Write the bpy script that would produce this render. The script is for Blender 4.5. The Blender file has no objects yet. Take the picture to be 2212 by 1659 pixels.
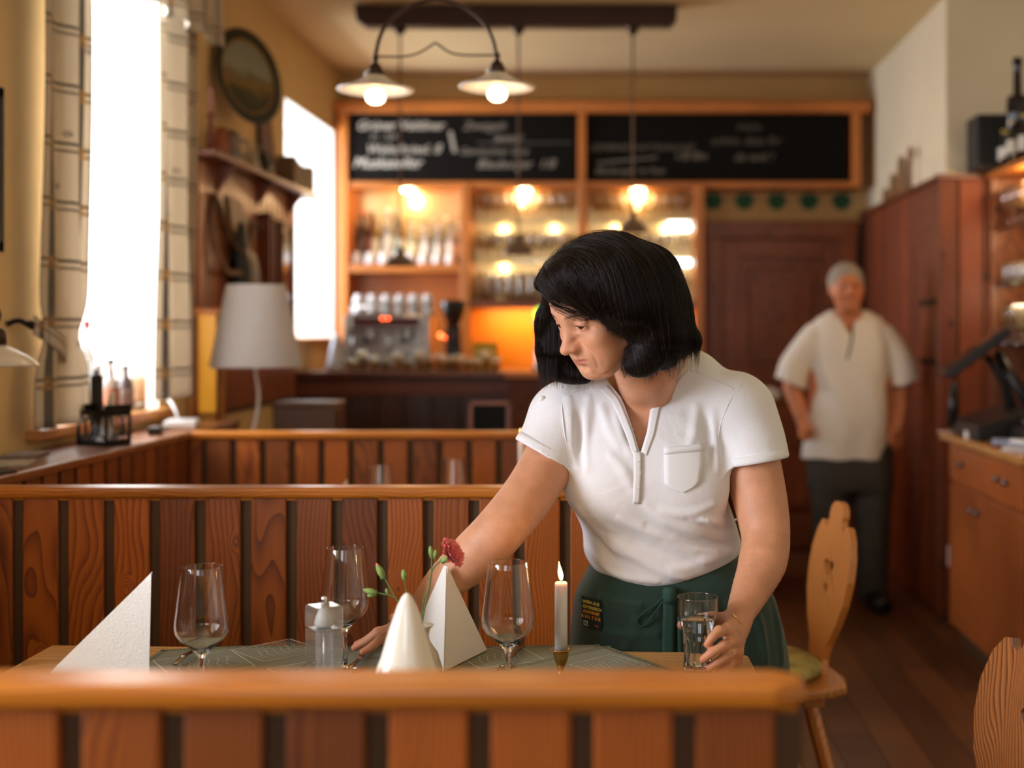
import bpy, bmesh, math, random
import numpy as np
from mathutils import Vector, Matrix
random.seed(7); np.random.seed(7)
C = bpy.context.scene.collection
SC = bpy.context.scene
PI = math.pi
FP = 2765.0                      # focal length in pixels of the 2212 wide frame (45 mm on 36 mm)
U0, V0, H = 1340.0, 712.0, 1.37  # principal point, camera height
FLOOR_Z = 0.0

# ---------------------------------------------------------------- camera
cd = bpy.data.cameras.new('camera'); cam = bpy.data.objects.new('camera', cd); C.objects.link(cam)
cam.location = (0, 0, H); cam.rotation_euler = (PI/2, 0, 0)
cd.sensor_width = 36; cd.lens = 45
cd.shift_x = -(U0-1106)/2212; cd.shift_y = -(829.5-V0)/2212
cd.clip_start = .05; cd.clip_end = 60
cd.dof.use_dof = True; cd.dof.focus_distance = 2.40; cd.dof.aperture_fstop = 1.8
SC.camera = cam
# ---------------------------------------------------------------- world, colour
w = bpy.data.worlds.new('world'); SC.world = w; w.use_nodes = True
bg = w.node_tree.nodes['Background']; bg.inputs[0].default_value = (1, .95, .88, 1); bg.inputs[1].default_value = .12
SC.view_settings.view_transform = 'Standard'; SC.view_settings.look = 'None'
SC.view_settings.exposure = -0.06; SC.view_settings.gamma = 1; SC.view_settings.use_curve_mapping = False
SC.cycles.max_bounces = 10; SC.cycles.diffuse_bounces = 4; SC.cycles.glossy_bounces = 5
SC.cycles.transmission_bounces = 8; SC.cycles.transparent_max_bounces = 12
SC.cycles.caustics_reflective = False; SC.cycles.caustics_refractive = False
SC.cycles.sample_clamp_indirect = 6
SC.cycles.use_denoising = True
# ---------------------------------------------------------------- daylight through the windows
def area(name, loc, rot, sx, sy, power, col=(1, 1, 1)):
    l = bpy.data.lights.new(name, 'AREA'); l.shape = 'RECTANGLE'; l.size = sx; l.size_y = sy
    l.energy = power; l.color = col
    o = bpy.data.objects.new(name, l); C.objects.link(o); o.location = loc; o.rotation_euler = rot
    return o
DAY = (.90, .95, 1.06)
area('daylight_added_window', (-2.45, .95, 1.75), (0, -PI/2, 0), 1.5, 1.2, 170, DAY)  # unseen near window, added as key light from the left
area('daylight_window_niche', (-2.45, 4.3, 1.85), (0, -PI/2, 0), 1.5, 1.0, 150, DAY)
area('daylight_far_window', (-2.45, 7.2, 1.95), (0, -PI/2, 0), 1.2, .9, 85, DAY)
area('daylight_rear_window_a', (-.95, -2.75, 1.9), (-PI/2, 0, PI), 1.3, 1.5, 36, DAY)
area('daylight_rear_window_b', (1.1, -2.75, 1.9), (-PI/2, 0, PI), 1.3, 1.5, 8, DAY)

def Q(u, v, Y):                  # a place in the room from its bearing and distance
    return Vector(((u-U0)*Y/FP, Y, H-(v-V0)*Y/FP))
def PS(u, v, s): return Q(u, v, FP/s)
# ================================================================ materials
MATS = {}
def nd(nt, typ, **k):
    n = nt.nodes.new(typ)
    for a, b in k.items():
        if a[0] == 'i' and a[1:].isdigit(): n.inputs[int(a[1:])].default_value = b
        else: setattr(n, a, b)
    return n
def new_mat(name):
    m = bpy.data.materials.new(name); m.use_nodes = True
    nt = m.node_tree; b = nt.nodes['Principled BSDF']
    return m, nt, b
def mat(name, col, rough=.5, metal=0, spec=.5, bump=0, bscale=40, var=0, vscale=6, sheen=0, coat=0, trans=0, ior=1.45, emis=None, estr=0, alpha=1, sss=0):
    if name in MATS: return MATS[name]
    m, nt, b = new_mat(name); L = nt.links.new
    b.inputs['Base Color'].default_value = (*col, 1); b.inputs['Roughness'].default_value = rough
    b.inputs['Metallic'].default_value = metal; b.inputs['Specular IOR Level'].default_value = spec
    b.inputs['IOR'].default_value = ior; b.inputs['Transmission Weight'].default_value = trans
    b.inputs['Sheen Weight'].default_value = sheen; b.inputs['Coat Weight'].default_value = coat
    b.inputs['Subsurface Weight'].default_value = sss
    if sss: b.inputs['Subsurface Scale'].default_value = .01
    b.inputs['Alpha'].default_value = alpha
    if emis: b.inputs['Emission Color'].default_value = (*emis, 1); b.inputs['Emission Strength'].default_value = estr
    tc = nd(nt, 'ShaderNodeTexCoord')
    if var:
        n = nd(nt, 'ShaderNodeTexNoise'); n.inputs['Scale'].default_value = vscale; n.inputs['Detail'].default_value = 5
        L(tc.outputs['Object'], n.inputs['Vector'])
        r = nd(nt, 'ShaderNodeMapRange'); r.inputs['From Min'].default_value = .3; r.inputs['From Max'].default_value = .7
        r.inputs['To Min'].default_value = 1-var; r.inputs['To Max'].default_value = 1+var; L(n.outputs['Fac'], r.inputs['Value'])
        mx = nd(nt, 'ShaderNodeVectorMath', operation='SCALE'); mx.inputs[0].default_value = col
        L(r.outputs[0], mx.inputs['Scale']); L(mx.outputs[0], b.inputs['Base Color'])
    if bump:
        n = nd(nt, 'ShaderNodeTexNoise'); n.inputs['Scale'].default_value = bscale; n.inputs['Detail'].default_value = 4
        L(tc.outputs['Object'], n.inputs['Vector'])
        bp = nd(nt, 'ShaderNodeBump'); bp.inputs['Strength'].default_value = bump; bp.inputs['Distance'].default_value = .01
        L(n.outputs['Fac'], bp.inputs['Height']); L(bp.outputs[0], b.inputs['Normal'])
    MATS[name] = m; return m
def glass_mat(name, tint=(1, 1, 1), rough=0):
    m, nt, b = new_mat(name); MATS[name] = m
    b.inputs['Base Color'].default_value = (*tint, 1); b.inputs['Roughness'].default_value = rough
    b.inputs['Transmission Weight'].default_value = 1; b.inputs['IOR'].default_value = 1.5
    return m
def pane_mat(name, tint=(1, 1, 1), gl=1.0, rough=.0):
    """thin glass: lets light through and mirrors by the Fresnel law"""
    m = bpy.data.materials.new(name); m.use_nodes = True; nt = m.node_tree; nt.nodes.clear(); L = nt.links.new
    o = nd(nt, 'ShaderNodeOutputMaterial'); mx = nd(nt, 'ShaderNodeMixShader'); f = nd(nt, 'ShaderNodeLayerWeight'); f.inputs[0].default_value = .5; pw = nd(nt, 'ShaderNodeMath', operation='POWER'); pw.inputs[1].default_value = 3.2; L(f.outputs['Facing'], pw.inputs[0])
    mu = nd(nt, 'ShaderNodeMath', operation='MULTIPLY_ADD', use_clamp=True); mu.inputs[1].default_value = .75*gl; mu.inputs[2].default_value = .045*gl; L(pw.outputs[0], mu.inputs[0])
    t = nd(nt, 'ShaderNodeBsdfTransparent'); t.inputs[0].default_value = (*tint, 1); g = nd(nt, 'ShaderNodeBsdfGlossy'); g.inputs['Roughness'].default_value = rough
    L(mu.outputs[0], mx.inputs[0]); L(t.outputs[0], mx.inputs[1]); L(g.outputs[0], mx.inputs[2]); L(mx.outputs[0], o.inputs[0])
    MATS[name] = m; return m
def wood(name, dark, mid, light, axis='z', ring=46, rough=.38, spread=.5, knots=True, contrast=1.0, coat=.15, bump=.12):
    """pine: growth rings cut lengthwise, each board with its own tone (face attribute rnd) and knots"""
    if name in MATS: return MATS[name]
    m, nt, b = new_mat(name); MATS[name] = m; L = nt.links.new
    tc = nd(nt, 'ShaderNodeTexCoord'); at = nd(nt, 'ShaderNodeAttribute', attribute_name='rnd')
    mp = nd(nt, 'ShaderNodeMapping')
    mp.inputs['Rotation'].default_value = {'z': (0, 0, 0), 'x': (0, PI/2, 0), 'y': (PI/2, 0, 0)}[axis]
    L(tc.outputs['Object'], mp.inputs['Vector'])
    # board offset
    wn = nd(nt, 'ShaderNodeTexWhiteNoise', noise_dimensions='1D'); L(at.outputs['Fac'], wn.inputs['W'])
    sub = nd(nt, 'ShaderNodeVectorMath', operation='MULTIPLY_ADD'); L(wn.outputs['Color'], sub.inputs[0])
    sub.inputs[1].default_value = (.9, .9, 7); L(mp.outputs[0], sub.inputs[2])
    # slow bend of the rings along the board
    sl = nd(nt, 'ShaderNodeVectorMath', operation='MULTIPLY'); sl.inputs[1].default_value = (5, 5, 1.6); L(sub.outputs[0], sl.inputs[0])
    n1 = nd(nt, 'ShaderNodeTexNoise'); n1.inputs['Scale'].default_value = 1.0; n1.inputs['Detail'].default_value = 2; L(sl.outputs[0], n1.inputs['Vector'])
    sc = nd(nt, 'ShaderNodeVectorMath', operation='MULTIPLY'); sc.inputs[1].default_value = (1, 1, .07); L(sub.outputs[0], sc.inputs[0])
    ad = nd(nt, 'ShaderNodeVectorMath', operation='MULTIPLY_ADD'); L(n1.outputs['Color'], ad.inputs[0]); ad.inputs[1].default_value = (.13, .13, .02); L(sc.outputs[0], ad.inputs[2])
    # knots pull the grain round them
    kf = None
    if knots:
        vk = nd(nt, 'ShaderNodeTexVoronoi'); vk.inputs['Scale'].default_value = 1; vk.inputs['Randomness'].default_value = 1
        ks = nd(nt, 'ShaderNodeVectorMath', operation='MULTIPLY'); ks.inputs[1].default_value = (6.5, 6.5, 3.6); L(sub.outputs[0], ks.inputs[0]); L(ks.outputs[0], vk.inputs['Vector'])
        kr = nd(nt, 'ShaderNodeMapRange', interpolation_type='SMOOTHSTEP'); kr.inputs['From Min'].default_value = .03; kr.inputs['From Max'].default_value = .22
        kr.inputs['To Min'].default_value = 1; kr.inputs['To Max'].default_value = 0; L(vk.outputs['Distance'], kr.inputs['Value'])
        pull = nd(nt, 'ShaderNodeVectorMath', operation='MULTIPLY_ADD'); L(kr.outputs[0], pull.inputs[0]); pull.inputs[1].default_value = (.07, .07, 0); L(ad.outputs[0], pull.inputs[2])
        ad = pull; kf = nd(nt, 'ShaderNodeMapRange'); kf.inputs['From Min'].default_value = .05; kf.inputs['From Max'].default_value = .10
        kf.inputs['To Min'].default_value = 1; kf.inputs['To Max'].default_value = 0; L(vk.outputs['Distance'], kf.inputs['Value'])
    wv = nd(nt, 'ShaderNodeTexWave', wave_type='RINGS', rings_direction='Z', wave_profile='SAW'); wv.inputs['Scale'].default_value = ring
    wv.inputs['Distortion'].default_value = .6; wv.inputs['Detail'].default_value = 1.5; wv.inputs['Detail Scale'].default_value = .6; L(ad.outputs[0], wv.inputs['Vector'])
    # fine fibre
    fs = nd(nt, 'ShaderNodeVectorMath', operation='MULTIPLY'); fs.inputs[1].default_value = (260, 260, 6); L(sub.outputs[0], fs.inputs[0])
    n2 = nd(nt, 'ShaderNodeTexNoise'); n2.inputs['Scale'].default_value = 1; n2.inputs['Detail'].default_value = 2; L(fs.outputs[0], n2.inputs['Vector'])
    cr = nd(nt, 'ShaderNodeValToRGB'); e = cr.color_ramp.elements
    e[0].position = 0; e[0].color = (*light, 1); e[1].position = 1; e[1].color = (*dark, 1)
    a = e.new(.45); a.color = (*mid, 1)
    wm = nd(nt, 'ShaderNodeMath', operation='MULTIPLY_ADD'); L(n2.outputs['Fac'], wm.inputs[0]); wm.inputs[1].default_value = .30
    wp = nd(nt, 'ShaderNodeMath', operation='POWER'); L(wv.outputs['Fac'], wp.inputs[0]); wp.inputs[1].default_value = 2.2
    wq = nd(nt, 'ShaderNodeMath', operation='MULTIPLY'); L(wp.outputs[0], wq.inputs[0]); wq.inputs[1].default_value = .72*contrast
    L(wq.outputs[0], wm.inputs[2]); L(wm.outputs[0], cr.inputs['Fac'])
    # board tone
    tn = nd(nt, 'ShaderNodeMapRange'); tn.inputs['To Min'].default_value = 1-spread; tn.inputs['To Max'].default_value = 1+spread*.45; L(wn.outputs['Value'], tn.inputs['Value'])
    n3 = nd(nt, 'ShaderNodeTexNoise'); n3.inputs['Scale'].default_value = 2.2; L(sub.outputs[0], n3.inputs['Vector'])
    t3 = nd(nt, 'ShaderNodeMapRange'); t3.inputs['From Min'].default_value = .3; t3.inputs['From Max'].default_value = .7; t3.inputs['To Min'].default_value = .8; t3.inputs['To Max'].default_value = 1.2; L(n3.outputs['Fac'], t3.inputs['Value'])
    tm = nd(nt, 'ShaderNodeMath', operation='MULTIPLY'); L(tn.outputs[0], tm.inputs[0]); L(t3.outputs[0], tm.inputs[1])
    col = nd(nt, 'ShaderNodeVectorMath', operation='SCALE'); L(cr.outputs['Color'], col.inputs[0]); L(tm.outputs[0], col.inputs['Scale'])
    out = col.outputs[0]
    if kf:
        km = nd(nt, 'ShaderNodeMix', data_type='RGBA'); L(kf.outputs[0], km.inputs['Factor']); L(out, km.inputs['A']); km.inputs['B'].default_value = (dark[0]*.35, dark[1]*.35, dark[2]*.35, 1); out = km.outputs['Result']
    L(out, b.inputs['Base Color'])
    b.inputs['Roughness'].default_value = rough; b.inputs['Coat Weight'].default_value = coat; b.inputs['Coat Roughness'].default_value = .25
    bp = nd(nt, 'ShaderNodeBump'); bp.inputs['Strength'].default_value = bump; bp.inputs['Distance'].default_value = .004
    L(wm.outputs[0], bp.inputs['Height']); L(bp.outputs[0], b.inputs['Normal'])
    return m
# ================================================================ mesh builder
def ploc(o):
    p = Vector((0, 0, 0))
    while o is not None: p = p+o.location; o = o.parent
    return p
class MB:
    def __init__(s): s.v = []; s.f = []; s.r = []; s.m = []; s.uv = None; s.mi = 0
    def add(s, vs, fs, rnd=None, mi=None):
        o = len(s.v); s.v += [tuple(x) for x in vs]; s.f += [tuple(i+o for i in f) for f in fs]
        rnd = random.random() if rnd is None else rnd
        s.r += [rnd]*len(fs); s.m += [s.mi if mi is None else mi]*len(fs)
    def box(s, x0, x1, y0, y1, z0, z1, rnd=None, M=None):
        vs = [Vector((x, y, z)) for z in (z0, z1) for y in (y0, y1) for x in (x0, x1)]
        if M is not None: vs = [M @ p for p in vs]
        s.add(vs, [(0, 2, 3, 1), (4, 5, 7, 6), (0, 1, 5, 4), (2, 6, 7, 3), (0, 4, 6, 2), (1, 3, 7, 5)], rnd); return s
    def prism(s, pts, a, b, axis='y', M=None, rnd=None):
        n = len(pts)
        def mk(p, t):
            q = {'y': (p[0], t, p[1]), 'x': (t, p[0], p[1]), 'z': (p[0], p[1], t)}[axis]
            q = Vector(q); return M @ q if M is not None else q
        vs = [mk(p, a) for p in pts]+[mk(p, b) for p in pts]
        fs = [tuple(range(n)), tuple(range(2*n-1, n-1, -1))]+[(i, i+n, (i+1) % n+n, (i+1) % n) for i in range(n)]
        s.add(vs, fs, rnd); return s
    def lathe(s, prof, c=(0, 0, 0), n=40, M=None, rnd=None, closed=False, mi=None):
        vs = []; fs = []; c = Vector(c)
        for r, z in prof:
            for i in range(n):
                a = 2*PI*i/n; p = Vector((r*math.cos(a), r*math.sin(a), z))
                if M is not None: p = M @ p
                vs.append(p+c)
        k = len(prof)
        for j in range(k-1 if not closed else k):
            j2 = (j+1) % k
            for i in range(n):
                i2 = (i+1) % n; fs.append((j*n+i, j*n+i2, j2*n+i2, j2*n+i))
        s.add(vs, fs, rnd, mi); return s
    def tube(s, pts, r, n=8, caps=True, rnd=None, flat=1.0, mi=None):
        pts = [Vector(p) for p in pts]; rs = r if hasattr(r, '__len__') else [r]*len(pts)
        t0 = (pts[1]-pts[0]).normalized(); up = Vector((0, 0, 1)) if abs(t0.z) < .9 else Vector((1, 0, 0))
        nx = t0.cross(up).normalized(); vs = []; fs = []; k = len(pts)
        for j, p in enumerate(pts):
            t = (pts[min(j+1, k-1)]-pts[max(j-1, 0)]).normalized()
            nx = (nx-t*nx.dot(t)).normalized(); ny = t.cross(nx)
            for i in range(n):
                a = 2*PI*i/n; vs.append(p+(nx*math.cos(a)+ny*math.sin(a)*flat)*rs[j])
        for j in range(k-1):
            for i in range(n):
                i2 = (i+1) % n; fs.append((j*n+i, j*n+i2, (j+1)*n+i2, (j+1)*n+i))
        if caps: fs += [tuple(range(n-1, -1, -1)), tuple((k-1)*n+i for i in range(n))]
        s.add(vs, fs, rnd, mi); return s
    def ball(s, c, r, n=14, sc=(1, 1, 1), M=None, rnd=None, mi=None):
        prof = [(math.sin(PI*i/n)*1.0, -math.cos(PI*i/n)) for i in range(n+1)]
        S = Matrix.Diagonal((r*sc[0], r*sc[1], r*sc[2])); S = (M.to_3x3() @ S) if M is not None else S
        return s.lathe([(max(a, 1e-4), z) for a, z in prof], c, n=n+4, M=S, rnd=rnd, mi=mi)
    def build(s, name, mats, parent=None, smooth=False, bevel=0, seg=2, solid=0, loc=None, sub=0, weld=False, W=False):
        if W and parent is not None:
            pl = ploc(parent); s.v = [(a-pl[0], b-pl[1], c-pl[2]) for a, b, c in s.v]
        me = bpy.data.meshes.new(name); me.from_pydata(s.v, [], s.f); me.update()
        at = me.attributes.new('rnd', 'FLOAT', 'FACE'); at.data.foreach_set('value', s.r)
        for m in (mats if isinstance(mats, (list, tuple)) else [mats]): me.materials.append(m)
        me.polygons.foreach_set('material_index', s.m)
        if s.uv: 
            l = me.uv_layers.new(name='UVMap'); l.data.foreach_set('uv', [c for f in me.polygons for vi in f.vertices for c in s.uv[vi]])
        if smooth: me.polygons.foreach_set('use_smooth', [True]*len(me.polygons))
        o = bpy.data.objects.new(name, me); C.objects.link(o)
        if weld:
            md = o.modifiers.new('weld', 'WELD'); md.merge_threshold = 1e-5
        if solid: md = o.modifiers.new('solid', 'SOLIDIFY'); md.thickness = solid; md.offset = 0
        if sub: md = o.modifiers.new('sub', 'SUBSURF'); md.levels = sub; md.render_levels = sub
        if bevel: md = o.modifiers.new('bev', 'BEVEL'); md.width = bevel; md.segments = seg; md.limit_method = 'ANGLE'; md.angle_limit = .6
        if parent is not None: o.parent = parent
        if loc is not None: o.location = loc
        return o
def tag(o, label=None, cat=None, group=None, kind=None):
    if label: o['label'] = label
    if cat: o['category'] = cat
    if group: o['group'] = group
    if kind: o['kind'] = kind
    return o
def empty(name, loc, label=None, cat=None, group=None, rz=0):
    o = bpy.data.objects.new(name, None); C.objects.link(o); o.location = loc; o.rotation_euler = (0, 0, rz); o.empty_display_size = .05
    return tag(o, label, cat, group)
def copy_tree(o, parent=None):
    c = o.copy(); C.objects.link(c)
    if parent is not None: c.parent = parent
    for ch in list(o.children): copy_tree(ch, c)
    return c
def dup(o, loc, label=None, rz=None, group=None, sc=None):
    c = copy_tree(o); c.location = loc
    if rz is not None: c.rotation_euler = (0, 0, rz)
    if label: c['label'] = label
    if group: c['group'] = group
    if sc: c.scale = sc if hasattr(sc, '__len__') else (sc,)*3
    return c
def struct(o): o['kind'] = 'structure'; return o
def bez(pts, n=12):
    """smooth path through the points"""
    pts = [Vector(p) for p in pts]; out = []
    for i in range(len(pts)-1):
        p0 = pts[max(i-1, 0)]; p1 = pts[i]; p2 = pts[i+1]; p3 = pts[min(i+2, len(pts)-1)]
        for k in range(n):
            t = k/n; out.append(.5*((2*p1)+(p2-p0)*t+(2*p0-5*p1+4*p2-p3)*t*t+(3*p1-p0-3*p2+p3)*t**3))
    out.append(pts[-1]); return out
def text_mesh(name, body, size, M, material, parent, extrude=.0006, shear=0, spacing=1, align='LEFT', offset=0):
    cu = bpy.data.curves.new(name, 'FONT'); cu.body = body; cu.size = size; cu.extrude = extrude; cu.shear = shear; cu.space_character = spacing; cu.align_x = align; cu.offset = offset
    o = bpy.data.objects.new(name, cu); C.objects.link(o); dg = bpy.context.evaluated_depsgraph_get()
    me = bpy.data.meshes.new_from_object(o.evaluated_get(dg)); bpy.data.objects.remove(o)
    me.transform(M); me.materials.clear(); me.materials.append(material)
    o = bpy.data.objects.new(name, me); C.objects.link(o); o.parent = parent
    return o
# ================================================================ the room
XL, XR, YB, CZ = -1.73, 1.54, 8.0, 2.95
YF, XR2, YR = -2.6, 2.45, 6.05      # wall behind the camera, wider right side, where the room narrows
def srgb(r, g, b): return tuple(((c/255+.055)/1.055)**2.4 if c > 10 else c/255/12.92 for c in (r, g, b))
WALL = mat('cream_plaster', (.70, .49, .225), .85, bump=.15, bscale=120, var=.04, vscale=3)
WALLW = mat('pale_plaster', (.80, .70, .50), .85, bump=.12, bscale=120, var=.03, vscale=3)
REVEAL = mat('white_reveal_plaster', (.86, .85, .78), .8, bump=.08, bscale=60)
CEIL = mat('ceiling_paint', (.80, .62, .33), .9, bump=.1, bscale=90, var=.03, vscale=2)
RDK, RMD, RLT = (.10, .016, .001), (.31, .068, .003), (.45, .118, .006)
W_PZ = wood('pine_board_upright', RDK, RMD, RLT, 'z', spread=.45, coat=.05, rough=.45)
W_RX = wood('pine_rail', (.26, .066, .004), (.52, .155, .009), (.64, .22, .017), 'x', spread=.1, knots=False, rough=.33, coat=.25)
W_RY = wood('pine_ledge', (.12, .035, .009), (.22, .068, .018), (.28, .09, .025), 'y', spread=.1, knots=False, rough=.35, coat=.3)
W_DK = wood('dark_panel_upright', (.045, .007, .001), (.19, .032, .004), (.27, .052, .006), 'z', spread=.4, rough=.55, coat=.0)
W_DKX = wood('dark_panel_lying', (.07, .018, .006), (.18, .045, .014), (.24, .06, .018), 'x', spread=.2, knots=False)
W_OR = wood('honey_frame_lying', (.32, .085, .015), (.55, .17, .028), (.66, .23, .04), 'x', spread=.1, knots=False)
W_ORZ = wood('honey_frame_upright', (.32, .085, .015), (.55, .17, .028), (.66, .23, .04), 'z', spread=.1, knots=False)
W_ORD = wood('walnut_door', (.12, .030, .008), (.28, .075, .020), (.36, .105, .030), 'z', spread=.1)
GROOVE = mat('stained_groove', (.085, .040, .012), .6)
OPEN = [(.3, 1.7, .95, 2.55), (3.87, 4.80, 1.075, 2.72), (6.6, 7.72, 1.32, 2.57)]
b = MB()   # left wall, 50 cm thick, three window openings, the nearest unseen and added for its light
ys = [YF-.2]+[y for o in OPEN for y in o[:2]]+[YB+.2]
for i in range(0, len(ys), 2): b.box(XL-.5, XL, ys[i], ys[i+1], 0, CZ, .5)
for y0, y1, z0, z1 in OPEN:
    b.box(XL-.5, XL, y0, y1, 0, z0, .5); b.box(XL-.5, XL, y0, y1, z1, CZ, .5)
struct(b.build('wall_left', WALL))
b = MB()   # lining of the openings
for y0, y1, z0, z1 in OPEN[1:]:
    b.box(XL-.49, XL-.001, y1-.004, y1, z0, z1, .5); b.box(XL-.49, XL-.001, y0, y0+.004, z0, z1, .5); b.box(XL-.49, XL-.001, y0, y1, z1-.004, z1, .5)
struct(b.build('trim_1', REVEAL))
struct(MB().box(XL-.5, XR2+.3, YF-.2, YB+.2, CZ, CZ+.15, .5).build('ceiling', CEIL))
fl = wood('oak_floor', (.035, .013, .005), (.115, .042, .014), (.17, .068, .024), 'y', spread=.45, rough=.35, knots=False, ring=30, coat=.2)
b = MB(); x = XL-.1; k = 0
while x < XR2+.1:
    y = YF-.3-random.random()
    while y < YB+.2:
        l = random.uniform(.9, 1.8); b.box(x, x+.138, y, min(y+l-.003, YB+.1), -.03, 0); y += l
    x += .141
struct(b.build('floor', fl))
b = MB().box(XR, XR2+.3, YR, YB+.2, 0, CZ, .5); struct(b.build('wall_right', WALLW))
struct(MB().box(XR2, XR2+.3, YF-.2, YR, 0, CZ, .5).build('wall_side', WALLW))
struct(MB().box(XL, XR, YB, YB+.2, 0, CZ, .5).build('wall_back', WALL))
wb = bpy.data.objects['wall_back']
GREEN = mat('leaf_green_paint', (.018, .13, .055), .6)
for u in (1540, 1608, 1678, 1748, 1818):
    c = Q(u, 434, YB-.002); pts = []
    for i in range(40):
        a = 2*PI*i/40; rr = 1+.07*math.cos(6*a); pts.append((c.x+.062*rr*math.cos(a), c.z+.045*rr*math.sin(a)-(.012 if 26 < i < 34 else 0)))
    MB().prism(pts, YB-.003, YB+.001).build('painted_leaf', GREEN, wb)
# wall behind the camera: two tall windows
b = MB(); WZ = (.95, 2.7)
xs = [XL-.5, -1.6, -.3, .45, 1.75, XR2+.3]
for i in (0, 2, 4): b.box(xs[i], xs[i+1], YF-.2, YF, 0, CZ, .5)
for i in (1, 3): b.box(xs[i], xs[i+1], YF-.2, YF, 0, WZ[0], .5); b.box(xs[i], xs[i+1], YF-.2, YF, WZ[1], CZ, .5)
struct(b.build('wall_front', WALLW))
WHITE = mat('white_window_paint', (.82, .82, .78), .45)
PANE = pane_mat('window_pane')
def casement_x(n, x, y0, y1, z0, z1):     # in the left wall
    b = MB(); f = .055
    for a, c in ((y0, y0+f), (y1-f, y1), ((y0+y1)/2-.04, (y0+y1)/2+.04)): b.box(x-.03, x+.03, a, c, z0, z1, .5)
    for a, c in ((z0, z0+f), (z1-f, z1), (z0+(z1-z0)*.66, z0+(z1-z0)*.66+.05)): b.box(x-.028, x+.028, y0, y1, a, c, .5)
    o = struct(b.build('window_%d' % n, WHITE, bevel=.004)); MB().box(x-.003, x+.003, y0+.01, y1-.01, z0+.01, z1-.01).build('pane', PANE, o)
for i, (y0, y1, z0, z1) in enumerate(OPEN): casement_x(i+1, XL-.40, y0, y1, z0, z1)
def casement_y(n, y, x0, x1, z0, z1):
    b = MB(); f = .06
    for a, c in ((x0, x0+f), (x1-f, x1), ((x0+x1)/2-.05, (x0+x1)/2+.05)): b.box(a, c, y-.03, y+.03, z0, z1, .5)
    for a, c in ((z0, z0+f), (z1-f, z1)): b.box(x0, x1, y-.028, y+.028, a, c, .5)
    o = struct(b.build('window_%d' % n, WHITE, bevel=.004)); MB().box(x0+.01, x1-.01, y-.003, y+.003, z0+.01, z1-.01).build('pane', PANE, o)
casement_y(4, YF-.1, -1.6, -.3, *WZ); casement_y(5, YF-.1, .45, 1.75, *WZ)
# wooden sill of the middle window
SILLW = wood('orange_sill', (.36, .13, .03), (.60, .25, .06), (.70, .32, .09), 'y', spread=.1, knots=False)
struct(MB().box(XL-.38, XL+.045, 3.72, 4.86, 1.045, 1.078).build('trim_2', SILLW, bevel=.006))
struct(MB().box(XL-.38, XL+.03, 6.6, 7.72, 1.29, 1.325).build('trim_3', SILLW, bevel=.006))

# ---------------------------------------------------------------- boarded partitions between the booths
def boards_x(b, x0, x1, yf, z0, z1, first, per, gap, th=.011):
    """upright boards seen from the front (face at yf, towards the camera)"""
    b.box(x0, x1, yf+th, yf+th+.012, z0, z1, .35, ); k = first-per*math.ceil((first-x0)/per)
    while k < x1:
        a, c = max(k+gap/2, x0), min(k+per-gap/2, x1)
        if c-a > .01: b.box(a, c, yf, yf+th+.003, z0, z1)
        k += per
def partition(name, label, Yb, Yf, x0, x1, first, ztop=1.017, slant=0):
    """cap rail from Yf (front) to Yb (back)"""
    r = empty(name, ((x0+x1)/2, (Yb+Yf)/2, 0), label, 'partition', 'boarded partitions between the booths')
    ym = (Yb+Yf)/2; b = MB()
    bk = MB().box(x0, x1-.004, ym-.012, ym+.012, .02, ztop-.022); bk.build('groove_board', GROOVE, r, W=True)
    b = MB(); k = first-.1022*math.ceil((first-x0)/.1022)
    while k < x1:
        a, c = max(k+.0115, x0), min(k+.0907, x1-.002)
        if c-a > .012: b.box(a, c, ym-.025, ym-.011, .02, ztop-.022); b.box(a, c, ym+.011, ym+.025, .02, ztop-.022)
        k += .1022
    b.build('boards', W_PZ, r, W=True, bevel=.0035, seg=2)
    M = Matrix.Translation(((x0+x1)/2, ym, 0)) @ Matrix.Rotation(slant, 4, 'Z') @ Matrix.Translation((-(x0+x1)/2, -ym, 0))
    R = MB(); ch = .028
    R.prism([(x0, Yf), (x1-ch, Yf), (x1, Yf+ch*.8), (x1, Yb-ch*.8), (x1-ch, Yb), (x0, Yb)], ztop-.024, ztop, 'z', M=M)
    R.build('cap_rail', W_RX, r, W=True, bevel=.007, seg=3)
    MB().box(x0, x1-.01, Yf+.014, Yb-.014, ztop-.030, ztop-.023).build('rail_moulding', W_RX, r, W=True)
    MB().box(x0, x1-.004, ym-.03, ym+.03, 0, .09).build('base_board', W_DKX, r, W=True, bevel=.004)
    return r
XC = -1.49
partition('partition', 'blurred wooden partition rail nearest the camera with wide orange boards', 1.336, 1.266, XC, .187, -.553+.004)
partition('partition', 'boarded wooden partition behind the set table and wine glasses', 2.925, 2.855, XC, .19, -1.350)
partition('partition', 'boarded wooden partition farthest back, in front of the white table lamp', 4.49, 4.42, XC, .19, -1.34)
# ledge along the left wall with boarding below
r = empty('wall_ledge', (-1.6, 2.2, 0), 'brown wooden ledge under the window carrying basket, keys and papers', 'ledge')
b = MB(); y = -2.3
MB().box(XL+.005, XC-.024, -2.4, 5.0, .9, .990).build('ledge_carcass', GROOVE, r, W=True)
MB().box(XL+.01, XC-.018, -2.4, 5.0, .0, .9).build('carcass', GROOVE, r, W=True)
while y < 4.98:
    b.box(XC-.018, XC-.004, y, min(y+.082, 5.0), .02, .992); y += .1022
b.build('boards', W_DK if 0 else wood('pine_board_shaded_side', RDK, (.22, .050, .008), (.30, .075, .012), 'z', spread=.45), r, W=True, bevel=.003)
MB().box(XL+.003, XC+.006, -2.4, 5.0, .992, 1.0175).build('ledge_top', W_RY, r, W=True, bevel=.005)
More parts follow.
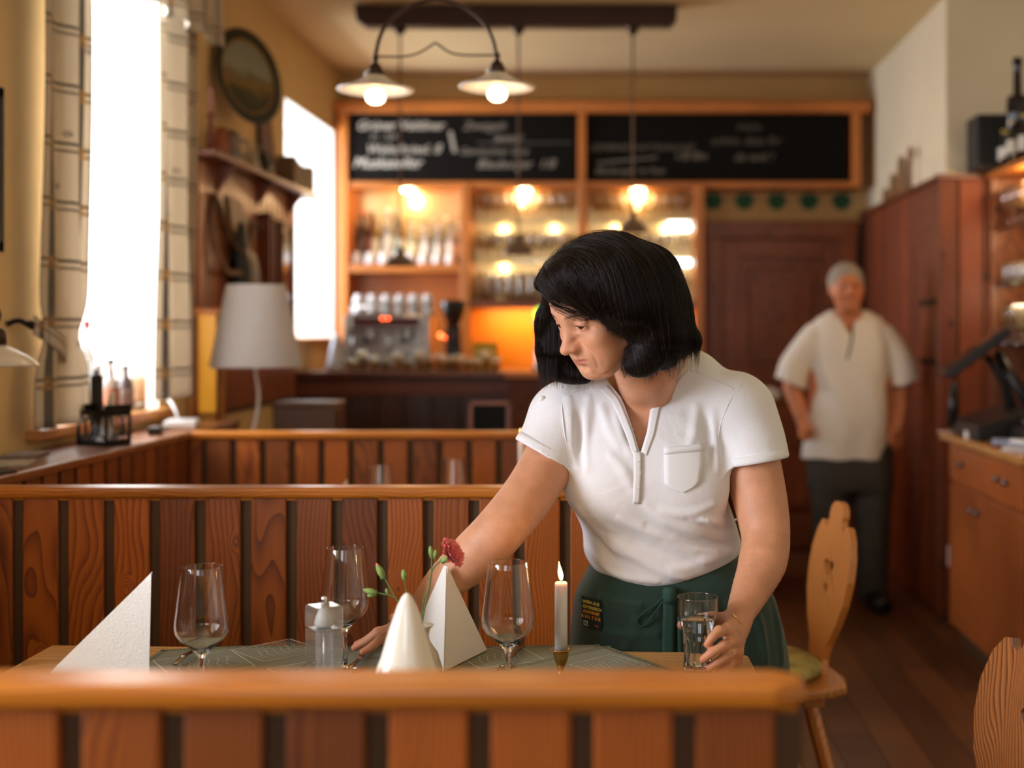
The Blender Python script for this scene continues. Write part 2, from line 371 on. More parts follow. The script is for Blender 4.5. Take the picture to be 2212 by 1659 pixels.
# ---------------------------------------------------------------- right wall: tall boarding
r = empty('wall_panelling', (XR-.03, 7, 0), 'tall reddish-brown boarding along the right wall behind the man', 'panelling')
b = MB(); y = YR-.03
while y < YB-.03:
    wd = random.choice((.085, .1, .12)); b.box(XR-.03, XR-.012, y, min(y+wd-.012, YB-.02), .02, 2.075); y += wd
b.build('boards', W_DK, r, W=True, bevel=.003)
MB().box(XR-.016, XR-.002, YR-.04, YB-.005, 0, 2.075).build('backing', GROOVE, r, W=True)
MB().box(XR-.05, XR, YR-.05, YB-.005, 2.075, 2.10).build('cap', W_DKX, r, W=True, bevel=.004)
for z in (1.49, 1.20): MB().box(XR-.04, XR-.029, 6.12, 6.42, z, z+.028).build('hinge_strap', mat('black_iron', (.012, .010, .009), .5, .6), r, W=True, bevel=.003)
r = empty('end_panel', (1.7, YR-.03, 0), 'reddish board panel facing the room beside the glass shelves', 'panelling')
b = MB(); x = XR-.045
for wd in (.095, .12, .085, .13, .1, .1): b.box(x, x+wd-.012, YR-.048, YR-.03, .02, 2.075); x += wd
b.build('boards', W_DK, r, W=True, bevel=.003)
MB().box(XR-.045, x-.012, YR-.034, YR-.012, 0, 2.075).build('backing', GROOVE, r, W=True)
MB().box(XR-.06, x, YR-.06, YR-.003, 2.076, 2.10).build('cap', W_DKX, r, W=True, bevel=.004)
# ---------------------------------------------------------------- door at the back
dx0, dx1, dz = .535, 1.465, 2.035
d = MB()
d.box(dx0, dx0+.10, 7.93, 8.0, 0, dz); d.box(dx1-.10, dx1, 7.93, 8.0, 0, dz)
o = struct(d.build('door_1', W_ORD, bevel=.006)); MB().box(dx0-.01, dx1+.01, 7.925, 8.0, dz-.10, dz+.012).build('door_lintel', W_ORD, o, bevel=.006)
MB().box(dx0+.1, dx1-.1, 7.972, 7.999, .01, dz-.1).build('door_leaf', W_ORD, o)
b = MB()
for (x0, x1, z0, z1) in ((dx0+.1, dx0+.2, .01, dz-.1), (dx1-.2, dx1-.1, .01, dz-.1), (dx0+.2, dx1-.2, dz-.22, dz-.1), (dx0+.2, dx1-.2, .95, 1.1), (dx0+.2, dx1-.2, .01, .2)):
    b.box(x0, x1, 7.955, 7.973, z0, z1)
b.build('door_stile', W_ORD, o, bevel=.006)
b = MB()
for (x0, x1, z0, z1) in ((dx0+.26, dx1-.26, 1.16, dz-.28), (dx0+.26, dx1-.26, .26, .89)): b.box(x0, x1, 7.958, 7.973, z0, z1)
b.build('door_panel', W_ORD, o, bevel=.012, seg=1)
MB().ball((dx0+.15, 7.92, 1.02), .022).tube([(dx0+.15, 7.92, 1.02), (dx0+.15, 7.957, 1.02)], .009).build('door_handle', mat('brass', (.55, .36, .12), .3, 1), o, smooth=True)
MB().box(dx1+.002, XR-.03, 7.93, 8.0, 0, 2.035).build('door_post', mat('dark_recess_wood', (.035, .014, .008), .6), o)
struct(MB().box(XL, XR, 7.965, 8.0, 2.80, 2.84, .5).build('trim_4', WALL, bevel=.01))
# dark red pilaster in the left corner
struct(MB().box(XL+.001, XL+.085, 7.74, 7.93, 0, 2.76).build('trim_5', wood('red_pilaster', (.12, .022, .010), (.24, .05, .022), (.32, .075, .035), 'z', spread=.1, knots=False), bevel=.008))
# ================================================================ implicit modelling: smooth bodies from blended shapes
class Prim:
    def __init__(s, c, R, fn): s.c = np.array(c, float); s.R = float(R); s.fn = fn
def A(p): return np.array(p, float)
def capsule(a, b, ra, rb):
    a, b = A(a), A(b); ab = b-a; L2 = max(ab @ ab, 1e-12)
    def f(P):
        t = np.clip(((P-a) @ ab)/L2, 0, 1); return np.linalg.norm(P-a-t[:, None]*ab, axis=1)-(ra+(rb-ra)*t)
    return Prim((a+b)/2, math.sqrt(L2)/2+max(ra, rb), f)
def ellip(c, r, R=None):
    c, r = A(c), A(r); R = np.eye(3) if R is None else A(R)      # rows of R: local axes
    def f(P):
        q = (P-c) @ R.T; k0 = np.linalg.norm(q/r, axis=1); k1 = np.linalg.norm(q/(r*r), axis=1)
        return k0*(k0-1)/np.maximum(k1, 1e-9)
    return Prim(c, r.max(), f)
def chain(pts, rs, n=5):
    """tapered limb through the joints, smoothed by a spline"""
    q = bez([Vector((*p, 0)).to_3d() if 0 else Vector(p) for p in pts], n); k = len(pts)
    rr = np.interp(np.arange(len(q))/n, np.arange(k), rs)
    q = A([list(v) for v in q]); seg = [(q[i], q[i+1], rr[i], rr[i+1]) for i in range(len(q)-1)]
    c = (q.min(0)+q.max(0))/2; R = np.linalg.norm(q-c, axis=1).max()+max(rs)
    def f(P):
        d = np.full(len(P), 9.)
        for a, b, ra, rb in seg:
            ab = b-a; t = np.clip(((P-a) @ ab)/max(ab @ ab, 1e-12), 0, 1)
            d = np.minimum(d, np.linalg.norm(P-a-t[:, None]*ab, axis=1)-(ra+(rb-ra)*t))
        return d
    return Prim(c, R, f)
def cubic(x, xs, ys):
    """smooth interpolation (Catmull-Rom tangents) over increasing xs"""
    xs, ys = A(xs), A(ys); m = np.gradient(ys, xs); x = np.clip(x, xs[0], xs[-1])
    i = np.clip(np.searchsorted(xs, x)-1, 0, len(xs)-2); h = xs[i+1]-xs[i]; t = (x-xs[i])/h
    return (2*t**3-3*t*t+1)*ys[i]+(t**3-2*t*t+t)*h*m[i]+(-2*t**3+3*t*t)*ys[i+1]+(t**3-t*t)*h*m[i+1]
def stack(rows, ex=2.3, grow=0, ends=.03):
    """body of stacked ovals; rows = (z, x0, x1, yc, b), any order"""
    rows = sorted(rows); z = [r[0] for r in rows]; cx = [(r[1]+r[2])/2 for r in rows]; a = [(r[2]-r[1])/2+grow for r in rows]
    cy = [r[3] for r in rows]; b = [r[4]+grow for r in rows]; z0, z1 = z[0]-grow, z[-1]+grow
    def f(P):
        Z = P[:, 2]; X = cubic(Z, z, cx); Y = cubic(Z, z, cy); a_ = cubic(Z, z, a); b_ = cubic(Z, z, b)
        dx, dy = np.abs(P[:, 0]-X)/a_, np.abs(P[:, 1]-Y)/b_
        k = (dx**ex+dy**ex)**(1/ex); g = np.sqrt((dx/a_)**2+(dy/b_)**2)/np.maximum(np.sqrt(dx*dx+dy*dy), 1e-9)
        d = (k-1)/np.maximum(g, 1e-6)
        e = np.maximum(z0-Z, Z-z1); return smax(d, e, ends)
    c = A([np.mean(cx), np.mean(cy), (z0+z1)/2]); return Prim(c, math.hypot((z1-z0)/2, max(a)+.1), f)
def smin(a, b, k):
    if k <= 0: return np.minimum(a, b)
    h = np.maximum(k-np.abs(a-b), 0)/k; return np.minimum(a, b)-h*h*k*.25
def smax(a, b, k): return -smin(-a, -b, k)
class Field:
    def __init__(s): s.ops = []
    def add(s, p, k=.01): s.ops.append(('+', p, k)); return s
    def sub(s, p, k=.005): s.ops.append(('-', p, k)); return s
    def cut(s, p, k=.0): s.ops.append(('&', p, k)); return s     # keep what lies inside p (never culled)
    def disp(s, p): s.ops.append(('d', p, 0)); return s          # p.fn gives an offset
    def raw(s, P, act=None):
        d = np.full(len(P), .08)
        for i, (op, p, k) in enumerate(s.ops):
            if act is not None and not act[i]: continue
            v = p.fn(P)
            if op == '+': d = smin(d, v, k)
            elif op == '-': d = smax(d, -v, k)
            elif op == '&': d = smax(d, v, k)
            else: d = d+v
        return d
    def __call__(s, P, g=.05, T=.035):
        P = np.asarray(P, float)
        if len(P) < 200: return s.raw(P)
        key = np.floor(P/g).astype(np.int64); kk = (key[:, 0]+4096)*(1 << 26)+(key[:, 1]+4096)*(1 << 13)+key[:, 2]+4096
        u, inv = np.unique(kk, return_inverse=True); order = np.argsort(inv, kind='stable'); st = np.searchsorted(inv[order], np.arange(len(u)+1))
        cen = np.stack([(u >> 26)-4096, ((u >> 13) & 8191)-4096, (u & 8191)-4096], 1)*g+g/2
        pc = A([p.c for _, p, _ in s.ops]); pr = A([p.R for _, p, _ in s.ops]); kk = A([k for _, _, k in s.ops])
        al = np.array([op in '&d' for op, _, _ in s.ops])
        act = (np.linalg.norm(cen[:, None]-pc[None], axis=2)-pr-kk < T+g*.87) | al
        out = np.empty(len(P))
        for i in range(len(u)):
            ix = order[st[i]:st[i+1]]; out[ix] = s.raw(P[ix], act[i])
        return out
    def grad(s, P, e=.0006):
        n = len(P); K = A(((1, -1, -1), (-1, -1, 1), (-1, 1, -1), (1, 1, 1))); v = s(np.concatenate([P+k*e for k in K])).reshape(4, n)
        return (v.T @ K)/(4*e)
def mesh_field(F, lo, hi, h, B=8, proj=True, slack=1.5):
    lo, hi = A(lo), A(hi); nb = np.ceil((hi-lo)/(B*h)).astype(int)
    g = np.stack(np.meshgrid(*[np.arange(n) for n in nb], indexing='ij'), -1).reshape(-1, 3)
    cen = lo+(g+.5)*B*h; d = F.raw(cen); g = g[np.abs(d) < B*h*.87*slack]
    off = np.stack(np.meshgrid(*[np.arange(B+1)]*3, indexing='ij'), -1).reshape(-1, 3)
    D = np.empty((len(g), B+1, B+1, B+1), np.float32); step = 1200
    for i in range(0, len(g), step):
        gg = g[i:i+step]; P = lo+((gg[:, None]*B+off[None])*h).reshape(-1, 3); D[i:i+step] = F(P).reshape(len(gg), B+1, B+1, B+1)
    I = D < 0; c = np.zeros((len(g), B, B, B), np.int8)
    cor = [(x, y, z) for x in (0, 1) for y in (0, 1) for z in (0, 1)]
    sl = lambda A_, o: A_[:, o[0]:o[0]+B, o[1]:o[1]+B, o[2]:o[2]+B]
    for o in cor: c += sl(I, o)
    act = (c > 0) & (c < 8); bi, ci, cj, ck = np.nonzero(act)
    vals = np.stack([D[bi, ci+o[0], cj+o[1], ck+o[2]] for o in cor], 1); acc = np.zeros((len(bi), 3)); cnt = np.zeros(len(bi))
    for p in range(8):
        for q in range(p+1, 8):
            if sum(abs(a-b) for a, b in zip(cor[p], cor[q])) != 1: continue
            a, b = vals[:, p], vals[:, q]; m = (a < 0) != (b < 0); t = np.where(m, a/np.where(m, a-b, 1), 0)
            acc += np.where(m[:, None], A(cor[p])+t[:, None]*(A(cor[q])-A(cor[p])), 0); cnt += m
    cell = g[bi]*B+np.stack([ci, cj, ck], 1); V = lo+(cell+acc/cnt[:, None])*h
    N = nb*B+2; key = lambda c_: ((c_[:, 0]+1)*N[1]+c_[:, 1]+1)*N[2]+c_[:, 2]+1
    kc = key(cell); o_ = np.argsort(kc); ks = kc[o_]; quads = []
    for ax in range(3):
        e = [0, 0, 0]; e[ax] = 1; i0 = sl(I, (0, 0, 0)); i1 = sl(I, e); bi, ci, cj, ck = np.nonzero(i0 != i1)
        p = g[bi]*B+np.stack([ci, cj, ck], 1); ins = i0[bi, ci, cj, ck]; b_, c_ = [0, 0, 0], [0, 0, 0]; b_[(ax+1) % 3] = 1; c_[(ax+2) % 3] = 1
        idx = []
        ok = np.ones(len(p), bool)
        for s_ in (0*A(b_), -A(b_), -A(b_)-A(c_), -A(c_)):
            k_ = key(p+s_.astype(int)); j = np.clip(np.searchsorted(ks, k_), 0, len(ks)-1); ok &= ks[j] == k_; idx.append(o_[j])
        qd = np.stack(idx, 1); qd[~ins] = qd[~ins][:, ::-1]; quads.append(qd[ok])
    Fq = np.concatenate(quads)
    if proj:
        for _ in range(2):
            gr = F.grad(V); n = np.maximum(np.linalg.norm(gr, axis=1), .3); dd = F(V); V = V-gr/n[:, None]*np.clip(dd/n, -h*.7, h*.7)[:, None]
    return V, Fq
def field_object(name, F, lo, hi, h, mats, parent=None, colfn=None, smooth=True, proj=True, slack=1.5, attrs=None):
    V, Q_ = mesh_field(F, lo, hi, h, proj=proj, slack=slack)
    me = bpy.data.meshes.new(name); me.vertices.add(len(V)); me.loops.add(len(Q_)*4); me.polygons.add(len(Q_))
    pl = A(ploc(parent)) if parent is not None else A((0, 0, 0))
    me.vertices.foreach_set('co', (V-pl).astype(np.float32).ravel()); me.loops.foreach_set('vertex_index', Q_.ravel().astype(np.int32))
    me.polygons.foreach_set('loop_start', np.arange(len(Q_), dtype=np.int32)*4)
    me.update(calc_edges=True); me.polygons.foreach_set('use_smooth', np.full(len(Q_), smooth))
    for m in (mats if isinstance(mats, (list, tuple)) else [mats]): me.materials.append(m)
    if colfn is not None:
        at = me.attributes.new('tone', 'FLOAT_COLOR', 'POINT'); at.data.foreach_set('color', np.concatenate([colfn(V), np.ones((len(V), 1))], 1).astype(np.float32).ravel())
    me.validate(); o = bpy.data.objects.new(name, me); C.objects.link(o); o.parent = parent
    return o
def trace(F, u, v, y0, y1, off=0):
    """where the line of sight through (u, v) meets the body, and its outward normal"""
    d = A(Q(u, v, 1)) - A((0, 0, H)); o = A((0, 0, H)); y = y0; n = np.linalg.norm(d)
    for _ in range(120):
        p = o+d*y; s = float(F.raw(p[None])[0])
        if abs(s) < 2e-4: break
        y += max(s, -.01)*.8/n
        if y > y1: break
    g = F.grad(p[None])[0]; g = g/max(np.linalg.norm(g), 1e-6)
    return p+g*off, g
def mesh_along(F, uv, r, y0, y1, off=0, n=6, flat=1.0, step=10):
    P = [Vector(trace(F, u, v, y0, y1, off)[0]) for u, v in uv]; return MB().tube(bez(P, step), r, n=n)
# ================================================================ the set table
TZ = .750
TBL = wood('beech_table_top', (.42, .19, .06), (.66, .36, .12), (.74, .44, .17), 'x', spread=.08, knots=False, rough=.3, coat=.4)
TBLY = wood('beech_table_leg', (.42, .19, .06), (.66, .36, .12), (.74, .44, .17), 'z', spread=.08, knots=False)
t = empty('dining_table', (-.42, 2.08, 0), 'light wooden dining table set with green cloths, glasses and napkins', 'table')
MB().prism([(-1.12, 1.70), (.235, 1.70), (.262, 1.73), (.245, 2.437), (.215, 2.462), (-1.12, 2.52)], TZ-.03, TZ, 'z').build('table_top', TBL, t, W=True, bevel=.006, seg=3)
MB().box(-1.02, .12, 1.80, 1.825, TZ-.12, TZ-.031).box(-1.02, .12, 2.36, 2.385, TZ-.12, TZ-.031).box(.10, .125, 1.80, 2.385, TZ-.12, TZ-.031).build('apron_frame', TBL, t, W=True)
for x in (-1.03, .115):
    for y in (1.795, 2.35): MB().box(x, x+.055, y, y+.055, 0, TZ-.03).build('table_leg', TBLY, t, W=True, bevel=.004)
CLO = mat('sage_green_linen', (.20, .20, .125), .85, bump=.4, bscale=900, sheen=.15)
CLOH = mat('sage_green_hem', (.165, .175, .11), .85); PRT = mat('pale_print', (.52, .56, .47), .8)
def on(u, v, z=TZ): Y = FP*(H-z)/(v-V0); return ((u-U0)*Y/FP, Y)
def square_print(parent, cx, cy, sz, ang, z):
    """printed square of wavy lines"""
    b = MB(); ca, sa = math.cos(ang), math.sin(ang)
    def P(a, c): return (cx+(a*ca-c*sa)*sz, cy+(a*sa+c*ca)*sz, z)
    def rib(pts, wd):
        for (a0, c0), (a1, c1) in zip(pts, pts[1:]):
            d = math.hypot(a1-a0, c1-c0) or 1; n = (-(c1-c0)/d*wd, (a1-a0)/d*wd)
            b.add([P(a0+n[0], c0+n[1]), P(a1+n[0], c1+n[1]), P(a1-n[0], c1-n[1]), P(a0-n[0], c0-n[1])], [(3, 2, 1, 0)])
    e = .5; rib([(-e, -e), (e, -e), (e, e), (-e, e), (-e, -e)], .010)
    for k in range(11):
        o_ = -.43+.086*k
        rib([(-.46+.023*i, max(-.47, min(.47, o_+.10*math.sin(3.2*(-.46+.023*i)*2+k*.15)*(1-abs(o_))))) for i in range(41)], .0055)
    for k in range(6):
        o_ = -.3+.12*k; rib([(o_+.05*math.sin(9*y), y) for y in np.linspace(-.3, .2, 16)], .005)
    return b.build('woven_pattern', PRT, parent)
def cloth(name, label, corners, z, prints):
    o = empty(name, (*corners[0], z), label, 'tablecloth'); b = MB(); pts = [Vector(c) for c in corners]; c0 = sum(pts, Vector((0, 0)))/len(pts)
    b.prism([tuple(p-pts[0]) for p in pts], 0, .0016, 'z'); b.build('linen', CLO, o, bevel=.0006)
    h = MB()
    for i in range(len(pts)):
        a, c = pts[i], pts[(i+1) % len(pts)]; d = (c-a).normalized(); n = (c0-a); n = (n-d*n.dot(d)).normalized()
        h.add([(*(q-pts[0]), .0019) for q in (a+n*.001, c+n*.001, c+n*.011, a+n*.011)], [(0, 1, 2, 3)])
        k = 0; L_ = (c-a).length
        while k*.006 < L_:
            q = a+d*(k*.006)+n*.011-pts[0]; h.box(-.0011, .0011, -.0045, .0045, .0018, .0024, M=Matrix.Translation((q.x, q.y, 0)) @ Matrix.Rotation(math.atan2(d.y, d.x)+.3, 4, 'Z')); k += 1
    h.build('stitched_hem', CLOH, o)
    for cx, cy, sz, an in prints: square_print(o, cx-pts[0].x, cy-pts[0].y, sz, an, .0022)
    for cx, cy in [((pts[0].x+pts[2].x)/2+dx, (pts[0].y+pts[2].y)/2+dy) for dx, dy in ((.07, .06), (-.2, .1), (.24, .03))]: pass
    return o
# left cloth and right cloth lie squarely; a third lies cornerwise at the right
cloth('table_runner', 'sage green cloth with printed wave squares under the wine glasses', [(-.925, 1.80), (-.885, 2.47), (-.745, 2.502), (-.03, 2.485), (-.05, 1.80)], TZ+.0005,
      [(*on(600, 1407), .125, .78), (*on(440, 1436), .145, .6), (*on(676, 1450), .12, .7), (-.55, 1.95, .13, .7), (-.3, 2.1, .13, .7)])
c = on(1308, 1399); cloth('table_runner', 'sage green stitched cloth lying cornerwise under the candle at the table end', [c, (c[0]-.33, c[1]-.30), (c[0]-.05, c[1]-.62), (c[0]+.262, c[1]-.37)], TZ+.0025,
      [(*on(1318, 1441), .105, .79), (-.05, 2.1, .12, .79)])
c = on(1080, 1396); cloth('table_runner', 'sage green cloth with a printed wave square behind the fork', [(c[0]-.20, c[1]-.02), (c[0]+.20, c[1]+.0), (c[0]+.22, c[1]-.25), (c[0]-.2, c[1]-.27)], TZ+.0014, [(*on(1078, 1422), .13, .5)])
TOPZ = TZ+.0045
# ---------------------------------------------------------------- glasses
GL = glass_mat('clear_glass')
def wine_prof(h=.222, rim=.0325, mx=.0443, zb=.075, zm=.118, t=.0011, foot=.036):
    out = [(.0001, 0), (foot, 0), (foot, .0015), (.012, .004), (.0048, .012), (.0038, .03), (.0038, zb-.012), (.0060, zb-.003), (.018, zb+.012), (mx*.80, zm-.017), (mx*.97, zm-.005), (mx, zm+.004), (mx*.985, zm+.014)]
    inn = []
    for i in range(1, 9): tt = i/8; out.append((mx*.985+(rim-mx*.985)*tt**.95, zm+.014+(h-zm-.014)*tt))
    out = out[:-1]+[(rim+.0001, h-.0009), (rim, h-.0003), (rim-.0003, h)]
    inn = [(rim-t+.0003, h), (rim-t, h-.0003), (rim-t+.0001, h-.0009)]+[(r-t, z+.0004) for r, z in out[::-1] if zb+.010 < z < h-.003]
    inn += [(.006, zb+.006), (.0001, zb+.0035)]
    return out+inn
def smooth_prof(p, n=3): q = bez([(r, 0, z) for r, z in p], n); return [(max(v.x, 1e-4), v.z) for v in q]
def wine_glass(name, label, x, y, z, group, **k):
    r = empty(name, (x, y, z), label, 'wine glass', group)
    MB().lathe(wine_prof(**k), n=48).build('bowl_and_stem', GL, r, smooth=True); return r
def at_z(u, s): return (u-U0)/s, FP/s
g0 = wine_glass('wine_glass', 'empty wine glass on the green cloth between triangular napkin and pepper mill', *at_z(436, 1300), TOPZ, 'wine glasses on the set table')
x, y = at_z(745, 1195); dup(g0, (x, y, TOPZ), 'empty wine glass behind the clear pepper mill')
x, y = at_z(1097, 1275); dup(g0, (x, y, TOPZ), 'empty wine glass between the pyramid napkin and the lit candle')
# water glass in her hand
x, y = .138, 2.285; r = empty('water_glass', (x, y, TOPZ), 'tumbler of sparkling water held by the woman at the table corner', 'glass')
wp_ = [(.0001, 0), (.0255, 0), (.0268, .003), (.0250, .012), (.0232, .035), (.0236, .055), (.0290, .082), (.0342, .102), (.0358, .115), (.0362, .1375), (.0361, .1388), (.0358, .1394), (.0351, .1394), (.0347, .1388), (.0346, .1375), (.0341, .115), (.0325, .102), (.0272, .082), (.0216, .055), (.0212, .035), (.0222, .014), (.0001, .010)]
MB().lathe(wp_, n=56).build('tumbler', GL, r, smooth=True)
WAT = glass_mat('water'); WAT.node_tree.nodes['Principled BSDF'].inputs['IOR'].default_value = 1.33
MB().lathe([(.0001, .0108), (.0217, .0148), (.0209, .035), (.0213, .055), (.0269, .082), (.0318, .100), (.0001, .100)], n=56).build('water', WAT, r, smooth=True)
fl_ = MB()
for i in range(10):
    a = 2*PI*i/10; fl_.tube([(.0243*math.cos(a), .0243*math.sin(a), .012), (.0226*math.cos(a), .0226*math.sin(a), .036), (.0232*math.cos(a), .0232*math.sin(a), .054), (.0280*math.cos(a), .0280*math.sin(a), .079)], [.0012, .0022, .0022, .0008], n=8)
fl_.build('fluting', GL, r, smooth=True)
eg = MB()
for i, tx in enumerate(('0,25l',)):
    pass
text_mesh('volume_mark', '0,25 l', .009, Matrix.Translation((-.024, -.0290, .112)) @ Matrix.Rotation(PI/2, 4, 'X') @ Matrix.Rotation(0, 4, 'Y'), mat('etched_white', (.8, .8, .8), .6), r, extrude=.0002)
# ---------------------------------------------------------------- napkins
NAP = mat('white_paper_napkin', (.82, .79, .74), .9, bump=.25, bscale=260, sss=.0)
def poly_thing(name, label, cat, faces, base, part='paper', th=.0022, m=None, group=None, bev=.0008):
    r = empty(name, base, label, cat, group); b = MB()
    for f in faces: b.add([Vector(p)-Vector(base) for p in f], [tuple(range(len(f)))])
    b.build(part, m or NAP, r, solid=th); return r
# triangular napkin at the left: stands on its base, upright edge at the right
def W3(u, v, s): return Q(u, v, FP/s)
s_ = 1250; a = W3(328, 1238, s_); zb = TOPZ+.001
base_r = Vector((a.x, a.y, zb)); base_l = Vector((-1.005, a.y-.012, zb)); back = Vector((a.x-.045, a.y+.075, zb))
def folded(tri_a, tri_b, n=14):
    pass
b0 = (a.x-.06, a.y, zb)
r = empty('napkin', b0, 'white napkin folded to a tall triangle, left of the first wine glass', 'napkin', 'folded white napkins')
b = MB(); S_ = lambda p: Vector(p)-Vector(b0)
rows_ = []
for i in range(17):      # sloping fold with a rolled edge from apex to the left foot
    t_ = i/16; p = a.lerp(base_l, t_); rows_.append(p)
for i in range(16):
    p, q = rows_[i], rows_[i+1]; f0 = Vector((base_r.x, p.y, p.z)); 
    b.add([S_(p), S_(q), S_((a.x, q.y-.002, q.z)), S_((a.x, p.y-.002, p.z))], [(0, 1, 2, 3)])
    pb, qb = p+Vector((.006, .010+.035*t_, 0)), q+Vector((.006, .010+.035*t_, 0))
    b.add([S_(p), S_(q), S_(p+Vector((-.004, .008+.030*(i/16), -.002))), S_(q+Vector((-.004, .008+.030*((i+1)/16), -.002)))], [(0, 2, 3, 1)])
    b.add([S_(p+Vector((-.004, .008+.030*(i/16), -.002))), S_(q+Vector((-.004, .008+.030*((i+1)/16), -.002))), S_((a.x-.004-.035*((i+1)/16), q.y+.012+.06*((i+1)/16), q.z)), S_((a.x-.004-.035*(i/16), p.y+.012+.06*(i/16), p.z))], [(0, 3, 2, 1)])
b.build('paper', NAP, r, solid=.0022, weld=True)
# pyramid napkin in the middle
ap = W3(966, 1223, 1178); f1 = Vector((*on(960, 1449, zb), zb)); f2 = Vector((*on(1051, 1404, zb), zb)); f3 = Vector((*on(872, 1420, zb), zb)); f4 = Vector(((f2.x+f3.x)/2+.03, max(f2.y, f3.y)+.015, zb))
ap2 = ap+Vector((-.006, .004, 0))
r = poly_thing('napkin', 'white napkin folded to a pyramid behind the carnation', 'napkin', [[ap, f1, f2], [ap2, f3, f1, ap], [ap, f2, f4], [ap2, f4, f3]], tuple((f1+f2)/2), group='folded white napkins')
b = MB(); bb = (f1+f2)/2
for k in (.35, .6): b.add([ap.lerp(f1, .02)-bb+Vector((-.001, -.0025, 0)), f1-bb+Vector((-.001, -.003, 0)), f1.lerp(f3, .06*k*4)-bb+Vector((0, -.003, 0))], [(0, 1, 2)])
b.build('inner_fold', NAP, r, solid=.001)
# glazed cone in front of the vase
CER = mat('white_glaze', (.80, .74, .62), .16, coat=.6)
x, y = at_z(879, 1430); r = empty('ceramic_cone', (x, y, TOPZ), 'smooth cream cone with rounded tip in front of the bud vase', 'ceramic cone')
MB().lathe([(.0001, .0), (.088, .0), (.0895, .004), (.074, .045), (.058, .090), (.044, .120), (.031, .160), (.0165, .198), (.0085, .212), (.004, .2165), (.0001, .218)][::1], n=48, M=Matrix.Diagonal((.90, .62, 1))).build('glazed_body', CER, r, smooth=True)
# bud vase with carnation
x, y = at_z(913, 1262); r = empty('bud_vase', (x, y, TOPZ), 'small white bud vase mostly hidden behind the cream cone', 'vase')
hz = H-(1350-V0)/1262-TOPZ
MB().lathe([(.0001, 0), (.020, 0), (.030, .012), (.034, .035), (.026, .062), (.0125, .082), (.0100, hz-.018), (.0125, hz-.007), (.0190, hz), (.0182, hz+.0008), (.0108, hz-.008), (.0086, hz-.02), (.0001, hz-.022)], n=40).build('glazed_body', mat('vase_glaze', (.62, .54, .42), .2, coat=.5), r, smooth=True)
STEM = mat('stem_green', (.115, .17, .045), .6, var=.15, vscale=60); CALX = mat('calyx_green', (.20, .29, .07), .55, var=.15, vscale=80); PETAL = mat('coral_red_petal', (.80, .14, .125), .6, var=.12, vscale=90, sheen=.4)
BRK = mat('bract_green', (.16, .24, .05), .6)
fr = empty('carnation', (x, y, TOPZ+hz-.02), 'coral red carnation spray with green buds standing in the bud vase', 'flower')
Yv = y
def q3(u, v, dy=0): return Q(u, v, Yv+dy)
def stem(name, pts, r0=.0012): 
    MB().tube(bez([q3(*p) for p in pts], 6), r0, n=8).build(name, STEM, fr, smooth=True, W=True)
stem('stem', [(911, 1352), (918, 1310), (926, 1275), (931, 1240), (940, 1222), (957, 1208, 0)], .0014)
stem('stem', [(909, 1352), (915, 1300), (928, 1265), (932, 1230), (933, 1205)], .0012)
stem('stem', [(907, 1354), (900, 1345), (880, 1318), (862, 1303), (842, 1268), (829, 1246)], .0013)
stem('stem', [(862, 1300), (848, 1288), (832, 1284), (812, 1280)], .0011); stem('stem', [(880, 1318), (879, 1290), (877, 1272), (873, 1250)], .0010)
def bud(u, v, du, dv, L_, R_, tip=True, dy=0, open_=False):
    c = q3(u, v, dy); d = Vector((du, 0, -dv)).normalized(); M = d.to_track_quat('Z', 'Y').to_matrix(); b = MB()
    b.lathe([(.0001, 0), (R_*.45, .0006), (R_*.8, L_*.18), (R_, L_*.42), (R_*.92, L_*.62), (R_*.62, L_*.85), (R_*.30, L_*.97), (.0001, L_)], c, n=16, M=M)
    bo = b.build('bud', CALX, fr, smooth=True, W=True); s2 = MB()
    for k in range(4):
        a = k*PI/2+.4; s2.lathe([(.0001, -.001), (R_*.42, .0005), (R_*.30, L_*.22), (.0001, L_*.36)], c+M @ Vector((R_*.45*math.cos(a), R_*.45*math.sin(a), 0)), n=8, M=M)
    s2.build('bract', BRK, bo, smooth=True, W=True)
    if tip:
        t2 = MB(); t2.lathe([(R_*.42, L_*.84), (R_*.40, L_*.95), (R_*.15, L_*1.06), (.0001, L_*1.08)], c, n=10, M=M); t2.build('petal_tip', PETAL if open_ else CALX, bo, smooth=True, W=True)
bud(829, 1249, -.5, -1, .027, .0062, open_=True); bud(814, 1281, -1, -.25, .024, .0056, tip=False); bud(808, 1286, -1, .05, .012, .0035, tip=False); bud(874, 1252, -.12, -1, .018, .0050, tip=False)
bud(933, 1204, -.15, -1, .020, .0046, tip=False); bud(939, 1206, .15, -1, .015, .0042, tip=False); bud(838, 1283, -.3, -1, .010, .0035, tip=False)
bud(953, 1213, .8, -.42, .026, .0066, tip=False)
hc_ = q3(975, 1196, -.004); ax_ = Vector((.80, -.28, .50)).normalized(); MQ = ax_.to_track_quat('Z', 'Y').to_matrix(); pb = MB(); rg = random.Random(11)
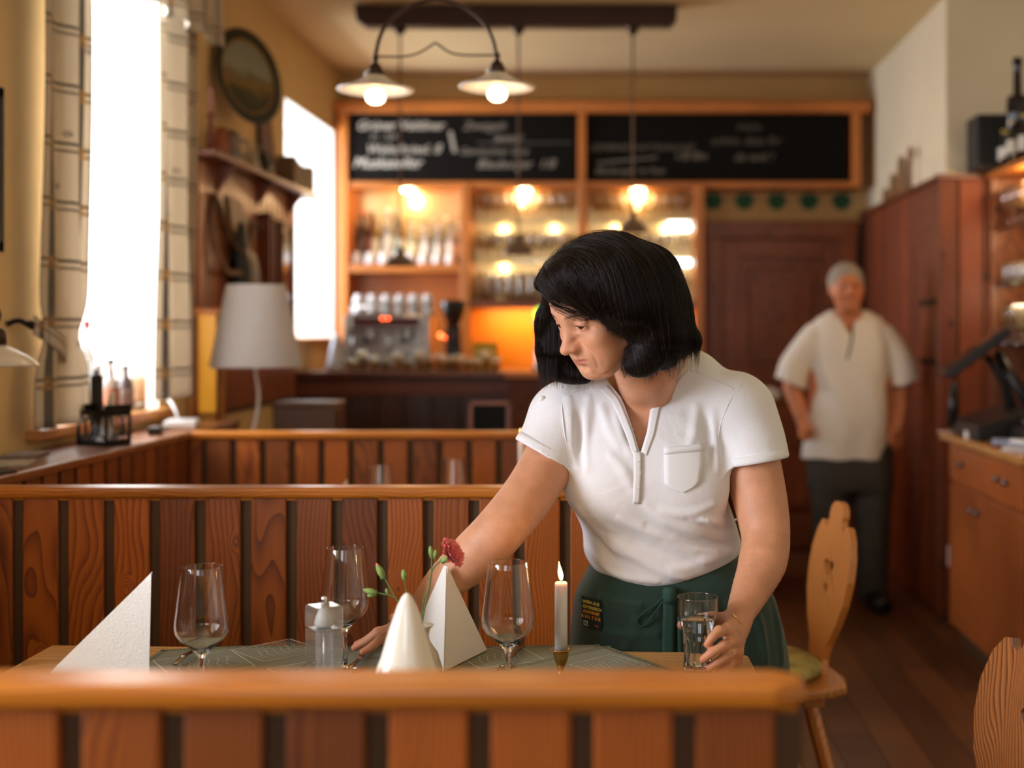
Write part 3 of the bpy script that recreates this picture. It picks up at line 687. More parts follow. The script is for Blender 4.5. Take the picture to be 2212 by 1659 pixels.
for ring, (n_, r_, ti, ln) in enumerate(((9, .004, .15, .017), (10, .006, .45, .019), (11, .008, .80, .021), (11, .009, 1.12, .021), (8, .002, .05, .014))):
    for k in range(n_):
        a = 2*PI*k/n_+ring*.5+rg.uniform(-.2, .2); grid = []; w0 = .007+rg.random()*.004; tl = ti+rg.uniform(-.12, .12); ph = rg.random()*6
        for i in range(6):
            t_ = i/5; row_ = []
            for j in range(7):
                s2 = (j-3)/3; wd = w0*(.25+.9*t_**.8); rad = r_*.4+ln*t_*math.sin(tl)*(1+.25*t_); zz = -.006+ln*t_*math.cos(tl)
                zz += .0016*t_*math.sin(s2*7+ph)+(.0013*math.sin(s2*15+ph) if i == 5 else 0); row_.append((math.cos(a)*rad-math.sin(a)*wd*s2, math.sin(a)*rad+math.cos(a)*wd*s2, zz))
            grid.append(row_)
        pb.add([hc_+MQ @ Vector(p) for r2 in grid for p in r2], [(i*7+j, i*7+j+1, (i+1)*7+j+1, (i+1)*7+j) for i in range(5) for j in range(6)])
pb.build('petals', PETAL, fr, smooth=True, W=True, solid=.0004)
# ---------------------------------------------------------------- candles
WAX = mat('white_wax', (.86, .83, .78), .4, sss=.6); WAX.node_tree.nodes['Principled BSDF'].inputs['Subsurface Scale'].default_value = .02
BRS = mat('old_brass', (.45, .26, .07), .35, 1, var=.2, vscale=40); FLM = mat('flame', (1, .55, .1), .5, emis=(1, .55, .16), estr=16)
FLT = mat('flame_tip', (1, .4, .05), .5, emis=(1, .36, .05), estr=9); WICK = mat('wick', (.01, .008, .006), .9)
def candle(label, clabel, u, s, ztop, zcup, holder=True, group=None, lean=-.15):
    x, y = at_z(u, s)
    if holder:
        h = empty('candle_holder', (x, y, TOPZ), label, 'candle holder'); zc = zcup-TOPZ
        MB().lathe([(.0001, 0), (.030, 0), (.031, .003), (.022, .006), (.008, .010), (.0048, .018), (.0060, zc-.030), (.0115, zc-.018), (.0142, zc-.006), (.0145, zc), (.0190, zc+.0008), (.0192, zc+.0022), (.0140, zc+.0022), (.0125, zc-.004), (.0001, zc-.006)], n=40).build('cup_and_foot', BRS, h, smooth=True)
    r = empty('candle', (x, y, zcup-.004), clabel, 'candle', group); L_ = ztop-zcup+.004
    MB().lathe([(.0001, 0), (.0112, 0), (.0112, L_-.006), (.0110, L_-.001), (.0095, L_+.0005), (.0080, L_-.002), (.0001, L_-.0045)], n=32).build('wax_stick', WAX, r, smooth=True)
    MB().tube([(0, 0, L_-.006), (.001, 0, L_+.004), (.0035, 0, L_+.010)], .0008, n=6).build('wick', WICK, r, smooth=True)
    M = Matrix(((1, 0, lean*.9), (0, 1, 0), (0, 0, 1)))
    fp = [(.0001, .003), (.0030, .006), (.0044, .012), (.0041, .018), (.0026, .025), (.0010, .032), (.0001, .037)]
    MB().lathe(fp, (.001, 0, L_), n=16, M=M).build('flame', FLM, r, smooth=True)
    l = bpy.data.lights.new('flame_light', 'POINT'); l.energy = .3; l.color = (1, .55, .22); l.shadow_soft_size = .012; o = bpy.data.objects.new('flame_light', l); C.objects.link(o); o.parent = r; o.location = (0, -.0, L_+.022+.02)
    return r
candle('small brass candle holder beside the wine glass on the set table', 'white candle burning in the brass holder on the set table', 1212, 1230, H-(1258-V0)/1230, H-(1404-V0)/1230)
# ---------------------------------------------------------------- pepper mill
ACR = pane_mat('clear_acrylic', (.93, .93, .92), 1.6, .06); _n = ACR.node_tree; _t = nd(_n, 'ShaderNodeBsdfTranslucent'); _t.inputs[0].default_value = (.92, .91, .88, 1); _m = nd(_n, 'ShaderNodeMixShader'); _m.inputs[0].default_value = .22
_o = [q for q in _n.nodes if q.type == 'OUTPUT_MATERIAL'][0]; _src = _o.inputs[0].links[0].from_socket; _n.links.new(_src, _m.inputs[1]); _n.links.new(_t.outputs[0], _m.inputs[2]); _n.links.new(_m.outputs[0], _o.inputs[0]); CHR = mat('chrome', (.75, .74, .72), .15, 1); PEP = mat('peppercorn', (.045, .028, .020), .7); FRO = mat('frosted_white_plastic', (.75, .74, .72), .4, trans=.3)
x, y = at_z(700, 1300); r = empty('pepper_mill', (x, y, TOPZ), 'square clear acrylic pepper mill with steel knob on the set table', 'pepper mill', rz=.62)
def rbox(b, w_, z0, z1, w2=None): b.prism([(w_, w_), (-w_, w_), (-w_, -w_), (w_, -w_)], z0, z1, 'z')
b = MB(); w_ = .0235
b.add([(sx*w_, sy*w_, z) for z in (0, .118) for sx, sy in ((-1, -1), (1, -1), (1, 1), (-1, 1))], [(0, 3, 2, 1), (0, 1, 5, 4), (1, 2, 6, 5), (2, 3, 7, 6), (3, 0, 4, 7)])
wi = .0145; b.lathe([(wi, .1179), (wi, .003), (.0001, .003)], n=32); b.add([(sx*w_, sy*w_, .118) for sx, sy in ((-1, -1), (1, -1), (1, 1), (-1, 1))]+[(wi*math.cos(2*PI*(i+4.5)/32-PI), wi*math.sin(2*PI*(i+4.5)/32-PI), .118) for i in range(1)], [])
b.build('body', ACR, r, bevel=.0015)
b = MB(); rbox(b, .0245, .1205, .158); b.build('head', ACR, r, bevel=.004, seg=3)
MB().lathe([(.0001, .1185), (.0160, .1185), (.0160, .1202), (.0001, .1202)], n=24).build('collar', CHR, r, smooth=False)
MB().lathe([(.0001, .123), (.014, .123), (.0165, .128), (.0135, .140), (.009, .150), (.004, .156), (.0001, .157)], n=24).build('inner_cap', FRO, r, smooth=True)
MB().lathe([(.0001, .157), (.0050, .158), (.0052, .170), (.0045, .1715), (.0001, .1715)], n=20).build('knob', CHR, r, smooth=True, bevel=.0005)
MB().lathe([(.0001, .006), (.002, .006), (.002, .118), (.0001, .118)], n=12).build('shaft', CHR, r, smooth=True)
b = MB(); rg = random.Random(5)
for i in range(150):
    a = rg.random()*6.283; rr = math.sqrt(rg.random())*.0118; zz = .006+rg.random()*(.030+.012*math.cos(a*1.0)); b.ball((rr*math.cos(a), rr*math.sin(a), zz), .0021+rg.random()*.0006, n=5)
pc = b.build('peppercorns', PEP, r, smooth=True); pc['kind'] = 'stuff'
# ---------------------------------------------------------------- cutlery
STL = mat('dark_polished_steel', (.42, .36, .32), .16, 1)
def knife(label, x, y, rz, m=STL):
    r = empty('table_knife', (x, y, TOPZ), label, 'knife', 'table cutlery', rz=rz)
    MB().tube([(0, 0, .006), (.05, 0, .009), (.10, 0, .006)], [.0045, .0055, .0038], n=10, flat=.6).build('handle', m, r, smooth=True)
    MB().prism([(.10, .004), (.13, .0095), (.19, .0075), (.205, .0005), (.19, -.003), (.10, -.0035)], .004, .0056, 'z').build('blade', m, r, bevel=.0006); return r
def fork(label, x, y, rz, m=STL):
    r = empty('table_fork', (x, y, TOPZ), label, 'fork', 'table cutlery', rz=rz)
    MB().tube([(0, 0, .004), (.04, 0, .009), (.10, 0, .006), (.135, 0, .004)], [.006, .0045, .0025, .004], n=10, flat=.5).build('handle', m, r, smooth=True)
    MB().tube([(.13, 0, .004), (.14, 0, .003), (.152, 0, .004)], [.004, .0105, .0115], n=12, flat=.22).build('neck', m, r, smooth=True)
    for k in range(4): MB().tube([(.150, (k-1.5)*.0066, .004), (.175, (k-1.5)*.0068, .0025), (.196, (k-1.5)*.0064, .010)], [.0017, .0015, .0006], n=6, flat=.7).build('tine', m, r, smooth=True)
    return r
def aim(u0, v0, u1, v1): a, b_ = on(u0, v0, TOPZ), on(u1, v1, TOPZ); return a, math.atan2(b_[1]-a[1], b_[0]-a[0])
a, an = aim(378, 1442, 414, 1415); knife('steel table knife lying by the foot of the left wine glass', a[0], a[1]-.0, an)
bx = on(1128, 1399, TOPZ); fork('dark steel fork behind the stem of the right wine glass, tines forward', bx[0]+.0, bx[1]+.0, -PI/2-.12)
bx = on(788, 1412, TOPZ); knife('steel knife under the fingers of the woman setting the table', bx[0], bx[1]-.17, PI/2-.02)
bx = on(752, 1402, TOPZ); fork('steel fork between pepper mill and fingertips', bx[0]+.0, bx[1]+.03, -PI/2-.25)
# ================================================================ back of the room: bar cabinet, counter, coffee machine
def Xs(u, Y): return (u-U0)*Y/FP
def Zs(v, Y): return H-(v-V0)*Y/FP
BK = mat('blackboard', (.009, .008, .007), .85, spec=.12, bump=.1, bscale=30); CHK = mat('chalk', (.62, .58, .50), .9)
YC = 7.72
r = empty('bar_cabinet', (-.2, 7.86, 1.5), 'tall orange-brown wooden bar cabinet with open compartments under two blackboards', 'cabinet'); cab = r
# frame round the blackboards and compartments
b = MB(); x0, x1 = -1.70, 1.445
b.box(x0-.03, x1+.06, YC-.03, 7.998, 2.675, 2.745)
b.build('top_cornice', W_OR, r, W=True, bevel=.008); MB().box(x0, x1, YC, 7.99, 2.225, 2.265).build('cross_rail', W_OR, r, W=True, bevel=.006)
for xx, z0, w_ in ((x0, 1.15, .062), (-.252, 1.53, .05), (.452, 1.15, .06), (x1-.045, 2.225, .055), (-.961, 1.15, .060)): MB().box(xx-.004, xx+w_-.004, YC-.012, 7.99, z0, 2.24 if xx in (.452, -.961) else 2.70).build('post', W_ORZ, r, W=True, bevel=.006)
MB().box(x0, -.93, YC-.004, 7.98, 1.715, 1.765).build('shelf_board', W_OR, r, W=True, bevel=.005)
MB().box(-.94, .46, YC-.004, 7.98, 1.50, 1.545).build('shelf_board', W_DKX, r, W=True, bevel=.005)
MB().box(x0, -.93, 7.965, 7.98, 1.15, 1.715).build('back_board', W_ORZ, r, W=True)
MIR = mat('gilded_mirror', (.80, .58, .28), .25, .6)
MB().box(x0+.05, -.96, 7.965, 7.98, 1.765, 2.225).box(-.91, .455, 7.965, 7.98, 1.545, 2.225).build('mirror_back', MIR, r, W=True)
ORP = mat('orange_lacquer', (.90, .30, .02), .45, var=.12, vscale=2.5)
MB().box(-.905, .46, 7.94, 7.98, 1.0, 1.50).build('lacquered_back', ORP, r, W=True)
SHG = glass_mat('shelf_glass', (.92, .98, .95)); YS = 7.96
for xa, xb in ((-.905, -.255), (-.205, .45)):
    for z in (2.03, 1.785): MB().box(xa, xb, YC+.02, 7.96, z-.004, z+.004).build('glass_shelf', SHG, r, W=True)
# lamps, added fill lights and glowing window reflections inside the cabinet
BUL = mat('warm_bulb', (1, .8, .5), .5, emis=(1, .72, .38), estr=40); DAYL = mat('window_reflection_glow', (1, 1, 1), .5, emis=(.95, 1, .98), estr=7)
def point(name, loc, e, col=(1, .66, .34), sz=.03, parent=None):
    l = bpy.data.lights.new(name, 'POINT'); l.energy = e; l.color = col; l.shadow_soft_size = sz; o = bpy.data.objects.new(name, l); C.objects.link(o)
    o.parent = parent; o.location = Vector(loc)-(ploc(parent) if parent is not None else Vector((0, 0, 0))); return o
for i, u in enumerate((882, 1132, 1378)):
    for du, dv, dy in ((-6, 410, 0), (6, 416, .05)):
        c = Q(u+du, dv, YC+.08+dy); MB().lathe([(.0001, .012), (.026, .012), (.024, .0), (.017, -.010), (.0001, -.014)], c, n=20).build('spot_bulb', BUL, cab, smooth=True, W=True)
    point('spot_light', Q(u, 424, YC+.09), 4.5 if i == 0 else 7.5, parent=cab)
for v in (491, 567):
    c = Q(1467, v, 7.90); MB().box(c.x-.075, c.x+.075, 7.90, 7.93, c.z-.022, c.z+.022).build('window_reflection_strip', DAYL, cab, W=True, bevel=.02, seg=3)  # glowing strips stand in for windows reflected in the mirror back
for xa_ in (-.58, .125):
    for z_ in (2.022, 1.777):
        for dx_ in (-.16, .16): point('shelf_fill_light', (xa_+dx_, YC+.045, z_-.012), 1.5, (1, .74, .42), .012, cab)  # bare fill points without fittings, added to make the glasses sparkle
a_ = area('counter_strip_light', (-.22, 7.84, 1.49), (math.radians(25), 0, 0), 1.2, .04, 6.5, (1, .58, .24)); a_.parent = cab; a_.location = Vector((-.22, 7.80, 1.49))-ploc(cab)
# blackboards and their handwriting
def board(label, u0, u1, lines):
    Y = YC+.01; xa, xb, za, zb = Xs(u0, Y), Xs(u1, Y), 2.265, 2.675; o = empty('blackboard', ((xa+xb)/2, Y, (za+zb)/2), label, 'blackboard')
    MB().box(xa, xb, Y, Y+.02, za, zb).build('slate', BK, o, W=True)
    for u, v, sz, tx, lum in lines:
        M = Matrix.Translation(Vector((Xs(u, Y), Y-.001, Zs(v, Y)))-ploc(o)) @ Matrix.Rotation(PI/2, 4, 'X')
        m = mat('chalk_%d' % int(lum*100), (.62*lum, .58*lum, .50*lum), .9)
        text_mesh('handwriting', tx, sz, M, m, o, extrude=.0004, shear=.35, offset=.0010 if lum > .7 else 0)
    return o
board('left blackboard with bright chalk wine list above the bottle shelves', 757, 1243,
      [(770, 280, .078, 'Grüner Veltliner', 1), (800, 300, .04, '0,1   3,20', .7), (790, 331, .078, 'Welschriesl. 8', .8), (762, 362, .088, 'Muskateller', 1), (1000, 280, .072, 'Zweigelt', .55), (1065, 305, .062, 'Spezial', .6),
       (992, 334, .062, 'Gemischter Satz', .5), (1030, 363, .075, 'Blauburger  1/8', .65)])
bl = [o for o in C.objects if o.name.startswith('blackboard')][0]
MB().prism([(Xs(968, YC), Zs(283, YC)), (Xs(976, YC), Zs(283, YC)), (Xs(986, YC), Zs(329, YC)), (Xs(978, YC), Zs(329, YC))], YC+.004, YC+.010, 'y').build('chalk_stroke', mat('chalk_70', (.43, .40, .35), .9), bl, W=True)
MB().box(Xs(1030, YC), Xs(1235, YC), YC+.005, YC+.010, Zs(309, YC), Zs(307, YC)).build('chalk_stroke', mat('chalk_30', (.15, .14, .12), .9), bl, W=True)
board('right blackboard with faint chalk writing above the door', 1263, 1828,
      [(1272, 325, .055, 'GEMEINSCHAFTSANLAGE', .28), (1455, 345, .07, '1/8 8m', .42), (1285, 375, .055, 'Blauburger im Fass', .42), (1590, 282, .07, 'Hallo', .20), (1535, 312, .07, 'schön, dass Ihr', .25), (1585, 347, .07, 'da seid !', .35)])
b2 = [o for o in C.objects if o.name.startswith('blackboard')][1]
MB().prism([(Xs(1290, YC), Zs(350, YC)), (Xs(1420, YC), Zs(338, YC)), (Xs(1420, YC), Zs(341, YC)), (Xs(1290, YC), Zs(353, YC))], YC+.005, YC+.010, 'y').build('chalk_stroke', mat('chalk_42', (.26, .24, .21), .9), b2, W=True)
# ---------------------------------------------------------------- bottles and glasses (blurred, but each one stands there)
CG = pane_mat('bar_glass', (.99, .98, .95), 2.2, .03); _n = CG.node_tree; _t = nd(_n, 'ShaderNodeBsdfTranslucent'); _t.inputs[0].default_value = (1, .86, .58, 1); _m = nd(_n, 'ShaderNodeMixShader'); _m.inputs[0].default_value = .28
_o = [q for q in _n.nodes if q.type == 'OUTPUT_MATERIAL'][0]; _src = _o.inputs[0].links[0].from_socket; _n.links.new(_src, _m.inputs[1]); _n.links.new(_t.outputs[0], _m.inputs[2]); _n.links.new(_m.outputs[0], _o.inputs[0])
def bottle(name, label, h, rr, col, cap, lab=None, group=None, glass=True, neck=.30):
    o = empty(name, (0, 0, 0), label, 'bottle', group); m = mat('bottle_'+'_'.join('%02d' % int(c*99) for c in col), col, .08, trans=.55 if glass else 0, spec=.6)
    MB().lathe([(.0001, 0), (rr, .002), (rr, h*.58), (rr*.92, h*.64), (rr*.42, h*(1-neck)+.01), (rr*.36, h*.93), (rr*.42, h*.94), (rr*.42, h*.97), (.0001, h*.97)], n=20).build('glass_body', m, o, smooth=True)
    MB().lathe([(rr*.44, h*.93), (rr*.46, h*1.0), (.0001, h*1.004)], n=16).build('cap', mat('cap_'+'_'.join('%02d' % int(c*99) for c in cap), cap, .35), o, smooth=True)
    if lab: MB().lathe([(rr+.0006, h*.16), (rr+.0010, h*.165), (rr+.0010, h*.50), (rr+.0006, h*.505)], n=20).build('paper_label', mat('label_'+'_'.join('%02d' % int(c*99) for c in lab), lab, .7), o, smooth=True)
    return o
def stemglass(name, label, h, rr, group, kind='wine'):
    o = empty(name, (0, 0, 0), label, 'glass', group)
    if kind == 'wine': p = [(.0001, .001), (rr*.8, .001), (rr*.15, .006), (.004, .02), (.004, h*.42), (rr*.6, h*.50), (rr, h*.66), (rr*.92, h*.85), (rr*.78, h)]
    elif kind == 'flute': p = [(.0001, .001), (rr*.9, .001), (.004, .01), (.004, h*.35), (rr*.7, h*.5), (rr, h*.75), (rr*.85, h)]
    else: p = [(.0001, .006), (rr*.8, .002), (rr*.85, h*.3), (rr, h*.8), (rr, h)]
    k0 = 4 if kind == 'wine' else 3 if kind == 'flute' else 1
    p = p[:-1]+[p[-1], (p[-1][0]-.0014, p[-1][1])]+[(max(r-.0014, .0001), z+.0014) for r, z in p[k0:-1][::-1]]+[(.0001, p[k0][1]+.004)]
    MB().lathe(p, n=20).build('bowl', CG, o, smooth=True); return o
rg = random.Random(21)
WH = (.75, .74, .70)
kinds = [((.62, .60, .55), (.7, .68, .6), (.8, .78, .7)), ((.35, .05, .03), (.05, .03, .03), (.75, .1, .05)), ((.70, .68, .60), (.02, .02, .02), (.8, .8, .75)), ((.55, .34, .08), (.6, .5, .2), (.82, .78, .6)),
         ((.10, .05, .02), (.6, .1, .05), (.15, .10, .08)), ((.60, .62, .55), (.1, .3, .25), (.3, .55, .5)), ((.75, .70, .40), (.8, .75, .5), (.85, .8, .5))]
names = ('clear bottle with pale label', 'dark red bottle with red label', 'clear bottle with black cap', 'amber bottle with cream label', 'dark brown bottle with red cap', 'clear bottle with teal label', 'pale yellow bottle')
protos = [bottle('liqueur_bottle', 'x', .28, .032, *k, group='bottles in the left bar compartment') for k in kinds]; used = [0]*7
for i in range(17):
    k = [0, 4, 1, 3, 6, 0, 5, 3, 2, 6, 0, 2, 5, 0, 6, 2, 0][i]; row_ = i % 2; x = Xs(772+i*13.6, 7.86+.05*row_); y = 7.905 if row_ else 7.945
    sc_ = rg.uniform(.9, 1.35) if i < 8 else rg.uniform(.85, 1.15); o = protos[k] if not used[k] else dup(protos[k], (0, 0, 0)); used[k] += 1
    o.location = (x, y-.02, 1.766); o.scale = (.8, .8, sc_); o['label'] = names[k]+' standing on the shelf of the left bar compartment'
cup = empty('coffee_cup', (0, 0, 0), 'white upturned cup in front of the bottles in the left bar compartment', 'cup', 'white cups in front of the bottles')
CUPM = mat('white_porcelain', (.84, .84, .82), .2)
MB().lathe([(.0001, .062), (.022, .062), (.026, .058), (.038, .022), (.042, 0), (.039, 0), (.0001, .05)], n=24).build('cup_body', CUPM, cup, smooth=True)
MB().tube(bez([(.036, 0, .022), (.058, 0, .026), (.056, 0, .048), (.030, 0, .050)], 5), .004, n=8).build('cup_handle', CUPM, cup, smooth=True)
us = [770, 799, 828, 857, 886, 915, 944, 973]
for i, u in enumerate(us):
    o = cup if i == 0 else dup(cup, (0, 0, 0)); o.location = (Xs(u, 7.79), 7.79, 1.766); o.rotation_euler = (0, 0, rg.uniform(1.2, 1.9)); o.scale = (.8, .8, 1.2)
cups2 = dup(cup, (0, 0, 0), 'white cup stacked upside down on top of the coffee machine', group='cups on the coffee machine')
for ci, (xa, xb, cn) in enumerate(((-.89, -.27, 'middle'), (-.19, .44, 'right'))):
    for zi, (z, sn) in enumerate(((2.036, 'top'), (1.791, 'centre'), (1.546, 'lowest'))):
        kind = ('wine', 'wine', 'tumbler')[zi] if ci == 0 else ('flute', 'wine', 'wine')[zi]; g = 'glasses on the %s shelf, %s compartment' % (sn, cn)
        pr = stemglass('bar_glass', {'wine': 'stemmed wine glass', 'flute': 'tall stemmed flute', 'tumbler': 'plain tumbler'}[kind]+' on the %s shelf of the %s bar compartment' % (sn, cn), .17, .033, g, kind); n_ = 0
        for row_ in (0, 1):
            for k in range(9):
                x = xa+.03+(xb-xa-.06)*(k+.5*row_)/8.6
                if x > xb-.02: continue
                o = pr if n_ == 0 else dup(pr, (0, 0, 0)); o.location = (x, 7.79+.09*row_, z); n_ += 1
# ---------------------------------------------------------------- bar counter
r = empty('bar_counter', (-.6, 7.05, 0), 'dark brown bar counter with panelled front below the coffee machine', 'bar counter')
XE = .50
MB().box(XL+.006, XE, 6.74, 7.30, 1.115, 1.15).build('counter_top', wood('dark_counter_top', (.06, .018, .008), (.15, .045, .016), (.20, .065, .022), 'x', spread=.1, knots=False, rough=.25, coat=.5), r, W=True, bevel=.008, seg=3)
b = MB(); x = XL+.01
while x < XE-.03: b.box(x, min(x+.135, XE-.03), 6.80, 6.815, .05, 1.115); x += .145
b.build('front_boards', wood('very_dark_boards', (.025, .008, .005), (.065, .018, .009), (.09, .026, .012), 'z', spread=.3), r, W=True, bevel=.003)
MB().box(XL+.006, XE-.03, 6.814, 7.28, 0, 1.115).build('carcass', GROOVE, r, W=True); MB().box(XL+.006, XE-.03, 6.79, 6.80, 1.02, 1.10).build('front_rail', W_DKX, r, W=True, bevel=.004)
r = empty('bar_end_cabinet', (Xs(1145, 6.6), 6.6, 0), 'lighter brown cabinet at the open end of the bar, half hidden by the woman', 'cabinet')
MB().box(Xs(1098, 6.55), Xs(1198, 6.55), 6.5, 6.735, 0, 1.12).build('body', W_DK, r, W=True, bevel=.005); MB().box(Xs(1092, 6.55), Xs(1204, 6.55), 6.48, 6.738, 1.121, 1.155).build('top', W_OR, r, W=True, bevel=.006)
r = empty('side_stand', (Xs(1640, 6.9), 6.9, 0), 'narrow wooden stand with white top between the woman and the man', 'cabinet')
MB().box(Xs(1600, 6.9), Xs(1672, 6.9), 6.85, 7.2, 0, 1.0).build('body', wood('red_stand', (.10, .024, .010), (.24, .058, .02), (.3, .08, .03), 'z', spread=.1), r, W=True, bevel=.005)
MB().box(Xs(1595, 6.9), Xs(1682, 6.9), 6.83, 7.22, 1.0, 1.045).build('top', mat('white_top', (.80, .79, .75), .4), r, W=True, bevel=.006)
# orange crate standing behind the counter right of her hair
# coffee machine
CT = 1.1505
STEEL = mat('brushed_steel', (.46, .44, .41), .28, 1); BLKP = mat('black_plastic', (.015, .014, .013), .35); RLED = mat('red_light', (1, .1, .02), .5, emis=(1, .12, .03), estr=14)
x0, x1, y0, y1 = Xs(752, 7.05), Xs(932, 7.05), 6.95, 7.27; xc = (x0+x1)/2
r = empty('coffee_machine', (xc, 7.1, CT), 'steel espresso machine with white cups on top standing on the bar', 'coffee machine'); cm = r
b = MB(); b.box(x0, x1, y0+.12, y1, CT+.03, CT+.31); b.box(x0-.005, x0+.03, y0, y1, CT+.02, CT+.30); b.box(x1-.03, x1+.005, y0, y1, CT+.02, CT+.30); b.build('body', STEEL, r, W=True, bevel=.008)
MB().box(x0+.03, x1-.03, y0, y0+.14, CT+.22, CT+.30).build('control_panel', STEEL, r, W=True, bevel=.006)
MB().box(x0+.05, x1-.05, y0-.003, y0, CT+.235, CT+.285).build('dark_fascia', mat('maroon_fascia', (.10, .02, .015), .4), r, W=True)
MB().box(x0+.02, x1-.02, y0-.01, y0+.14, CT+.015, CT+.05).build('drip_tray', STEEL, r, W=True, bevel=.004)
for xx in (x0+.13, x1-.13):
    MB().lathe([(.0001, 0), (.034, 0), (.034, .05), (.0001, .05)], (xx, y0+.08, CT+.17), n=24).build('group_head', STEEL, r, smooth=False, W=True, bevel=.003)
    MB().tube([(xx, y0+.05, CT+.165), (xx, y0-.02, CT+.16), (xx, y0-.09, CT+.155)], [.009, .012, .013], n=12).build('portafilter_handle', BLKP, r, smooth=True, W=True)
    MB().tube([(xx-.08, y0+.02, CT+.22), (xx-.085, y0-.01, CT+.15), (xx-.08, y0-.02, CT+.09)], .005, n=8).build('steam_pipe', STEEL, r, smooth=True, W=True)
for u, v in ((826, 688), (838, 688)): MB().ball(Q(u, v, y0-.006), .006).build('indicator_light', RLED, r, smooth=True, W=True)
MB().tube([(x0+.01, y0+.13, CT+.345), (x1-.01, y0+.13, CT+.345)], .005).tube([(x0+.01, y0+.13, CT+.30), (x0+.01, y0+.13, CT+.345)], .005).tube([(x1-.01, y0+.13, CT+.30), (x1-.01, y0+.13, CT+.345)], .005).build('cup_rail', STEEL, r, smooth=True, W=True)
for fx in (x0+.04, x1-.04):
    MB().box(fx-.02, fx+.02, y0+.02, y1-.02, CT, CT+.03).build('foot', BLKP, r, W=True)
k = 0
for i in range(6):
    for j in range(2):
        o = cups2 if k == 0 else dup(cups2, (0, 0, 0)); o.location = (x0+.042+i*.077, y0+.19, CT+.311+j*.052); o.scale = (.85, .85, .85); o.rotation_euler = (0, 0, 1.2+i*.3); k += 1
# grinder
xg = Xs(978, 7.05); r = empty('coffee_grinder', (xg, 7.08, CT), 'black coffee grinder with hopper right of the espresso machine', 'coffee grinder')
MB().box(-.05, .05, -.09, .09, 0, .03).box(-.042, .042, -.02, .085, .028, .24).build('body', BLKP, r, bevel=.008)
MB().lathe([(.0001, .24), (.035, .24), (.040, .26), (.072, .34), (.072, .38), (.0001, .385)], n=24).build('hopper', mat('smoked_hopper', (.03, .025, .022), .15), r, smooth=True)
MB().box(-.02, .02, -.07, -.02, .14, .19).build('spout', BLKP, r, bevel=.004); MB().ball(Q(951, 724, 6.98)-ploc(r), .010).tube([Q(951, 724, 6.98)-ploc(r), Vector((-.04, 0, .17))], .003).build('indicator_light', RLED, r, smooth=True)
# white cone left of the machine
r = empty('paper_cone', (Xs(726, 6.87), 6.87, CT), 'pale cone-shaped object left of the espresso machine', 'cone')
MB().lathe([(.0001, 0), (.055, 0), (.050, .03), (.020, .17), (.010, .20), (.0001, .203)], n=28).build('cone_body', mat('pale_blue_white', (.70, .74, .82), .5), r, smooth=True)
# beer tap with green disc
xt = Xs(1166, 7.0); r = empty('beer_tap', (xt, 7.0, CT), 'steel beer tap column with round green lit badge beside the woman\'s forehead', 'beer tap')
MB().lathe([(.0001, 0), (.045, 0), (.040, .02), (.026, .03), (.026, .24), (.034, .25), (.034, .27), (.0001, .275)], n=24).build('column', STEEL, r, smooth=True)
MB().tube([(0, -.02, .17), (0, -.10, .17), (0, -.115, .13)], .011, n=10).build('spout', STEEL, r, smooth=True); MB().tube([(0, -.06, .18), (0, -.07, .25)], [.008, .014], n=10).build('tap_lever', BLKP, r, smooth=True)
c = Q(1167, 677, 6.95)-ploc(r); MB().lathe([(.0001, -.01), (.034, -.01), (.036, 0), (.0001, .004)], c, n=28, M=Matrix.Rotation(PI/2, 3, 'X')).tube([c+Vector((0, .01, 0)), Vector((0, 0, .26))], .01).build('lit_badge', mat('green_lamp', (.3, .8, .1), .5, emis=(.42, .95, .12), estr=1.6), r, smooth=False)
# small glasses and jars along the counter
g = 'small glasses and jars along the bar counter'
pr = stemglass('small_glass', 'small glass in the row along the bar counter', .075, .024, g, 'tumbler'); AMB = mat('amber_drink', (.75, .38, .08), .1, trans=.6)
MB().lathe([(.0001, .006), (.018, .006), (.021, .05), (.0001, .05)], n=16).build('contents', AMB, pr, smooth=True)
us = [760, 782, 806, 832, 858, 880, 905, 925, 948, 968, 990, 1010, 1030, 1050, 1072]
for i, u in enumerate(us):
    y = 6.84+.05*(i % 2); o = pr if i == 0 else dup(pr, (0, 0, 0)); o.location = (Xs(u, y), y, CT); o.scale = (1, 1, rg.uniform(.8, 1.5))
# yellow box on the counter against the orange back
r = empty('yellow_box', (Xs(1048, 7.15), 7.15, CT), 'small yellow box in front of the orange back panel', 'box')
MB().box(-.07, .07, -.04, .04, 0, .15).build('carton', mat('yellow_card', (.85, .55, .03), .5), r, bevel=.004); MB().box(-.05, .05, -.0415, -.040, .05, .10).build('printed_panel', mat('cream_print', (.9, .8, .4), .5), r)
# ---------------------------------------------------------------- lamps
LB = mat('lamp_bulb_glow', (1, .8, .55), .4, emis=(1, .58, .24), estr=2); LBT = mat('bulb_crown', (1, .9, .7), .3, emis=(1, .85, .58), estr=6)
ENM = mat('enamel_white', (.80, .77, .72), .28); BRZ = mat('dark_bronze', (.060, .038, .028), .38, .8)
r = empty('hanging_lamp', (Xs(941, 3.85), 3.85, 2.36), 'two-armed bronze arch lamp with white saucer shades and glowing bulbs', 'lamp'); HL = r
Yh = 3.85; ctr = Q(941, -2, Yh)
for sgn, ue, ve in ((-1, 810, 128), (1, 1073, 122)):
    pts = [ctr, Q(941+sgn*55, 12, Yh), Q(941+sgn*100, 45, Yh), Q(941+sgn*(122 if sgn > 0 else 121), 82, Yh), Q(ue, ve, Yh)]
    MB().tube(bez(pts, 8), .0060, n=10).build('arm', BRZ, r, smooth=True, W=True)
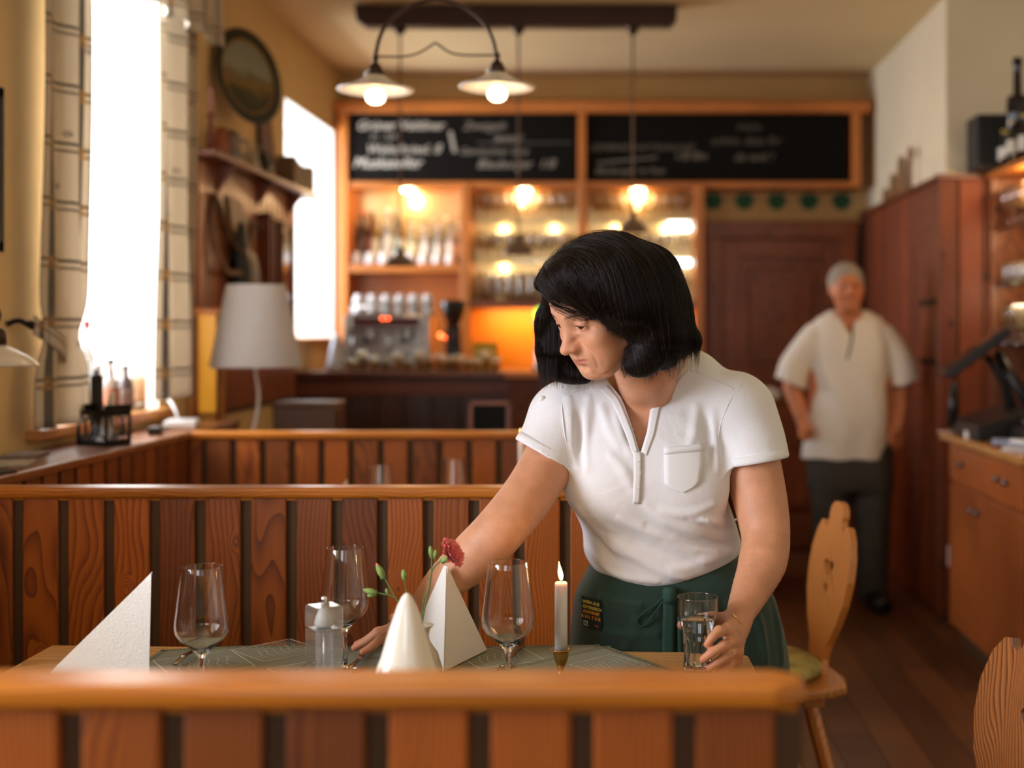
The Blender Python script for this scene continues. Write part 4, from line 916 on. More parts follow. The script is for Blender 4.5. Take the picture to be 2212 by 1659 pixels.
MB().tube(bez([Q(812, 122, Yh), Q(870, 122, Yh), Q(905, 114, Yh), Q(941, 92, Yh)], 8)+bez([Q(941, 92, Yh), Q(972, 113, Yh), Q(1005, 119, Yh), Q(1072, 119, Yh)], 8)[1:], .0030, n=8).build('tie_wire', BRZ, r, smooth=True, W=True)
MB().tube([ctr, (ctr.x, ctr.y, CZ-.002)], .006).lathe([(.05, CZ-.03), (.055, CZ-.002), (.0001, CZ-.001)], (ctr.x, ctr.y, 0), n=24).build('ceiling_rod', BRZ, r, smooth=True, W=True)
for ue, ve in ((810, 128), (1073, 122)):
    k = 720.; c = Q(ue+1, ve, Yh); L_ = lambda v: (128-v)/718.
    MB().lathe([(.0001, .012), (.008, .010), (.009, -.002), (.006, -.008), (.019, -.024), (.021, -.032), (.0255, -.034), (.0255, -.052), (.018, -.054), (.0001, -.054)], c, n=28).build('socket', BRZ, r, smooth=False, W=True)
    MB().lathe([(.0255, -.048), (.030, -.052), (.055, -.068), (.085, -.083), (.110, -.092), (.1155, -.0905), (.1150, -.0935), (.108, -.0965), (.085, -.088), (.055, -.074), (.028, -.057)], c, n=48, closed=True).build('saucer_shade', ENM, r, smooth=True, W=True)
    MB().lathe([(.0001, -.054), (.011, -.055), (.011, -.070), (.013, -.085), (.020, -.094)], c, n=20).build('bulb_neck', LB, r, smooth=True, W=True)
    MB().lathe([(.020, -.094), (.0285, -.103), (.0300, -.113), (.0265, -.126), (.016, -.134), (.0001, -.137)], c, n=24).build('bulb', LBT, r, smooth=True, W=True)
    MB().ball(c+Vector((-.026, -.008, -.045)), .007).build('screw_knob', ENM, r, smooth=True, W=True)
    point('lamp_light', c+Vector((0, 0, -.165)), .8, parent=r, sz=.03)
r = empty('ceiling_track', (Xs(1116, 6.3), 6.3, 2.9), 'dark wooden beam on the ceiling from which three pendant lamps hang', 'beam')
Yt = 6.25; xa, xb = Xs(768, Yt), Xs(1463, Yt)
MB().prism([(xa, 2.948), (xb, 2.948), (xb-.005, 2.875), (xb-.04, 2.845), (xa+.05, 2.845), (xa+.01, 2.875)], Yt-.04, Yt+.05, 'y').build('beam_body', mat('dark_beam', (.035, .012, .007), .4), r, W=True, bevel=.008)
PSH = mat('brown_enamel', (.20, .13, .09), .4); CRD = mat('brown_cord', (.20, .12, .07), .7)
for i, (u, vb) in enumerate(((864, 574), (1120, 549), (1367, 500))):
    y = Yt; c = Vector((Xs(u, y), y, Zs(vb, y))); r = empty('pendant_lamp', c, ('left pendant lamp with brown dome shade in front of the bottle shelf', 'middle pendant lamp with brown dome shade in front of the glasses', 'right pendant lamp behind the top of the woman\'s head')[i], 'pendant lamp', 'pendant lamps over the bar')
    MB().lathe([(.078, 0), (.078, .004), (.060, .030), (.035, .048), (.014, .060), (.010, .062), (.012, .056), (.032, .044), (.056, .026), (.074, 0)], n=32, closed=True).build('dome_shade', PSH, r, smooth=True)
    MB().lathe([(.0001, .095), (.010, .093), (.014, .085), (.017, .058), (.0001, .056)], n=20).build('socket', BRZ, r, smooth=True)
    MB().tube([(0, 0, .09), (0, 0, 2.845-c.z-.002)], .0026 if 0 else .005, n=8).build('cord', CRD, r, smooth=True); MB().lathe([(.035, 2.845-c.z), (.030, 2.83-c.z), (.008, 2.805-c.z), (.0001, 2.805-c.z)], n=20).build('canopy', BRZ, r, smooth=True)
# sideboard with the table lamp behind the last partition
r = empty('sideboard', (-.92, 5.15, 0), 'low dark sideboard behind the farthest partition, mostly hidden', 'sideboard')
MB().box(-1.46, -.35, 4.98, 5.38, 0, .90).build('body', W_DK, r, W=True, bevel=.004); MB().box(-1.48, -.33, 4.96, 5.40, .90, .925).build('top', W_DKX, r, W=True, bevel=.005)
SHD = mat('white_lamp_shade', (.86, .87, .92), .9, bump=.1, bscale=400); _n = SHD.node_tree; _t = nd(_n, 'ShaderNodeBsdfTranslucent'); _t.inputs[0].default_value = (.86, .87, .92, 1); _m = nd(_n, 'ShaderNodeMixShader'); _m.inputs[0].default_value = .35; _n.links.new(_n.nodes['Principled BSDF'].outputs[0], _m.inputs[1]); _n.links.new(_t.outputs[0], _m.inputs[2]); _n.links.new(_m.outputs[0], _n.nodes['Material Output'].inputs[0])
y = 5.02; cx = Xs(553, y); r = empty('table_lamp', (cx, y, .925), 'table lamp with white conical fabric shade and thin curved stem', 'lamp')
zt, zb_ = Zs(615, y)-.925, Zs(793, y)-.925
MB().lathe([(.1745, zb_), (.176, zb_+.004), (.1135, zt-.004), (.1125, zt), (.110, zt-.004), (.173, zb_+.002)], n=64, closed=True).build('lamp_shade', SHD, r, smooth=True)
MB().tube(bez([(0, 0, zb_+.16), (-.002, 0, zb_-.01), (.010, 0, zb_-.10), (.004, 0, zb_-.18), (-.018, 0, .02)], 8), .006, n=10).build('stem', mat('white_painted_metal', (.75, .72, .70), .4), r, smooth=True)
MB().lathe([(.0001, .02), (.06, .018), (.075, .008), (.078, 0), (.0001, 0)], (-.018, 0, 0), n=36).build('base', mat('white_painted_metal', (.75, .72, .70), .4), r, smooth=True)
MB().tube([(-.112, 0, zt-.01), (.112, 0, zt-.01)], .0025, n=6).tube([(0, -.112, zt-.01), (0, .112, zt-.01)], .0025, n=6).tube([(0, 0, zt-.01), (0, 0, zb_+.15)], .004).build('shade_holder', STEEL, r, smooth=True)
y = 5.2; r = empty('storage_box', (Xs(668, y), y, .925), 'brown box standing behind the farthest partition right of the lamp stem', 'box')
MB().box(-.125, .125, -.09, .09, 0, .135).build('box_body', mat('brown_leatherette', (.09, .040, .018), .5), r, bevel=.006); MB().box(-.13, .13, -.095, .095, .135, .155).build('lid', mat('brown_leatherette_lid', (.12, .055, .024), .45), r, bevel=.006)
y = 5.25; r = empty('menu_slate', (Xs(1057, y)+.0, y, .9255), 'small black slate in a brown frame standing below the bar', 'slate')
b = MB(); M = Matrix.Rotation(-.12, 4, 'X')
b.box(-.085, .085, -.008, .008, 0, .016, M=M).box(-.085, .085, -.008, .008, .135, .151, M=M).box(-.085, -.069, -.008, .008, 0, .151, M=M).box(.069, .085, -.008, .008, 0, .151, M=M); b.build('frame', W_DKX, r); MB().box(-.069, .069, -.003, .005, .016, .135, M=M).build('slate_face', BK, r)
# ================================================================ window side
def curtain_mat(name, base, dark):
    m, nt, b = new_mat(name); L = nt.links.new; MATS[name] = m; uv = nd(nt, 'ShaderNodeTexCoord'); sp = nd(nt, 'ShaderNodeSeparateXYZ'); L(uv.outputs['UV'], sp.inputs[0])
    def fr(src, period, c, wd, soft=.0015):      # 1 inside a stripe
        a = nd(nt, 'ShaderNodeMath', operation='PINGPONG'); a.inputs[1].default_value = period/2
        o = nd(nt, 'ShaderNodeMath', operation='ADD'); o.inputs[1].default_value = -c; L(src, o.inputs[0]); L(o.outputs[0], a.inputs[0])
        r = nd(nt, 'ShaderNodeMapRange'); r.inputs['From Min'].default_value = wd-soft; r.inputs['From Max'].default_value = wd+soft; r.inputs['To Min'].default_value = 1; r.inputs['To Max'].default_value = 0; L(a.outputs[0], r.inputs['Value']); return r.outputs[0]
    def mx(a, b_): n = nd(nt, 'ShaderNodeMath', operation='MAXIMUM'); L(a, n.inputs[0]); L(b_, n.inputs[1]); return n.outputs[0]
    def ml(a, b_):
        n = nd(nt, 'ShaderNodeMath', operation='MULTIPLY'); L(a, n.inputs[0])
        if isinstance(b_, float): n.inputs[1].default_value = b_
        else: L(b_, n.inputs[1])
        return n.outputs[0]
    u, v = sp.outputs[0], sp.outputs[1]; nz = nd(nt, 'ShaderNodeTexNoise'); nz.inputs['Scale'].default_value = 160; L(uv.outputs['UV'], nz.inputs['Vector'])
    rn = nd(nt, 'ShaderNodeMapRange'); rn.inputs['From Min'].default_value = .38; rn.inputs['From Max'].default_value = .60; L(nz.outputs['Fac'], rn.inputs['Value'])
    pat = mx(mx(ml(fr(u, .19, .03, .010), .85), ml(ml(fr(u, .19, .03, .010), rn.outputs[0]), 1.0)), mx(fr(u, .19, .060, .0018), ml(fr(u, .19, .0, .0018), .8)))
    pat = mx(pat, mx(ml(fr(v, .175, 0, .0045), .85), ml(fr(v, .175, .022, .0035), .75)))
    vo = nd(nt, 'ShaderNodeTexVoronoi'); vo.inputs['Scale'].default_value = 11; L(uv.outputs['UV'], vo.inputs['Vector'])
    rv = nd(nt, 'ShaderNodeMapRange'); rv.inputs['From Min'].default_value = .09; rv.inputs['From Max'].default_value = .13; rv.inputs['To Min'].default_value = 1; rv.inputs['To Max'].default_value = 0; L(vo.outputs['Distance'], rv.inputs['Value'])
    pat = mx(pat, ml(ml(rv.outputs[0], rn.outputs[0]), .8))
    c1 = nd(nt, 'ShaderNodeMix', data_type='RGBA'); c1.inputs['A'].default_value = (*base, 1); c1.inputs['B'].default_value = (*dark, 1); L(pat, c1.inputs['Factor'])
    # ochre flowers where the stripes cross
    fl = ml(fr(u, .19, .03, .018, .006), fr(v, .175, .011, .020, .006)); rn2 = nd(nt, 'ShaderNodeMapRange'); rn2.inputs['From Min'].default_value = .5; rn2.inputs['From Max'].default_value = .56; L(nz.outputs['Fac'], rn2.inputs['Value'])
    c2 = nd(nt, 'ShaderNodeMix', data_type='RGBA'); L(c1.outputs['Result'], c2.inputs['A']); c2.inputs['B'].default_value = (.62, .36, .09, 1); L(ml(fl, rn2.outputs[0]), c2.inputs['Factor']); L(c2.outputs['Result'], b.inputs['Base Color'])
    b.inputs['Roughness'].default_value = .9; b.inputs['Sheen Weight'].default_value = .2
    tr = nd(nt, 'ShaderNodeBsdfTranslucent'); L(c2.outputs['Result'], tr.inputs[0]); ms = nd(nt, 'ShaderNodeMixShader'); ms.inputs[0].default_value = .30
    out = nt.nodes['Material Output']; L(b.outputs[0], ms.inputs[1]); L(tr.outputs[0], ms.inputs[2]); L(ms.outputs[0], out.inputs[0]); return m
CUR = curtain_mat('checked_curtain', (.70, .62, .50), (.085, .080, .072))
def sheet(fn, nu, nv, uvs):
    b = MB(); b.uv = []
    for j in range(nv+1):
        for i in range(nu+1): b.v.append(tuple(fn(i/nu, j/nv))); b.uv.append((i/nu*uvs[0], j/nv*uvs[1]))
    b.f = [(j*(nu+1)+i, j*(nu+1)+i+1, (j+1)*(nu+1)+i+1, (j+1)*(nu+1)+i) for j in range(nv) for i in range(nu)]; b.r = [0]*len(b.f); b.m = [0]*len(b.f); return b
def curtain(label, y0, y1, x, ztop, zbot, waist=None, folds=3, amp=.018, width=.62):
    o = empty('curtain', (x, (y0+y1)/2, ztop), label, 'curtain', 'checked curtains at the window')
    def fn(s, t):
        z = ztop+(zbot-ztop)*t; ya, yb = y0, y1; am = amp
        if waist:
            zw, wy, ww = waist; k = math.exp(-((z-zw)/.07)**2); lo_ = 1/(1+math.exp((z-zw)/.03)); ya = y0*(1-k)+wy*k; yb = y1*(1-k)+(wy+ww)*k; am = amp*(1-.5*k)
            ya -= .02*lo_; yb += .01*lo_
        y = ya+(yb-ya)*s; xx = x+am*math.sin(s*folds*2*PI+.6*math.sin(t*5))+.004*math.sin(s*23+t*3); return (xx-x, y-(y0+y1)/2, z-ztop)
    sheet(fn, 72, 60, (width, ztop-zbot)).build('cloth', CUR, o, smooth=True, solid=.0015); return o
c1 = curtain('near checked curtain gathered by a tie-back, beside the window bottles', 3.655, 4.00, -1.655, 2.80, 1.085, waist=(1.35, 3.69, .23), folds=2, width=.25)
c2 = curtain('far checked curtain in full daylight beside the white lamp', 4.52, 4.93, -1.635, 2.80, 1.12, folds=2, amp=.020, width=.26)
b = MB(); zt_ = 1.37
b.tube(bez([(XL+.005, 3.60, 1.385), (-1.70, 3.62, 1.395), (-1.675, 3.65, 1.375)], 6), [.008]*13, n=10); b.ball((-1.68, 3.645, 1.385), .012); b.build('tie_back_hook', mat('black_iron', (.012,)*3, .5, .6), c1, smooth=True, W=True)
b = sheet(lambda s, t: (-1.675+.045*math.sin(s*PI)-.0, 3.655+.16*s*1.15, 1.41-.09*math.sin(s*1.5)-.055*t), 20, 4, (.3, .06)); b.build('tie_band', CUR, c1, smooth=True, solid=.003, W=True)
# frilled valance
o = empty('valance', (-1.56, 4.3, 2.62), 'short frilled checked valance hanging above the window', 'valance')
def vf(s, t): y = 3.4+1.55*s; a = s*46; return (-1.545+.020*math.sin(a)*t+.004*math.sin(a*2.3)-(-1.56), y+.006*math.cos(a)-4.3, 2.86-.41*t+.010*math.sin(a+1)*t-2.62)
sheet(vf, 420, 8, (3.2, .42)).build('cloth', CUR, o, smooth=True, solid=.0015)
MB().box(XL+.005, -1.53, 3.38, 4.97, 2.86, 2.885).build('pelmet_board', W_DKX, o, W=True, bevel=.004)
# ---------------------------------------------------------------- bottles on the sill
SZ = 1.0785
def sb(u, s, h, rr, label, col, cap, lab=None, name='bottle', glass=True, neck=.3):
    o = bottle(name, label, h, rr, col, cap, lab, glass=glass, neck=neck); o.location = (*at_z(u, s), SZ); return o
sb(187, 668, .32, .026, 'tall clear bottle with red cap at the left of the window sill', (.80, .80, .76), (.62, .03, .02))
sb(238, 634, .19, .031, 'whisky bottle with big black cap and brown label on the window sill', (.55, .50, .45), (.012, .012, .012), (.36, .16, .09), neck=.42)
sb(300, 594, .225, .026, 'clear bottle with glass stopper and orange label at the far end of the sill', (.74, .74, .66), (.72, .70, .62), (.70, .42, .22))
sb(272, 606, .165, .026, 'dark bottle with black cap standing between the sill bottles', (.08, .05, .04), (.01, .01, .01), (.14, .09, .07))
sb(212, 620, .17, .024, 'small bottle with pale blue label behind the whisky bottle', (.6, .55, .5), (.10, .06, .04), (.45, .52, .70))
sb(256, 598, .235, .024, 'slim bottle with yellowish round stopper at the back of the sill', (.78, .76, .66), (.70, .55, .25))
sb(222, 598, .21, .022, 'clear slim bottle behind the others on the window sill', (.78, .76, .70), (.75, .70, .55))
# black cut-metal stand in front with cards
ZL = 1.018
o = empty('card_holder', (-1.575, 3.905, ZL), 'black cut-metal holder with cards and a folded white napkin on the ledge', 'holder', rz=-.45)
b = MB(); hw, hd_ = .058, .045
for sx in (-1, 1):
    for sy in (-1, 1): b.box(sx*hw-.004, sx*hw+.004, sy*hd_-.004, sy*hd_+.004, 0, .125)
b.box(-hw, hw, -hd_, hd_, .001, .005)
for sy in (-1, 1): b.box(-hw, hw, sy*hd_-.0015, sy*hd_+.0015, .0, .016); b.box(-hw, hw, sy*hd_-.0015, sy*hd_+.0015, .095, .108)
for sx in (-1, 1): b.box(sx*hw-.0015, sx*hw+.0015, -hd_, hd_, 0, .02); b.box(sx*hw-.0015, sx*hw+.0015, -hd_, hd_, .09, .125)
BLI = mat('black_iron', (.012,)*3, .5, .6)
b.build('metal_frame', BLI, o, bevel=.001)
b = MB()
for sy in (-1, 1):
    b.tube([(.030*math.cos(a), sy*hd_, .055+.034*math.sin(a)) for a in np.linspace(0, 2*PI, 25)], .0035, n=6, caps=False)
    for sx in (-1, 1):
        for z0, z1 in ((.016, .035), (.095, .076)): b.tube(bez([(sx*hw, sy*hd_, z0), (sx*.042, sy*hd_, (z0+z1)/2+.004), (sx*.026, sy*hd_, z1)], 4), .003, n=6)
for sx in (-1, 1):
    for k in range(3): b.tube(bez([(sx*hw, -hd_+.02+k*.02, .02), (sx*hw, -hd_+.03+k*.02, .05), (sx*hw, -hd_+.015+k*.02, .09)], 4), .0028, n=6)
b.build('scroll_work', BLI, o, smooth=True); 
b = MB(); b.prism([(-.045, .10), (-.052, .175), (-.040, .185), (-.030, .10)], .015, .02, 'y').build('dark_card', mat('dark_card', (.02, .017, .016), .5), o)
r = empty('folded_napkin', (-1.57, 3.90, ZL+.006), 'folded white napkin tucked in the black card holder', 'napkin', rz=-.45)
MB().prism([(-.03, 0), (.035, 0), (.042, .15), (.036, .158)], -.012, .0, 'y').build('paper', NAP, r); 
r = empty('card_stack', (-1.585, 3.93, ZL+.006), 'dark tall card behind the napkin in the black card holder', 'card', rz=-.45)
MB().box(-.058, -.016, 0, .012, 0, .205).build('card', mat('dark_card', (.02, .017, .016), .5), r, bevel=.001)
MB().lathe([(.006, -.004), (.012, -.004), (.012, .004), (.006, .004)], (-.037, .006, .212), n=16, M=Matrix.Rotation(PI/2, 3, 'X'), closed=True).build('ring', mat('dark_card', (.02,)*3, .5), r)
# things lying on the ledge
PAP = mat('printed_paper', (.50, .47, .42), .7, var=.35, vscale=60)
for i, (x, y, rz, w_, h_, m, lb) in enumerate(((-1.60, 3.35, .3, .11, .16, PAP, 'printed leaflet lying on the ledge left of the black card holder'), (-1.56, 3.12, -.5, .10, .13, mat('dark_leaflet', (.05, .045, .04), .5), 'dark leaflet lying on the ledge near the left edge'), (-1.65, 3.55, .1, .09, .13, mat('patterned_leaflet', (.25, .22, .20), .6, var=.5, vscale=90), 'patterned grey leaflet at the wall side of the ledge'))):
    r = empty('leaflet', (x, y, ZL+.0006*(i+1)), lb, 'leaflet', rz=rz); MB().box(-w_/2, w_/2, -h_/2, h_/2, 0, .004+.002*i).build('paper', m, r)
r = empty('spectacle_case', (-1.54, 2.98, ZL), 'dark rounded case lying at the left end of the ledge', 'case', rz=1.2); MB().ball((0, 0, .014), .014, sc=(4.5, 2.0, 1)).build('case_body', mat('dark_case', (.06, .055, .06), .3), r, smooth=True)
WPL = mat('white_plastic', (.72, .70, .66), .4)
r = empty('power_strip', (-1.575, 4.60, ZL), 'white power strip lying at the far end of the ledge', 'power strip', rz=.25); MB().box(-.055, .055, -.10, .10, 0, .028).build('housing', WPL, r, bevel=.006)
r = empty('power_adapter', (-1.56, 4.30, ZL), 'black plug adapter lying on the ledge before the power strip', 'adapter', rz=.2); MB().box(-.022, .022, -.035, .035, 0, .026).build('housing', BLKP, r, bevel=.005); MB().tube(bez([(0, .03, .01), (-.02, .10, .006), (.01, .20, .006)], 6), .003).build('lead', BLKP, r, smooth=True)
r = empty('lamp_cable', (-1.62, 4.7, ZL), 'white cable curving down from the window to the power strip', 'cable'); MB().tube(bez([Q(336, 845, 4.86), Q(360, 858, 4.80), Q(378, 885, 4.72), Q(386, 912, 4.66)], 8), .0055, n=8).build('cable_run', WPL, r, smooth=True, W=True)
# wall lamp cut by the left edge of the picture
yl = 3.10; r = empty('wall_lamp', (XL+.01, yl, 1.42), 'pale glass saucer wall lamp cut off by the left edge', 'lamp'); cx = Xs(-12, yl); zc = Zs(772, yl)
FROG = mat('milky_glass', (.80, .76, .68), .25, trans=.2)
MB().lathe([(.026, .032), (.040, .024), (.075, .004), (.100, -.018), (.099, -.021), (.073, .0), (.038, .020), (.024, .028)], (cx, yl, zc), n=48, closed=True).build('saucer_shade', FROG, r, smooth=True, W=True)
MB().lathe([(.0001, .075), (.020, .070), (.027, .060), (.027, .030), (.0001, .028)], (cx, yl, zc), n=24).build('socket', BRZ, r, smooth=True, W=True)
MB().tube(bez([(XL+.005, yl, zc+.10), (XL+.06, yl, zc+.14), (cx, yl, zc+.12), (cx, yl, zc+.07)], 6), .006, n=8).lathe([(.0001, 0), (.04, 0), (.04, .01), (.0001, .01)], (XL+.002, yl, zc+.10), n=20, M=Matrix.Rotation(PI/2, 3, 'Y')).build('arm', BRZ, r, smooth=True, W=True)
MB().ball((cx, yl, zc-.005), .024).build('bulb', mat('opal_bulb', (.8, .78, .72), .3), r, smooth=True, W=True)
# picture on the wall at the left edge
r = empty('picture_frame', (XL, 3.25, 1.72), 'black picture frame at the left edge of the wall', 'picture frame')
b = MB(); ya, yb, za, zb_ = 2.95, 3.55, 1.585, 2.04
for q in ((ya, ya+.03, za, zb_), (yb-.03, yb, za, zb_), (ya, yb, za, za+.03), (ya, yb, zb_-.03, zb_)): b.box(XL+.002, XL+.022, *q)
b.build('frame', BLKP, r, W=True, bevel=.002); MB().box(XL+.002, XL+.010, ya+.03, yb-.03, za+.03, zb_-.03).build('picture', mat('faded_print', (.35, .30, .22), .6, var=.4, vscale=9), r, W=True)
# ---------------------------------------------------------------- wooden wall panel with shelf beyond the curtain
r = empty('wall_panel', (XL+.02, 6.2, 1.5), 'reddish-brown boarded wall panel with a long shelf beyond the window', 'panelling'); wp = r
b = MB(); y = 5.18
while y < 6.70: b.box(XL+.006, XL+.026, y, min(y+.085, 6.72), 1.02, 2.06); y += .095
b.build('boards', wood('panel_boards_red', (.12, .030, .012), (.30, .085, .03), (.40, .125, .045), 'z', spread=.3), r, W=True, bevel=.003)
MB().box(XL+.002, XL+.008, 5.17, 6.73, 1.0, 2.06).build('backing', GROOVE, r, W=True)
MB().box(XL+.002, XL+.125, 5.08, 6.86, 2.062, 2.088).build('shelf', W_DKX, r, W=True, bevel=.005)
for y in (5.4, 6.0, 6.55): MB().prism([(XL+.006, 2.061), (XL+.105, 2.061), (XL+.075, 2.02), (XL+.028, 1.95)], y, y+.022, 'y').build('bracket', W_DKX, r, W=True)
ZS = 2.089
def onshelf(u, s, name, label, cat): return empty(name, (*at_z(u, s), ZS), label, cat)
xx = XL+.06
def sh(y, name, label, cat): return empty(name, (xx, y, ZS), label, cat)
r = sh(5.22, 'candlestick', 'tall dark red candlestick at the near end of the wall shelf', 'candlestick')
MB().lathe([(.0001, 0), (.030, 0), (.032, .008), (.014, .02), (.010, .05), (.018, .07), (.010, .09), (.009, .14), (.017, .155), (.010, .165), (.0001, .165)], n=20).build('turned_stem', mat('dark_red_glaze', (.16, .03, .02), .3), r, smooth=True); MB().lathe([(.0001, .165), (.010, .165), (.010, .27), (.0001, .272)], n=16).build('candle_stub', mat('pink_wax', (.5, .25, .22), .5), r, smooth=True)
r = sh(5.35, 'jug', 'orange-brown jug beside the candlestick on the wall shelf', 'jug'); MB().lathe([(.0001, 0), (.028, 0), (.038, .03), (.034, .07), (.022, .10), (.026, .125), (.023, .124), (.0001, .11)], n=24).build('jug_body', mat('brown_glaze', (.32, .09, .03), .3), r, smooth=True); MB().tube(bez([(.03, 0, .09), (.06, 0, .08), (.055, 0, .04), (.034, 0, .03)], 5), .005).build('jug_handle', mat('brown_glaze', (.32, .09, .03), .3), r, smooth=True)
r = sh(5.50, 'beer_mug', 'grey-blue stoneware mug on the wall shelf', 'mug'); MB().lathe([(.0001, 0), (.036, 0), (.040, .01), (.038, .10), (.040, .115), (.036, .114), (.0001, .10)], n=24).build('mug_body', mat('grey_stoneware', (.20, .20, .19), .4, var=.3, vscale=30), r, smooth=True); MB().tube(bez([(.038, 0, .09), (.072, 0, .085), (.070, 0, .03), (.038, 0, .025)], 5), .006).build('mug_handle', mat('grey_stoneware', (.2,)*3, .4), r, smooth=True); MB().lathe([(.038, .116), (.020, .135), (.0001, .145)], n=20).build('pewter_lid', STEEL, r, smooth=True)
r = sh(5.85, 'figurine', 'small pale figurine on the wall shelf below the round plate', 'figurine'); MB().lathe([(.0001, 0), (.028, 0), (.024, .03), (.012, .07), (.016, .085), (.010, .10), (.0001, .112)], n=20).build('figure', mat('pale_ceramic', (.55, .48, .36), .4), r, smooth=True); MB().tube([(0, 0, .07), (.02, -.02, .11), (.03, -.03, .12)], [.006, .005, .004]).build('raised_arm', mat('pale_ceramic', (.55, .48, .36), .4), r, smooth=True)
r = sh(5.99, 'dark_teapot', 'black round pot on the wall shelf in front of the framed picture', 'pot'); MB().ball((0, 0, .05), .05, sc=(.85, 1, 1)).lathe([(.02, .095), (.018, .105), (.006, .112), (.0001, .118)], n=16).build('pot_body', mat('black_glaze', (.02, .018, .016), .2), r, smooth=True); MB().tube([(0, -.045, .04), (0, -.08, .075), (0, -.09, .09)], [.010, .007, .005]).build('spout', mat('black_glaze', (.02,)*3, .2), r, smooth=True); MB().tube(bez([(0, .045, .08), (0, .085, .08), (0, .08, .03), (0, .045, .03)], 4), .005).build('pot_handle', mat('black_glaze', (.02,)*3, .2), r, smooth=True)
r = empty('shelf_picture', (XL+.025, 6.20, ZS), 'dark framed picture leaning on the wall shelf', 'picture'); M = Matrix.Rotation(-.10, 4, 'Y')
MB().box(0, .014, -.13, .13, 0, .40, M=M).build('frame', mat('dark_frame', (.035, .022, .015), .4), r, bevel=.004); MB().box(.0141, .017, -.105, .105, .03, .37, M=M).build('picture', mat('busy_print', (.16, .08, .06), .5, var=.8, vscale=22), r)
for i in range(4):
    y = 6.40+i*.055; r = empty('old_book', (XL+.062, y, ZS), ('upright brown book nearest the pot on the wall shelf', 'upright ochre book on the wall shelf', 'upright dark book among those on the wall shelf', 'upright grey-brown book near the shelf end')[i], 'book', 'books on the wall shelf')
    MB().box(-.045, .045, -.02, .02, 0, .15-.012*i).build('cover', mat('book_%d' % i, ((.20, .11, .05), (.32, .20, .09), (.06, .04, .03), (.24, .18, .12))[i], .6), r, bevel=.003); MB().box(-.043, .043, -.015, .015, .002, .1505-.012*i).build('pages', mat('page_edges', (.55, .48, .35), .8), r)
r = empty('wicker_box', (XL+.062, 6.715, ZS), 'woven wicker box at the far end of the wall shelf', 'box'); MB().box(-.05, .05, -.065, .065, 0, .12).build('box_body', mat('wicker', (.34, .24, .13), .7, var=.5, vscale=120, bump=.8, bscale=160), r, bevel=.006); MB().box(-.053, .053, -.068, .068, .12, .132).build('lid', mat('wicker', (.3,)*3), r, bevel=.004)
# round painted plate on the wall
c = Q(534, 166, 5.56); r = empty('round_plate', c, 'large round painted plate with a landscape, tilted off the left wall', 'plate'); M = Matrix.Rotation(math.radians(-62), 3, 'Z') @ Matrix.Rotation(math.radians(8), 3, 'X') @ Matrix.Rotation(PI/2, 3, 'X')
M = (Matrix.Rotation(math.radians(66), 3, 'Z') @ Matrix.Rotation(math.radians(82), 3, 'X'))
MB().lathe([(.0001, -.008), (.16, -.008), (.205, .006), (.213, .012), (.209, .015), (.160, .004), (.0001, .004)], n=64, M=M).build('dark_rim', mat('dark_green_enamel', (.022, .024, .016), .3), r, smooth=True)
def plate_mat():
    m, nt, b = new_mat('painted_landscape'); L = nt.links.new; tc = nd(nt, 'ShaderNodeTexCoord'); sp = nd(nt, 'ShaderNodeSeparateXYZ'); L(tc.outputs['Object'], sp.inputs[0]); n = nd(nt, 'ShaderNodeTexNoise'); n.inputs['Scale'].default_value = 9; n.inputs['Detail'].default_value = 4; L(tc.outputs['Object'], n.inputs['Vector'])
    ad = nd(nt, 'ShaderNodeMath', operation='MULTIPLY_ADD'); L(n.outputs['Fac'], ad.inputs[0]); ad.inputs[1].default_value = .14; L(sp.outputs[2], ad.inputs[2]); cr = nd(nt, 'ShaderNodeValToRGB'); e = cr.color_ramp.elements
    mr = nd(nt, 'ShaderNodeMapRange'); mr.inputs['From Min'].default_value = -.13; mr.inputs['From Max'].default_value = .27; L(ad.outputs[0], mr.inputs['Value']); L(mr.outputs[0], cr.inputs['Fac'])
    e[0].color = (.03, .028, .012, 1); e[1].color = (.20, .21, .16, 1); e[1].position = .95
    for p, c_ in ((.30, (.05, .045, .015)), (.42, (.22, .13, .03)), (.50, (.16, .12, .05)), (.58, (.27, .27, .20))): q = e.new(p); q.color = (*c_, 1)
    L(cr.outputs[0], b.inputs['Base Color']); b.inputs['Roughness'].default_value = .35; return m
MB().lathe([(.0001, .0045), (.155, .0045), (.156, .0040)], n=48, M=M).build('painted_centre', plate_mat(), r); MB().lathe([(.157, .0045), (.166, .0062), (.164, .008), (.158, .0065)], n=48, M=M, closed=True).build('gilt_ring', mat('gilt', (.35, .20, .05), .4, .6), r, smooth=True)
cw = ploc(r); MB().tube([(XL+.002-cw.x, .02, .03), (-.012, 0, .0)], .006).build('wall_bracket', BLI, r)
